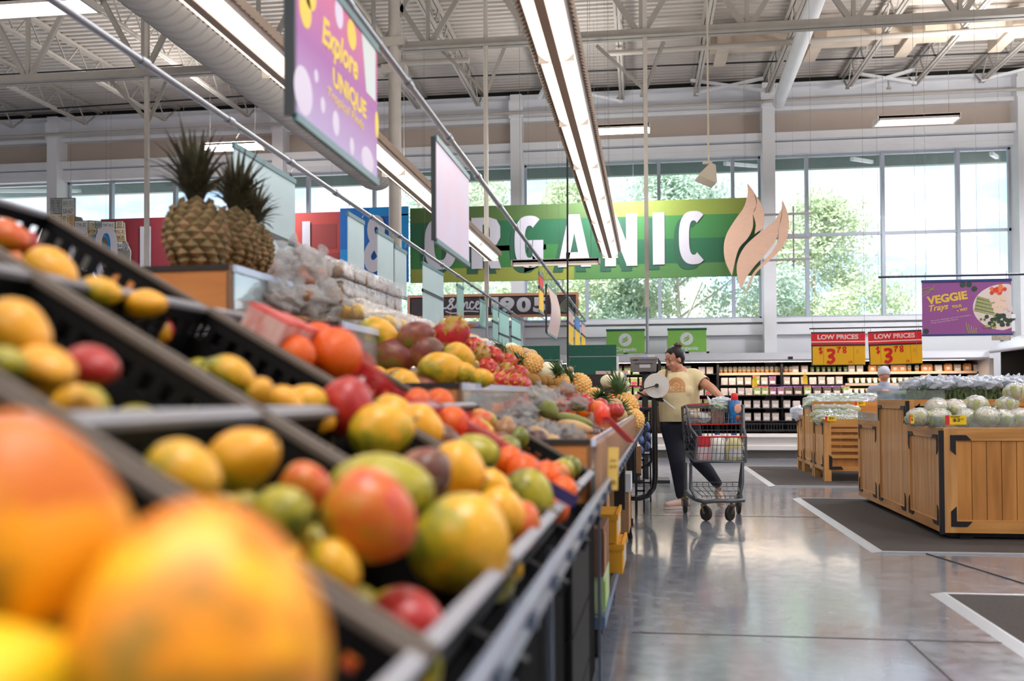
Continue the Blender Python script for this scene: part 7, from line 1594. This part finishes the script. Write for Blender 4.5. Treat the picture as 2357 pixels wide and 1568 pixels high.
# papayas
for (px_, py_, y, w_, h_, rt, sk, lab) in ((70, 1225, 0.52, 0.107, 0.100, (R(8), R(-12), R(0)), 'papaya2', 'huge blurred orange papaya at the left edge with a green patch'),
                                           (458, 1480, 0.47, 0.124, 0.102, (R(-10), R(4), R(40)), 'papaya', 'huge blurred ribbed yellow-orange papaya nearest the camera'),
                                           (-30, 1640, 0.42, 0.085, 0.10, (R(70), R(30), 0), 'banana', 'deep yellow papaya tip in the lower left corner')):
    fruit('papaya', 'papaya', sk, P(px_, py_, y), (w_*1.05, w_, h_), rt, lab, 'papaya', 'papayas in the nearest crate')
# red net bags
m_net = bpy.data.materials.new('red_net'); N, L = nodes(m_net); N.clear(); out = N.new('ShaderNodeOutputMaterial'); tr_ = N.new('ShaderNodeBsdfTransparent'); pb = N.new('ShaderNodeBsdfPrincipled'); mx = N.new('ShaderNodeMixShader')
pb.inputs['Base Color'].default_value = (*lin((226, 28, 30)), 1); pb.inputs['Roughness'].default_value = 0.35; t = N.new('ShaderNodeTexCoord'); ch = N.new('ShaderNodeTexWave'); ch.wave_type = 'BANDS'; ch.bands_direction = 'DIAGONAL'; ch.inputs['Scale'].default_value = 55
ch2 = N.new('ShaderNodeTexWave'); ch2.bands_direction = 'Z'; ch2.inputs['Scale'].default_value = 60; mm2 = N.new('ShaderNodeMath'); mm2.operation = 'MAXIMUM'; L.new(t.outputs['Object'], ch.inputs[0]); L.new(t.outputs['Object'], ch2.inputs[0]); L.new(ch.outputs['Fac'], mm2.inputs[0]); L.new(ch2.outputs['Fac'], mm2.inputs[1])
gt = N.new('ShaderNodeMath'); gt.operation = 'GREATER_THAN'; gt.inputs[1].default_value = 0.955; L.new(mm2.outputs[0], gt.inputs[0]); L.new(gt.outputs[0], mx.inputs[0]); L.new(tr_.outputs[0], mx.inputs[1]); L.new(pb.outputs[0], mx.inputs[2]); L.new(mx.outputs[0], out.inputs[0])
m_redf = mat('net_red_film', (222, 34, 34), 0.3, coat=0.5, bump=1, bs=30)
def netbag(items, lab, skin='orange', tail=None, seed=1):
    r_ = empty('net_bag', T(*items[0][0]), TH, lab, 'net bag'); o0 = V(items[0][0])
    for (c, rr_) in items:
        q = MB(); q.ell(V(c)-o0, rr_, 18, 12); q.build('orange', SK[skin], r_, smooth='all')
    q = MB()
    for (c, rr_) in items: q.ell(V(c)-o0, rr_*1.06, 20, 14, fn=lump(3, 0.06, seed))
    if tail: q.tube([V(p_)-o0 for p_ in tail], [0.05, 0.03, 0.02, 0.03][:len(tail)], 10)
    q.build('netting', m_net, r_, smooth='all'); return r_
def ob(px, py, off, rp, x0=XR0, z0=ZR0): p = fpos(px, py, off); return (tuple(p), rp*p.y/F_PX)
netbag([ob(770, 818, 0.03, 66), ob(680, 818, 0.0, 48), ob(730, 790, -0.03, 50)], 'red net bag of oranges with one large bright orange, above the near crates', tail=[fpos(820, 850, 0.02), fpos(870, 890, 0.02), fpos(930, 925, 0.02), fpos(1000, 945, 0.01)])
netbag([ob(1010, 930, -0.02, 36), ob(960, 925, -0.02, 32), ob(1040, 975, -0.02, 40), ob(1090, 1000, -0.04, 36)], 'red net bag of oranges lying between the mangoes and the wooden box', seed=4, tail=[fpos(1060, 985, 0.0), fpos(1130, 1020, 0.0), fpos(1200, 1060, 0.0)])
netbag([ob(1205, 1085, 0.0, 40), ob(1255, 1100, 0.0, 38), ob(1295, 1130, 0.0, 34), ob(1280, 1175, -0.02, 30), ob(1170, 1060, 0.0, 34)], 'red net bag with a dark blue label at the aisle edge of the crates', skin='blushr' if False else 'orange', seed=7)
p = fpos(1278, 1120, 0.03); q = MB(); q.bar((-0.04, 0, 0.02), (0.05, 0, -0.03), 0.004, 0.028); tag(q.build('net_label', mat('label_navy', (40, 34, 84), 0.4), loc=T(p.x, p.y-0.05, p.z)), 'dark blue paper label on the red net bag at the aisle edge', 'label')
# red and white small boxes at the left of the net
for (px_, py_, w_, h_, lab) in ((618, 762, 0.10, 0.075, 'red and white checked carton leaning above the near crates'), (668, 775, 0.09, 0.07, 'red topped carton partly under the net bag')):
    p = fpos(px_, py_, 0.02); q = MB(); q.bx(-w_/2, w_/2, -0.04, 0.04, -h_/2, h_/2); 
    o = tag(q.build('carton', mat('carton_stripe', (198, 120, 112), 0.5, c2=(216, 186, 178), vs=60, stretch=(1, 1, 0.3)), loc=T(*p), rot=(0, R(28), TH), bevel=0.003), lab, 'carton')
    q = MB(); q.bx(-w_/2, w_/2, -0.04, 0.04, h_/2, h_/2+0.006); q.build('red_lid', m_redf, o)
# ---- pineapples
def pine_me(skin, R0=0.09, H0=0.19, dens=1):
    q = MB(); q.ell((0, 0, 0), (R0, R0, H0/2), 30, 20, 0, fn=lambda v: V((v.x, v.y, v.z))); n = 0
    for k in range(11):
        z_ = -0.9+1.8*k/10; rr_ = sqrt(max(0.06, 1-z_*z_)); rr_ = rr_**0.75
        cnt = max(4, int(13*rr_))
        for j_ in range(cnt):
            a_ = 2*pi*(j_+0.5*(k % 2))/cnt; c_ = V((cos(a_)*R0*rr_, sin(a_)*R0*rr_, z_*H0/2)); nrm = V((cos(a_), sin(a_), z_*0.6)).normalized(); s_ = R0*0.25
            u = V((-sin(a_), cos(a_), 0)); v_ = nrm.cross(u)
            q.add([c_+u*s_, c_+v_*s_*0.9, c_-u*s_, c_-v_*s_*0.9, c_+nrm*s_*0.62], [(0, 1, 4), (1, 2, 4), (2, 3, 4), (3, 0, 4)], 1)
    return q
def crown(q, z0, n=46, L_=0.17, seed=1, spread=0.5, w0=0.012):
    rd = random.Random(seed)
    for k in range(n):
        t_ = k/n; a_ = k*2.4; tilt = spread*(1.15-t_)*rd.uniform(0.7, 1.2); l_ = L_*(0.55+0.5*t_)*rd.uniform(0.85, 1.15); base = V((cos(a_)*0.018, sin(a_)*0.018, z0+0.03*t_)); pts = []
        for i in range(5):
            s_ = i/4; th_ = tilt*(0.4+0.9*s_); pts.append(base+V((cos(a_)*sin(th_), sin(a_)*sin(th_), cos(th_)))*l_*s_)
        u = V((-sin(a_), cos(a_), 0)); vs = []
        for i, p_ in enumerate(pts):
            wd = w0*(1-0.95*(i/4)**1.4); vs += [p_-u*wd, p_+u*wd]
        q.add(vs, [(2*i, 2*i+1, 2*i+3, 2*i+2) for i in range(4)])
    return q
m_crown = mat('crown_leaf', (40, 46, 32), 0.5, c2=(88, 84, 60), vs=12); m_crowng = mat('crown_leaf_green', (50, 84, 50), 0.45, c2=(96, 124, 74), vs=12); m_eye = mat('pine_eye', (84, 80, 40), 0.8, c2=(146, 112, 78), vs=30); m_eyeg = mat('pine_eye_gold', (226, 168, 84), 0.6, c2=(240, 200, 130), vs=50)
def pine_proto(gold, seed, Lc=0.2, sp=0.55, R0=0.095, H0=0.2):
    r_ = empty('pineapple', (0, 0, 0)); pine_me('pine', R0, H0).build('body', [SK['pineg' if gold else 'pine'], m_eyeg if gold else m_eye], r_)
    q = MB(); crown(q, H0/2-0.01, 50 if gold else 84, Lc, seed, sp, 0.012 if gold else 0.017); q.build('crown', m_crowng if gold else m_crown, r_); return r_
pp = [pine_proto(False, 3, 0.235, 0.8, 0.1, 0.25), pine_proto(False, 8, 0.225, 0.95, 0.1, 0.25)]; upp = [0, 0]
for i, (px_, py_, y, rt, s_, lab) in enumerate(((453, 545, 3.30, (0, R(-2), 0), 1.08, 'large standing pineapple, the left one on top of the wooden box'), (535, 552, 3.62, (0, R(6), 1), 0.98, 'standing pineapple just behind the largest one'), (580, 575, 3.85, (0, R(10), 2), 0.85, 'smaller pineapple at the right of the standing group'))):
    k = 0 if i == 0 else 1; o = pp[k] if not upp[k] else clone(pp[k]); upp[k] = 1
    p = P(px_, py_, y); o.location = p; o.scale = (s_, s_, s_); o.rotation_euler = rt; tag(o, lab, 'pineapple', 'standing pineapples')
gpn = [pine_proto(True, 5, 0.15, 0.9, 0.07, 0.15), pine_proto(True, 9, 0.16, 1.1, 0.07, 0.15)]; ugp = [0, 0]
for i, (px_, py_, y, rt, s_, lab) in enumerate((
    (1183, 815, 6.2, (R(70), 0, R(-70)), 0.75, 'golden pineapple lying bottom-first near the top of the heap'), (1225, 838, 6.0, (R(75), 0, R(-75)), 0.9, 'golden pineapple lying with its dark green crown to the right'),
    (1335, 885, 6.6, (R(60), 0, R(-60)), 1.0, 'pineapple with a wide green crown standing out in the middle of the heap'), (1368, 912, 6.3, (R(100), 0, R(30)), 0.75, 'golden pineapple under the wide green crown'),
    (1441, 935, 7.3, (R(-20), R(-22), 0), 1.25, 'upright golden pineapple with a pale crown at the aisle corner'), (1413, 952, 7.0, (R(80), 0, R(10)), 1.05, 'golden pineapple lying below the upright one'), (1456, 966, 7.1, (R(80), 0, R(-40)), 1.1, 'golden pineapple at the aisle edge'), (1294, 878, 6.5, (R(30), 0, R(-50)), 0.7, 'pineapple mostly hidden with its dark crown showing'))):
    k = i % 2; o = gpn[k] if not ugp[k] else clone(gpn[k]); ugp[k] = 1; p = P(px_, py_, y); o.location = p; o.scale = (s_, s_, s_); o.rotation_euler = rt; tag(o, lab, 'pineapple', 'golden pineapples')
# ---- produce heaped in the steps
def heap(k, y0, y1, kind, name, skins, sz, n, lab, cat, lift=0.03, asp=(1, 1, 1), bag=None, stack=2, grp=None):
    xf, xb, zr = TX[k]
    for i in range(n):
        y = rf.uniform(y0+sz/2, y1-sz/2); x = rf.uniform(xb+sz/2, xf-sz/2-0.01); f_ = (xf-x)/(xf-xb); lv = rf.randrange(stack)
        z = zr-0.02+lift+f_*0.13+lv*sz*0.55-0.03; s_ = sz*rf.uniform(0.85, 1.12)
        o = fruit(kind, name, rf.choice(skins), T(x, y, z), (s_*asp[0], s_*asp[1], s_*asp[2]), (rf.uniform(-.5, .5), rf.uniform(-.5, .5), rf.uniform(-.6, .6)), lab, cat, grp or lab)
def clam(k, y0, y1, ny, skin, lab, grp, h=0.08, w_=0.13, levels=2, lid=None):
    """clear clamshell boxes with fruit inside"""
    xf, xb, zr = TX[k]; nx = 2; L_ = (y1-y0)/ny
    for iy in range(ny):
        for ix in range(nx):
            for lv in range(levels):
                x = xf-0.02-w_*(ix+0.5)-0.01; y = y0+L_*(iy+0.5); z = zr-0.06+0.05*ix+lv*(h+0.006)
                key = ('clam', skin, round(h, 3))
                if key not in protos:
                    r_ = empty('clamshell', (0, 0, 0)); q = MB(); q.bx(-w_/2, w_/2, -0.085, 0.085, 0, h); q.build('box', m_acr2, r_, bevel=0.01)
                    q = MB()
                    for a_ in (-0.032, 0.032):
                        for b_ in (-0.052, 0, 0.052): q.ell((a_, b_, 0.032), (0.028, 0.025, 0.028), 14, 10)
                    q.build('fruit', SK[skin], r_, smooth='all'); protos[key] = r_; o = r_
                else: o = clone(protos[key])
                o.location = T(x, y, z); o.rotation_euler = (0, R(rf.uniform(-5, 5)), TH+R(rf.uniform(-8, 8))); tag(o, lab, 'clamshell box', grp)
m_acr2 = clear('clam_plastic', (253, 254, 255), 0.78, 0.08, haze=(244, 247, 255), hz=0.5, crumple=18)
m_wrap = clear('wrap_plastic', (255, 255, 255), 0.7, 0.16, haze=(255, 255, 255), hz=0.7, crumple=16)
def bagged(px, py, y, rp, skin, lab, grp, n=5, fr=0.35, sq=0.8, knot=True, kind='bagged_fruit', cat='bagged fruit'):
    key = ('bag', skin, n); p = P(px, py, y); s_ = rp*y/F_PX
    if key not in protos:
        r_ = empty(kind, (0, 0, 0)); rd = random.Random(n+len(skin)); q = MB()
        for i in range(n): a_ = i*2.4; q.ell((cos(a_)*0.48*(i > 0), sin(a_)*0.45*(i > 0), -0.3+0.28*(i % 3)*0.7), fr, 14, 10)
        q.build('fruit', SK[skin], r_, smooth='all'); q = MB(); q.ell((0, 0, 0), (1.0, 0.9, 0.8), 26, 18, fn=lump(3.2, 0.45, n)); q.tube([(0, 0, 0.6), (0.08, 0, 0.95), (0.25, 0.05, 1.2)], [0.3, 0.1, 0.3], 12); q.build('bag', m_wrap, r_, smooth='all'); protos[key] = r_; o = r_
    else: o = clone(protos[key])
    o.location = p; o.scale = (s_, s_, s_*sq); o.rotation_euler = (R(rf.uniform(-20, 20)), R(rf.uniform(-25, 25)), rf.uniform(0, 6)); tag(o, lab, cat, grp)
# top step: bagged oranges, kiwi boxes ...
for px_, py_, y in ((655, 625, 4.2), (700, 610, 4.3), (720, 635, 4.1), (650, 655, 4.05)): bagged(px_, py_, y, 52, 'orange', 'crumpled clear bag of small orange fruit beside the pineapples', 'bags of small orange fruit', n=3, fr=0.3, sq=1.1)
clam(3, 4.25, 5.3, 6, 'kiwi', 'clear box of brown kiwis on the top step', 'kiwi boxes', levels=3, h=0.08)
clam(3, 5.6, 6.6, 5, 'kiwi', 'clear box of brown fruit farther along the top step', 'far kiwi boxes', levels=1)
clam(2, 3.75, 4.2, 3, 'banana', 'clear box of yellow fruit on the second step', 'yellow fruit boxes', levels=2)
clam(2, 4.25, 6.3, 10, 'orange', 'clear box of orange fruit on the second step', 'orange fruit boxes', levels=2)
clam(2, 6.4, 7.4, 5, 'tan', 'clear box of pale fruit far along the second step', 'pale fruit boxes', levels=2)
clam(3, 6.7, 7.8, 5, 'orange', 'clear wrapped orange fruit at the far end of the top step', 'far orange boxes', levels=1)
heap(2, 3.1, 3.7, 'mango', 'root_vegetable', ['root'], 0.11, 9, 'brown root vegetable under the pineapples behind the clear guard', 'root vegetable', asp=(1.2, 0.8, 0.75), stack=1, lift=-0.03)
for px_, py_, y in ((640, 690, 3.4), (690, 700, 3.5), (740, 690, 3.7)): bagged(px_, py_, y, 62, 'root', 'clear wrapped bag of brown roots on the second step', 'bags of brown roots', n=3, fr=0.42, sq=0.8)
# third step: large mangoes, then dragon fruit
big = [(872, 775, 110, 80, 25, 'ygreen', 'olive green mango at the back left of the large mango heap'), (958, 775, 90, 70, -20, 'brown', 'small brownish mango at the back of the large mango heap'), (905, 822, 125, 90, 0, 'brown', 'large brown-red mango in the middle of the heap'), (985, 815, 95, 80, 10, 'dark', 'dark red mango right of the brown one'),
       (1018, 852, 118, 80, 0, 'ygreen', 'large green mango at the front right of the heap'), (918, 872, 100, 48, 0, 'yellow', 'yellow mango lying flat at the front of the heap'), (1055, 825, 80, 70, 10, 'ygreen', 'yellow-green mango at the right of the heap'), (1070, 860, 60, 50, 0, 'ygreen', 'small yellow-green mango under the dragon fruit'), (1110, 872, 60, 45, 0, 'ygreen', 'pale green mango at the wooden divider'), (845, 820, 50, 90, 0, 'brown', 'brownish pink mango at the left end of the heap'), (870, 868, 60, 50, 0, 'yellow', 'yellow mango at the lower left of the heap')]
for (px_, py_, wp, hp_, tl, sk, lab) in big:
    y = 3.35 if py_ > 840 else 3.5; p = P(px_, py_, y); s_ = wp*y/F_PX; h_ = hp_*y/F_PX/0.86; fruit('mango', 'mango', sk, p, (s_, s_*0.8, h_), (R(8), R(tl), R(rf.uniform(-15, 15))), lab, 'mango', 'large mangoes on the third step', stem=True)
heap(1, 3.1, 3.8, 'mango', 'mango', ['ygreen', 'brown', 'dark'], 0.12, 10, 'mango under the large mango heap on the third step', 'mango', lift=-0.03, stack=1)
m_scale = mat('dragon_scale', (196, 190, 70), 0.5, c2=(226, 120, 60), vs=20)
def dragon_proto():
    r_ = empty('dragon_fruit', (0, 0, 0)); q = MB(); q.ell((0, 0, 0), (0.5, 0.4, 0.4), 22, 16); q.build('body', SK['dragon'], r_, smooth='all'); q = MB()
    for k in range(26):
        a_ = k*2.4; x = -0.42+0.9*k/26; rr_ = 0.4*sqrt(max(0.05, 1-(x/0.52)**2)); c_ = V((x, cos(a_)*rr_, sin(a_)*rr_)); nn_ = V((0.9, cos(a_), sin(a_))).normalized(); u = V((0, -sin(a_), cos(a_)))
        q.add([c_-u*0.07, c_+u*0.07, c_+nn_*0.24], [(0, 1, 2)])
    q.build('scales', m_scale, r_); return r_
dp = dragon_proto(); ud = 0
for i, (px_, py_, y, wp, lab) in enumerate(((1038, 770, 4.4, 98, 'bright red dragon fruit perched highest above the mango heap'), (1105, 815, 5.0, 66, 'red dragon fruit in the row'), (1135, 822, 5.1, 60, 'red dragon fruit in the row'), (1165, 838, 5.3, 58, 'red dragon fruit in the row'), (1095, 800, 5.2, 55, 'red dragon fruit in the row'), (1125, 850, 4.9, 60, 'red dragon fruit in the row'), (1160, 860, 5.0, 60, 'red dragon fruit in the row'), (1190, 862, 5.3, 55, 'red dragon fruit in the row'), (1080, 840, 4.7, 55, 'red dragon fruit in the row'), (1148, 876, 4.8, 52, 'red dragon fruit in the row'), (1180, 880, 5.0, 52, 'red dragon fruit in the row'))):
    o = dp if not ud else clone(dp); ud = 1; p = P(px_, py_, y); s_ = wp*y/F_PX; o.location = p; o.scale = (s_, s_, s_); o.rotation_euler = (rf.uniform(0, 6), R(rf.uniform(-60, 60)), rf.uniform(-1, 1)); tag(o, lab if i == 0 else 'red dragon fruit with yellow-green scales in the heap behind the mangoes', 'dragon fruit', None if i == 0 else 'dragon fruit heap')
heap(1, 5.3, 6.6, 'ball', 'coconut', ['kiwi'], 0.10, 22, 'round brown fruit on the third step by the pineapples', 'fruit', stack=2, lift=0.0)
heap(2, 7.2, 8.8, 'ball', 'melon', ['tan', 'melon'], 0.14, 14, 'pale tan melon near the far end of the display', 'melon', stack=2)
heap(1, 6.8, 8.9, 'ball', 'melon', ['melon'], 0.15, 14, 'cream honeydew melon at the far end of the display', 'melon', stack=2)
heap(3, 7.6, 8.9, 'ball', 'onion', ['tan'], 0.11, 12, 'tan round fruit at the far end of the top step', 'fruit', stack=1)
for px_, py_, y, rp_px, lab in ((1398, 878, 7.6, 16, 'large cream honeydew melon standing out against the dark cabinet'), (1424, 868, 8.2, 14, 'pale green melon behind the cream one'), (1442, 885, 8.0, 8, 'small cream melon left of the reaching hand'), (1288, 854, 7.5, 9, 'tan melon in front of the green sign backs'), (1300, 862, 7.3, 10, 'tan melon right of the first'), (1322, 872, 7.2, 12, 'larger tan melon with netted skin'), (1312, 852, 7.8, 9, 'small tan melon at the top')):
    s_ = 2*rp_px*y/F_PX; fruit('ball', 'melon', 'melon' if px_ > 1350 else 'tan', P(px_, py_, y), (s_, s_, s_*0.95), (0, 0, 0), lab, 'melon')
# front step: wrapped dark plums, oranges, avocados, papaya
for i, (px_, py_, y, rp_px, sk) in enumerate(((1135, 992, 3.3, 34, 'orange'), (1165, 975, 3.5, 32, 'orange'), (1210, 985, 3.4, 36, 'plum'), (1255, 1000, 3.35, 36, 'plum'), (1205, 950, 3.7, 34, 'plum'), (1245, 935, 3.9, 34, 'plum'), (1290, 1000, 3.5, 32, 'plum'), (1280, 925, 4.2, 30, 'orange'), (1170, 1010, 3.25, 28, 'tan'), (1320, 1005, 3.6, 30, 'tan'), (1330, 930, 4.6, 26, 'tan'), (1240, 905, 4.3, 28, 'melon'), (1300, 900, 4.8, 26, 'orange'), (1365, 975, 4.6, 24, 'orange'))):
    bagged(px_, py_, y, rp_px, sk, {'orange': 'clear bag of orange fruit on the front step', 'plum': 'clear bag of dark purple fruit on the front step', 'tan': 'clear bag of pale tan fruit on the front step', 'melon': 'crumpled clear bag of pale fruit on the front step'}[sk], 'front step bags '+sk, n=5)
fruit('mango', 'avocado', 'avocado', P(1263, 945, 3.75), (0.085, 0.08, 0.085), (0, R(30), 0), 'large green avocado among the plastic bags', 'avocado')
fruit('mango', 'avocado', 'avocado', P(1333, 938, 4.6), (0.08, 0.07, 0.05), (0, 0, 0), 'flat green fruit behind the orange juice', 'avocado')
fruit('mango', 'green_papaya', 'avocado', P(1320, 968, 4.0), (0.17, 0.08, 0.06), (0, R(12), 0), 'long green fruit lying across the bags', 'papaya')
fruit('mango', 'ham_shaped_fruit', 'tan', P(1320, 985, 3.9), (0.16, 0.08, 0.07), (0, R(8), 0), 'long pinkish tan wrapped fruit at the front step corner', 'fruit')
p = P(1385, 955, 3.45); q = MB(); q.ell((0, 0, 0), (0.03, 0.025, 0.042), 18, 12, fn=lump(3, 0.2, 2)); o = tag(q.build('fruit_packet', mat('juice_red', (214, 62, 34), 0.3, coat=0.5), loc=p, smooth='all'), 'orange-red wrapped packet near the aisle edge', 'packet')
p0, p1 = P(1392, 958, 3.4), P(1452, 1018, 3.9); q = MB(); q.bar(p0, p1, 0.03, 0.004); tag(q.build('red_tag', mat('tag_bright_red', (232, 40, 36), 0.5)), 'bright red plastic strip slanting over the display edge', 'tag')
heap(0, 5.0, 6.2, 'ball', 'orange_fruit', ['orange', 'pome'], 0.09, 16, 'orange fruit in the front step before the pineapples', 'fruit', stack=2)
heap(0, 6.3, 8.8, 'ball', 'orange_fruit', ['orange', 'tan'], 0.10, 18, 'orange or tan fruit at the far front step', 'fruit', stack=2)
heap(0, 3.1, 5.0, 'ball', 'plum', ['plum', 'tan'], 0.07, 24, 'small dark fruit low in the front step', 'plum', stack=1, lift=-0.02)
heap(1, 4.7, 5.3, 'ball', 'pomegranate', ['pome'], 0.10, 10, 'red pomegranate under the dragon fruit', 'pomegranate', stack=1)
# yellow hanging tag, cabinet at the end, things behind the display
p = P(1411, 1079, 3.3); q = MB(); q.bx(-0.018, 0.018, 0, 0.003, -0.073, 0.073); ht = tag(q.build('hanging_tag', mat('tag_pale_yellow', (222, 186, 96), 0.6), loc=p, rot=(0, R(2), 0)), 'tall pale yellow paper tag hanging from the front channel', 'tag')
q = MB(); text(q, '2 for', -0.011, 0.022, 0.022, 0.011, -0.001, 0); text(q, '$5.00', -0.011, 0.0, 0.022, 0.012, -0.001, 0)
for k in range(9): q.add([(-0.012+0.0028*k, -0.001, -0.055), (-0.0108+0.0028*k, -0.001, -0.055), (-0.0108+0.0028*k, -0.001, -0.04), (-0.012+0.0028*k, -0.001, -0.04)], [(0, 1, 2, 3)])
q.build('print', m_tagk, ht)
a, b_ = P(1350, 862, 9.6), P(1440, 900, 9.6)
q = MB(); q.bx(a.x, b_.x, 9.6, 10.3, 0, a.z); cab = tag(q.build('dark_cabinet', mat('cabinet_black', (34, 32, 36), 0.5)), 'dark cabinet behind the far end of the fruit display', 'cabinet')
q = MB(); q.bx(b_.x-0.02, b_.x+0.01, 9.58, 9.62, 0.3, a.z); q.build('edge_strip', m_chan, cab)
for px_, lab in ((1392, 'pink and white'), (1432, 'tan')): p = P(px_, 858, 9.9); q = MB(); q.bx(-0.09, 0.06, -0.05, 0.05, 0, 0.04); tag(q.build('flat_carton', mat('carton_pinkish', (222, 184, 180), 0.5), loc=(p.x, 9.9, a.z)), lab+' flat carton lying on the dark cabinet', 'carton')
# ================================================================== cartons and carts under the display, toward the aisle
m_cy = mat('carton_yellow', (222, 158, 34), 0.6, var=0.1, vs=7); m_cb = mat('carton_brown', (166, 126, 88), 0.75, var=0.1, vs=7); m_cbd = mat('carton_dark_brown', (124, 84, 60), 0.75, var=0.1, vs=7); m_cg = mat('carton_pale_green', (176, 196, 150), 0.6); m_ub = mat('cart_blue_steel', (120, 146, 186), 0.3, 0.7)
def carton(px, py, y, w_, d_, h_, m_, lab, label=False, lipped=False):
    p = P(px, py, y); r_ = empty('carton', (p.x, p.y, p.z), TH, lab, 'carton'); q = MB()
    q.bx(-w_, 0, 0, d_, 0, h_); q.build('body', m_, r_, bevel=0.003)
    if lipped: q = MB(); q.bx(-w_-0.005, 0.006, -0.006, 0.01, h_-0.03, h_+0.01); q.bx(-0.008, 0.006, 0, d_, h_-0.03, h_+0.01); q.build('lid_edge', m_, r_)
    if label: q = MB(); q.bx(0.0005, 0.003, 0.06, d_-0.1, h_*0.25, h_*0.8); q.build('label', mat('carton_label', (214, 210, 200), 0.6, c2=(170, 170, 170), vs=40), r_)
    return r_
# flat steel cart carrying the yellow cartons
pa_ = V((-0.165, 4.05, 0))
fc = empty('flat_cart', (pa_.x, pa_.y, 0), TH, 'low blue-steel platform cart loaded with yellow cartons under the display edge', 'cart'); L_ = 1.6
q = MB(); q.bx(-0.5, 0, 0, L_, 0.17, 0.19); q.build('platform', m_ub, fc); q = MB(); q.bx(-0.01, 0.008, 0, L_, 0.15, 0.20); q.bx(-0.5, 0, -0.01, 0.01, 0.15, 0.2); q.build('edge_rail', m_ub, fc)
for y_ in (0.15, L_-0.2): q = MB(); q.lathe([(0.0, -0.02), (0.06, -0.02), (0.06, 0.02), (0.0, 0.02)], 20, mtx=M.Translation((-0.04, y_, 0.06)) @ M.Rotation(pi/2, 4, 'Y')); q.build('wheel', m_tyre, fc, smooth=True); q = MB(); q.bx(-0.07, -0.01, y_-0.03, y_+0.03, 0.1, 0.16); q.build('fork', m_dark, fc)
for dz, i_, lab in ((0.192, 0, 'lower'), (0.35, 1, 'upper')):
    p = T(-0.17, 5.05+0.02*i_, dz); r_ = empty('carton', (pa_.x+0.075, 5.08, dz), TH, 'yellow fruit carton with a white label, the %s of two stacked on the platform cart' % lab, 'carton')
    q = MB(); w0 = 0.38-0.04*i_; q.bx(-w0-0.04, -0.012-0.03*i_, 0, 0.46, 0, 0.145); q.build('body', m_cy, r_, bevel=0.004); q = MB(); q.bx(-w0-0.04, -0.006-0.03*i_, -0.005, 0.005, 0.125, 0.155); q.bx(-0.02-0.03*i_, -0.006-0.03*i_, 0, 0.46, 0.13, 0.155); q.build('lid_edge', m_cy, r_)
    q = MB(); q.bx(-0.0118-0.03*i_, -0.010-0.03*i_, 0.08, 0.36, 0.03, 0.115); q.build('label', mat('carton_label', (214, 210, 200), 0.6, c2=(170, 170, 170), vs=40), r_)
for (y_, h0, h1, m_, lab) in ((4.15, 0.19, 0.35, m_cg, 'pale green and white carton at the near end of the platform cart'), (4.13, 0.352, 0.56, m_cbd, 'dark reddish-brown carton standing on the pale green one')):
    r_ = empty('carton', (pa_.x+0.09, y_, h0), TH, lab, 'carton'); q = MB(); q.bx(-0.33, -0.09, 0, 0.40, 0, h1-h0); q.build('body', m_, r_, bevel=0.003)
    q = MB(); q.bx(-0.0885, -0.086, 0.0, 0.1, 0.02, h1-h0-0.02); q.build('side_print', mat('carton_lime', (150, 190, 70), 0.6) if h0 < 0.3 else m_cb, r_)
r_ = carton(1448, 1228, 7.0, 0.35, 0.4, 0.42, m_cb, 'tall brown patterned carton on castors farther along the aisle')
q = MB(); q.bx(-0.03, 0.015, -0.01, 0.3, 0.30, 0.43); q.build('white_flap', m_fr, r_)
carton(1395, 1188, 5.9, 0.45, 0.4, 0.32, m_cb, 'open brown carton deep under the display behind the dark leg')
carton(1476, 1090, 9.3, 0.2, 0.05, 0.26, m_cb, 'flat brown carton standing in the rack near the bag stand')
for (px_, py_, lab) in ((1449, 1233, 'under the tall brown carton'), (1471, 1105, 'near the far end of the display'), (1484, 1090, 'by the bag stand')):
    p = PZ(px_, py_+8, 0); q = MB(); q.lathe([(0.0, -0.018), (0.05, -0.018), (0.05, 0.018), (0.0, 0.018)], 20, mtx=M.Translation((p.x, p.y, 0.05)) @ M.Rotation(R(80), 4, 'Y')); q.bx(p.x-0.03, p.x+0.03, p.y-0.02, p.y+0.02, 0.1, 0.16)
    tag(q.build('castor', m_tyre, smooth=True), 'small black castor wheel '+lab, 'castor')
for px_, y in ((1474, 9.4), (1490, 10.3)):
    p = P(px_, 1000, y); r_ = empty('wire_rack', (p.x, y, 0), 0, 'dark metal end rack with packets, '+('nearer' if y < 10 else 'farther')+' of the two by the bag stand', 'rack'); q = MB()
    for a_ in (-0.04, 0.03): q.bx(a_-0.008, a_+0.008, -0.01, 0.01, 0.0, 1.0)
    for z_ in (0.2, 0.5, 0.8): q.bx(-0.05, 0.04, -0.01, 0.3, z_, z_+0.015)
    q.build('frame', m_dark, r_); q = MB()
    for k in range(3): q.ell((0.01, 0.02, 0.6+0.1*k), (0.03, 0.05, 0.05), 12, 8, fn=lump(4, 0.3, k))
    q.build('packets', mat('packet_purple', (130, 96, 180), 0.3, c2=(90, 160, 210), vs=30), r_, smooth='all')
# black crates stacked under the near table
for k in range(3):
    r_ = empty('produce_crate', T(-0.5, 2.95, 0.04+0.21*k), TH, 'black crate under the near table, %s of the stack' % ('bottom', 'middle', 'top')[k], 'crate'); q = MB(); q.bx(-0.24, 0.24, -0.3, 0.3, 0, 0.015); 
    for s_ in (-0.24, 0.24): q.bx(s_-0.006, s_+0.006, -0.3, 0.3, 0, 0.2)
    for s_ in (-0.3, 0.3): q.bx(-0.24, 0.24, s_-0.006, s_+0.006, 0, 0.2)
    q.build('walls', m_crate, r_)
for o in list(bpy.data.objects):
    if o.type == 'EMPTY' and not o.children: bpy.data.objects.remove(o)
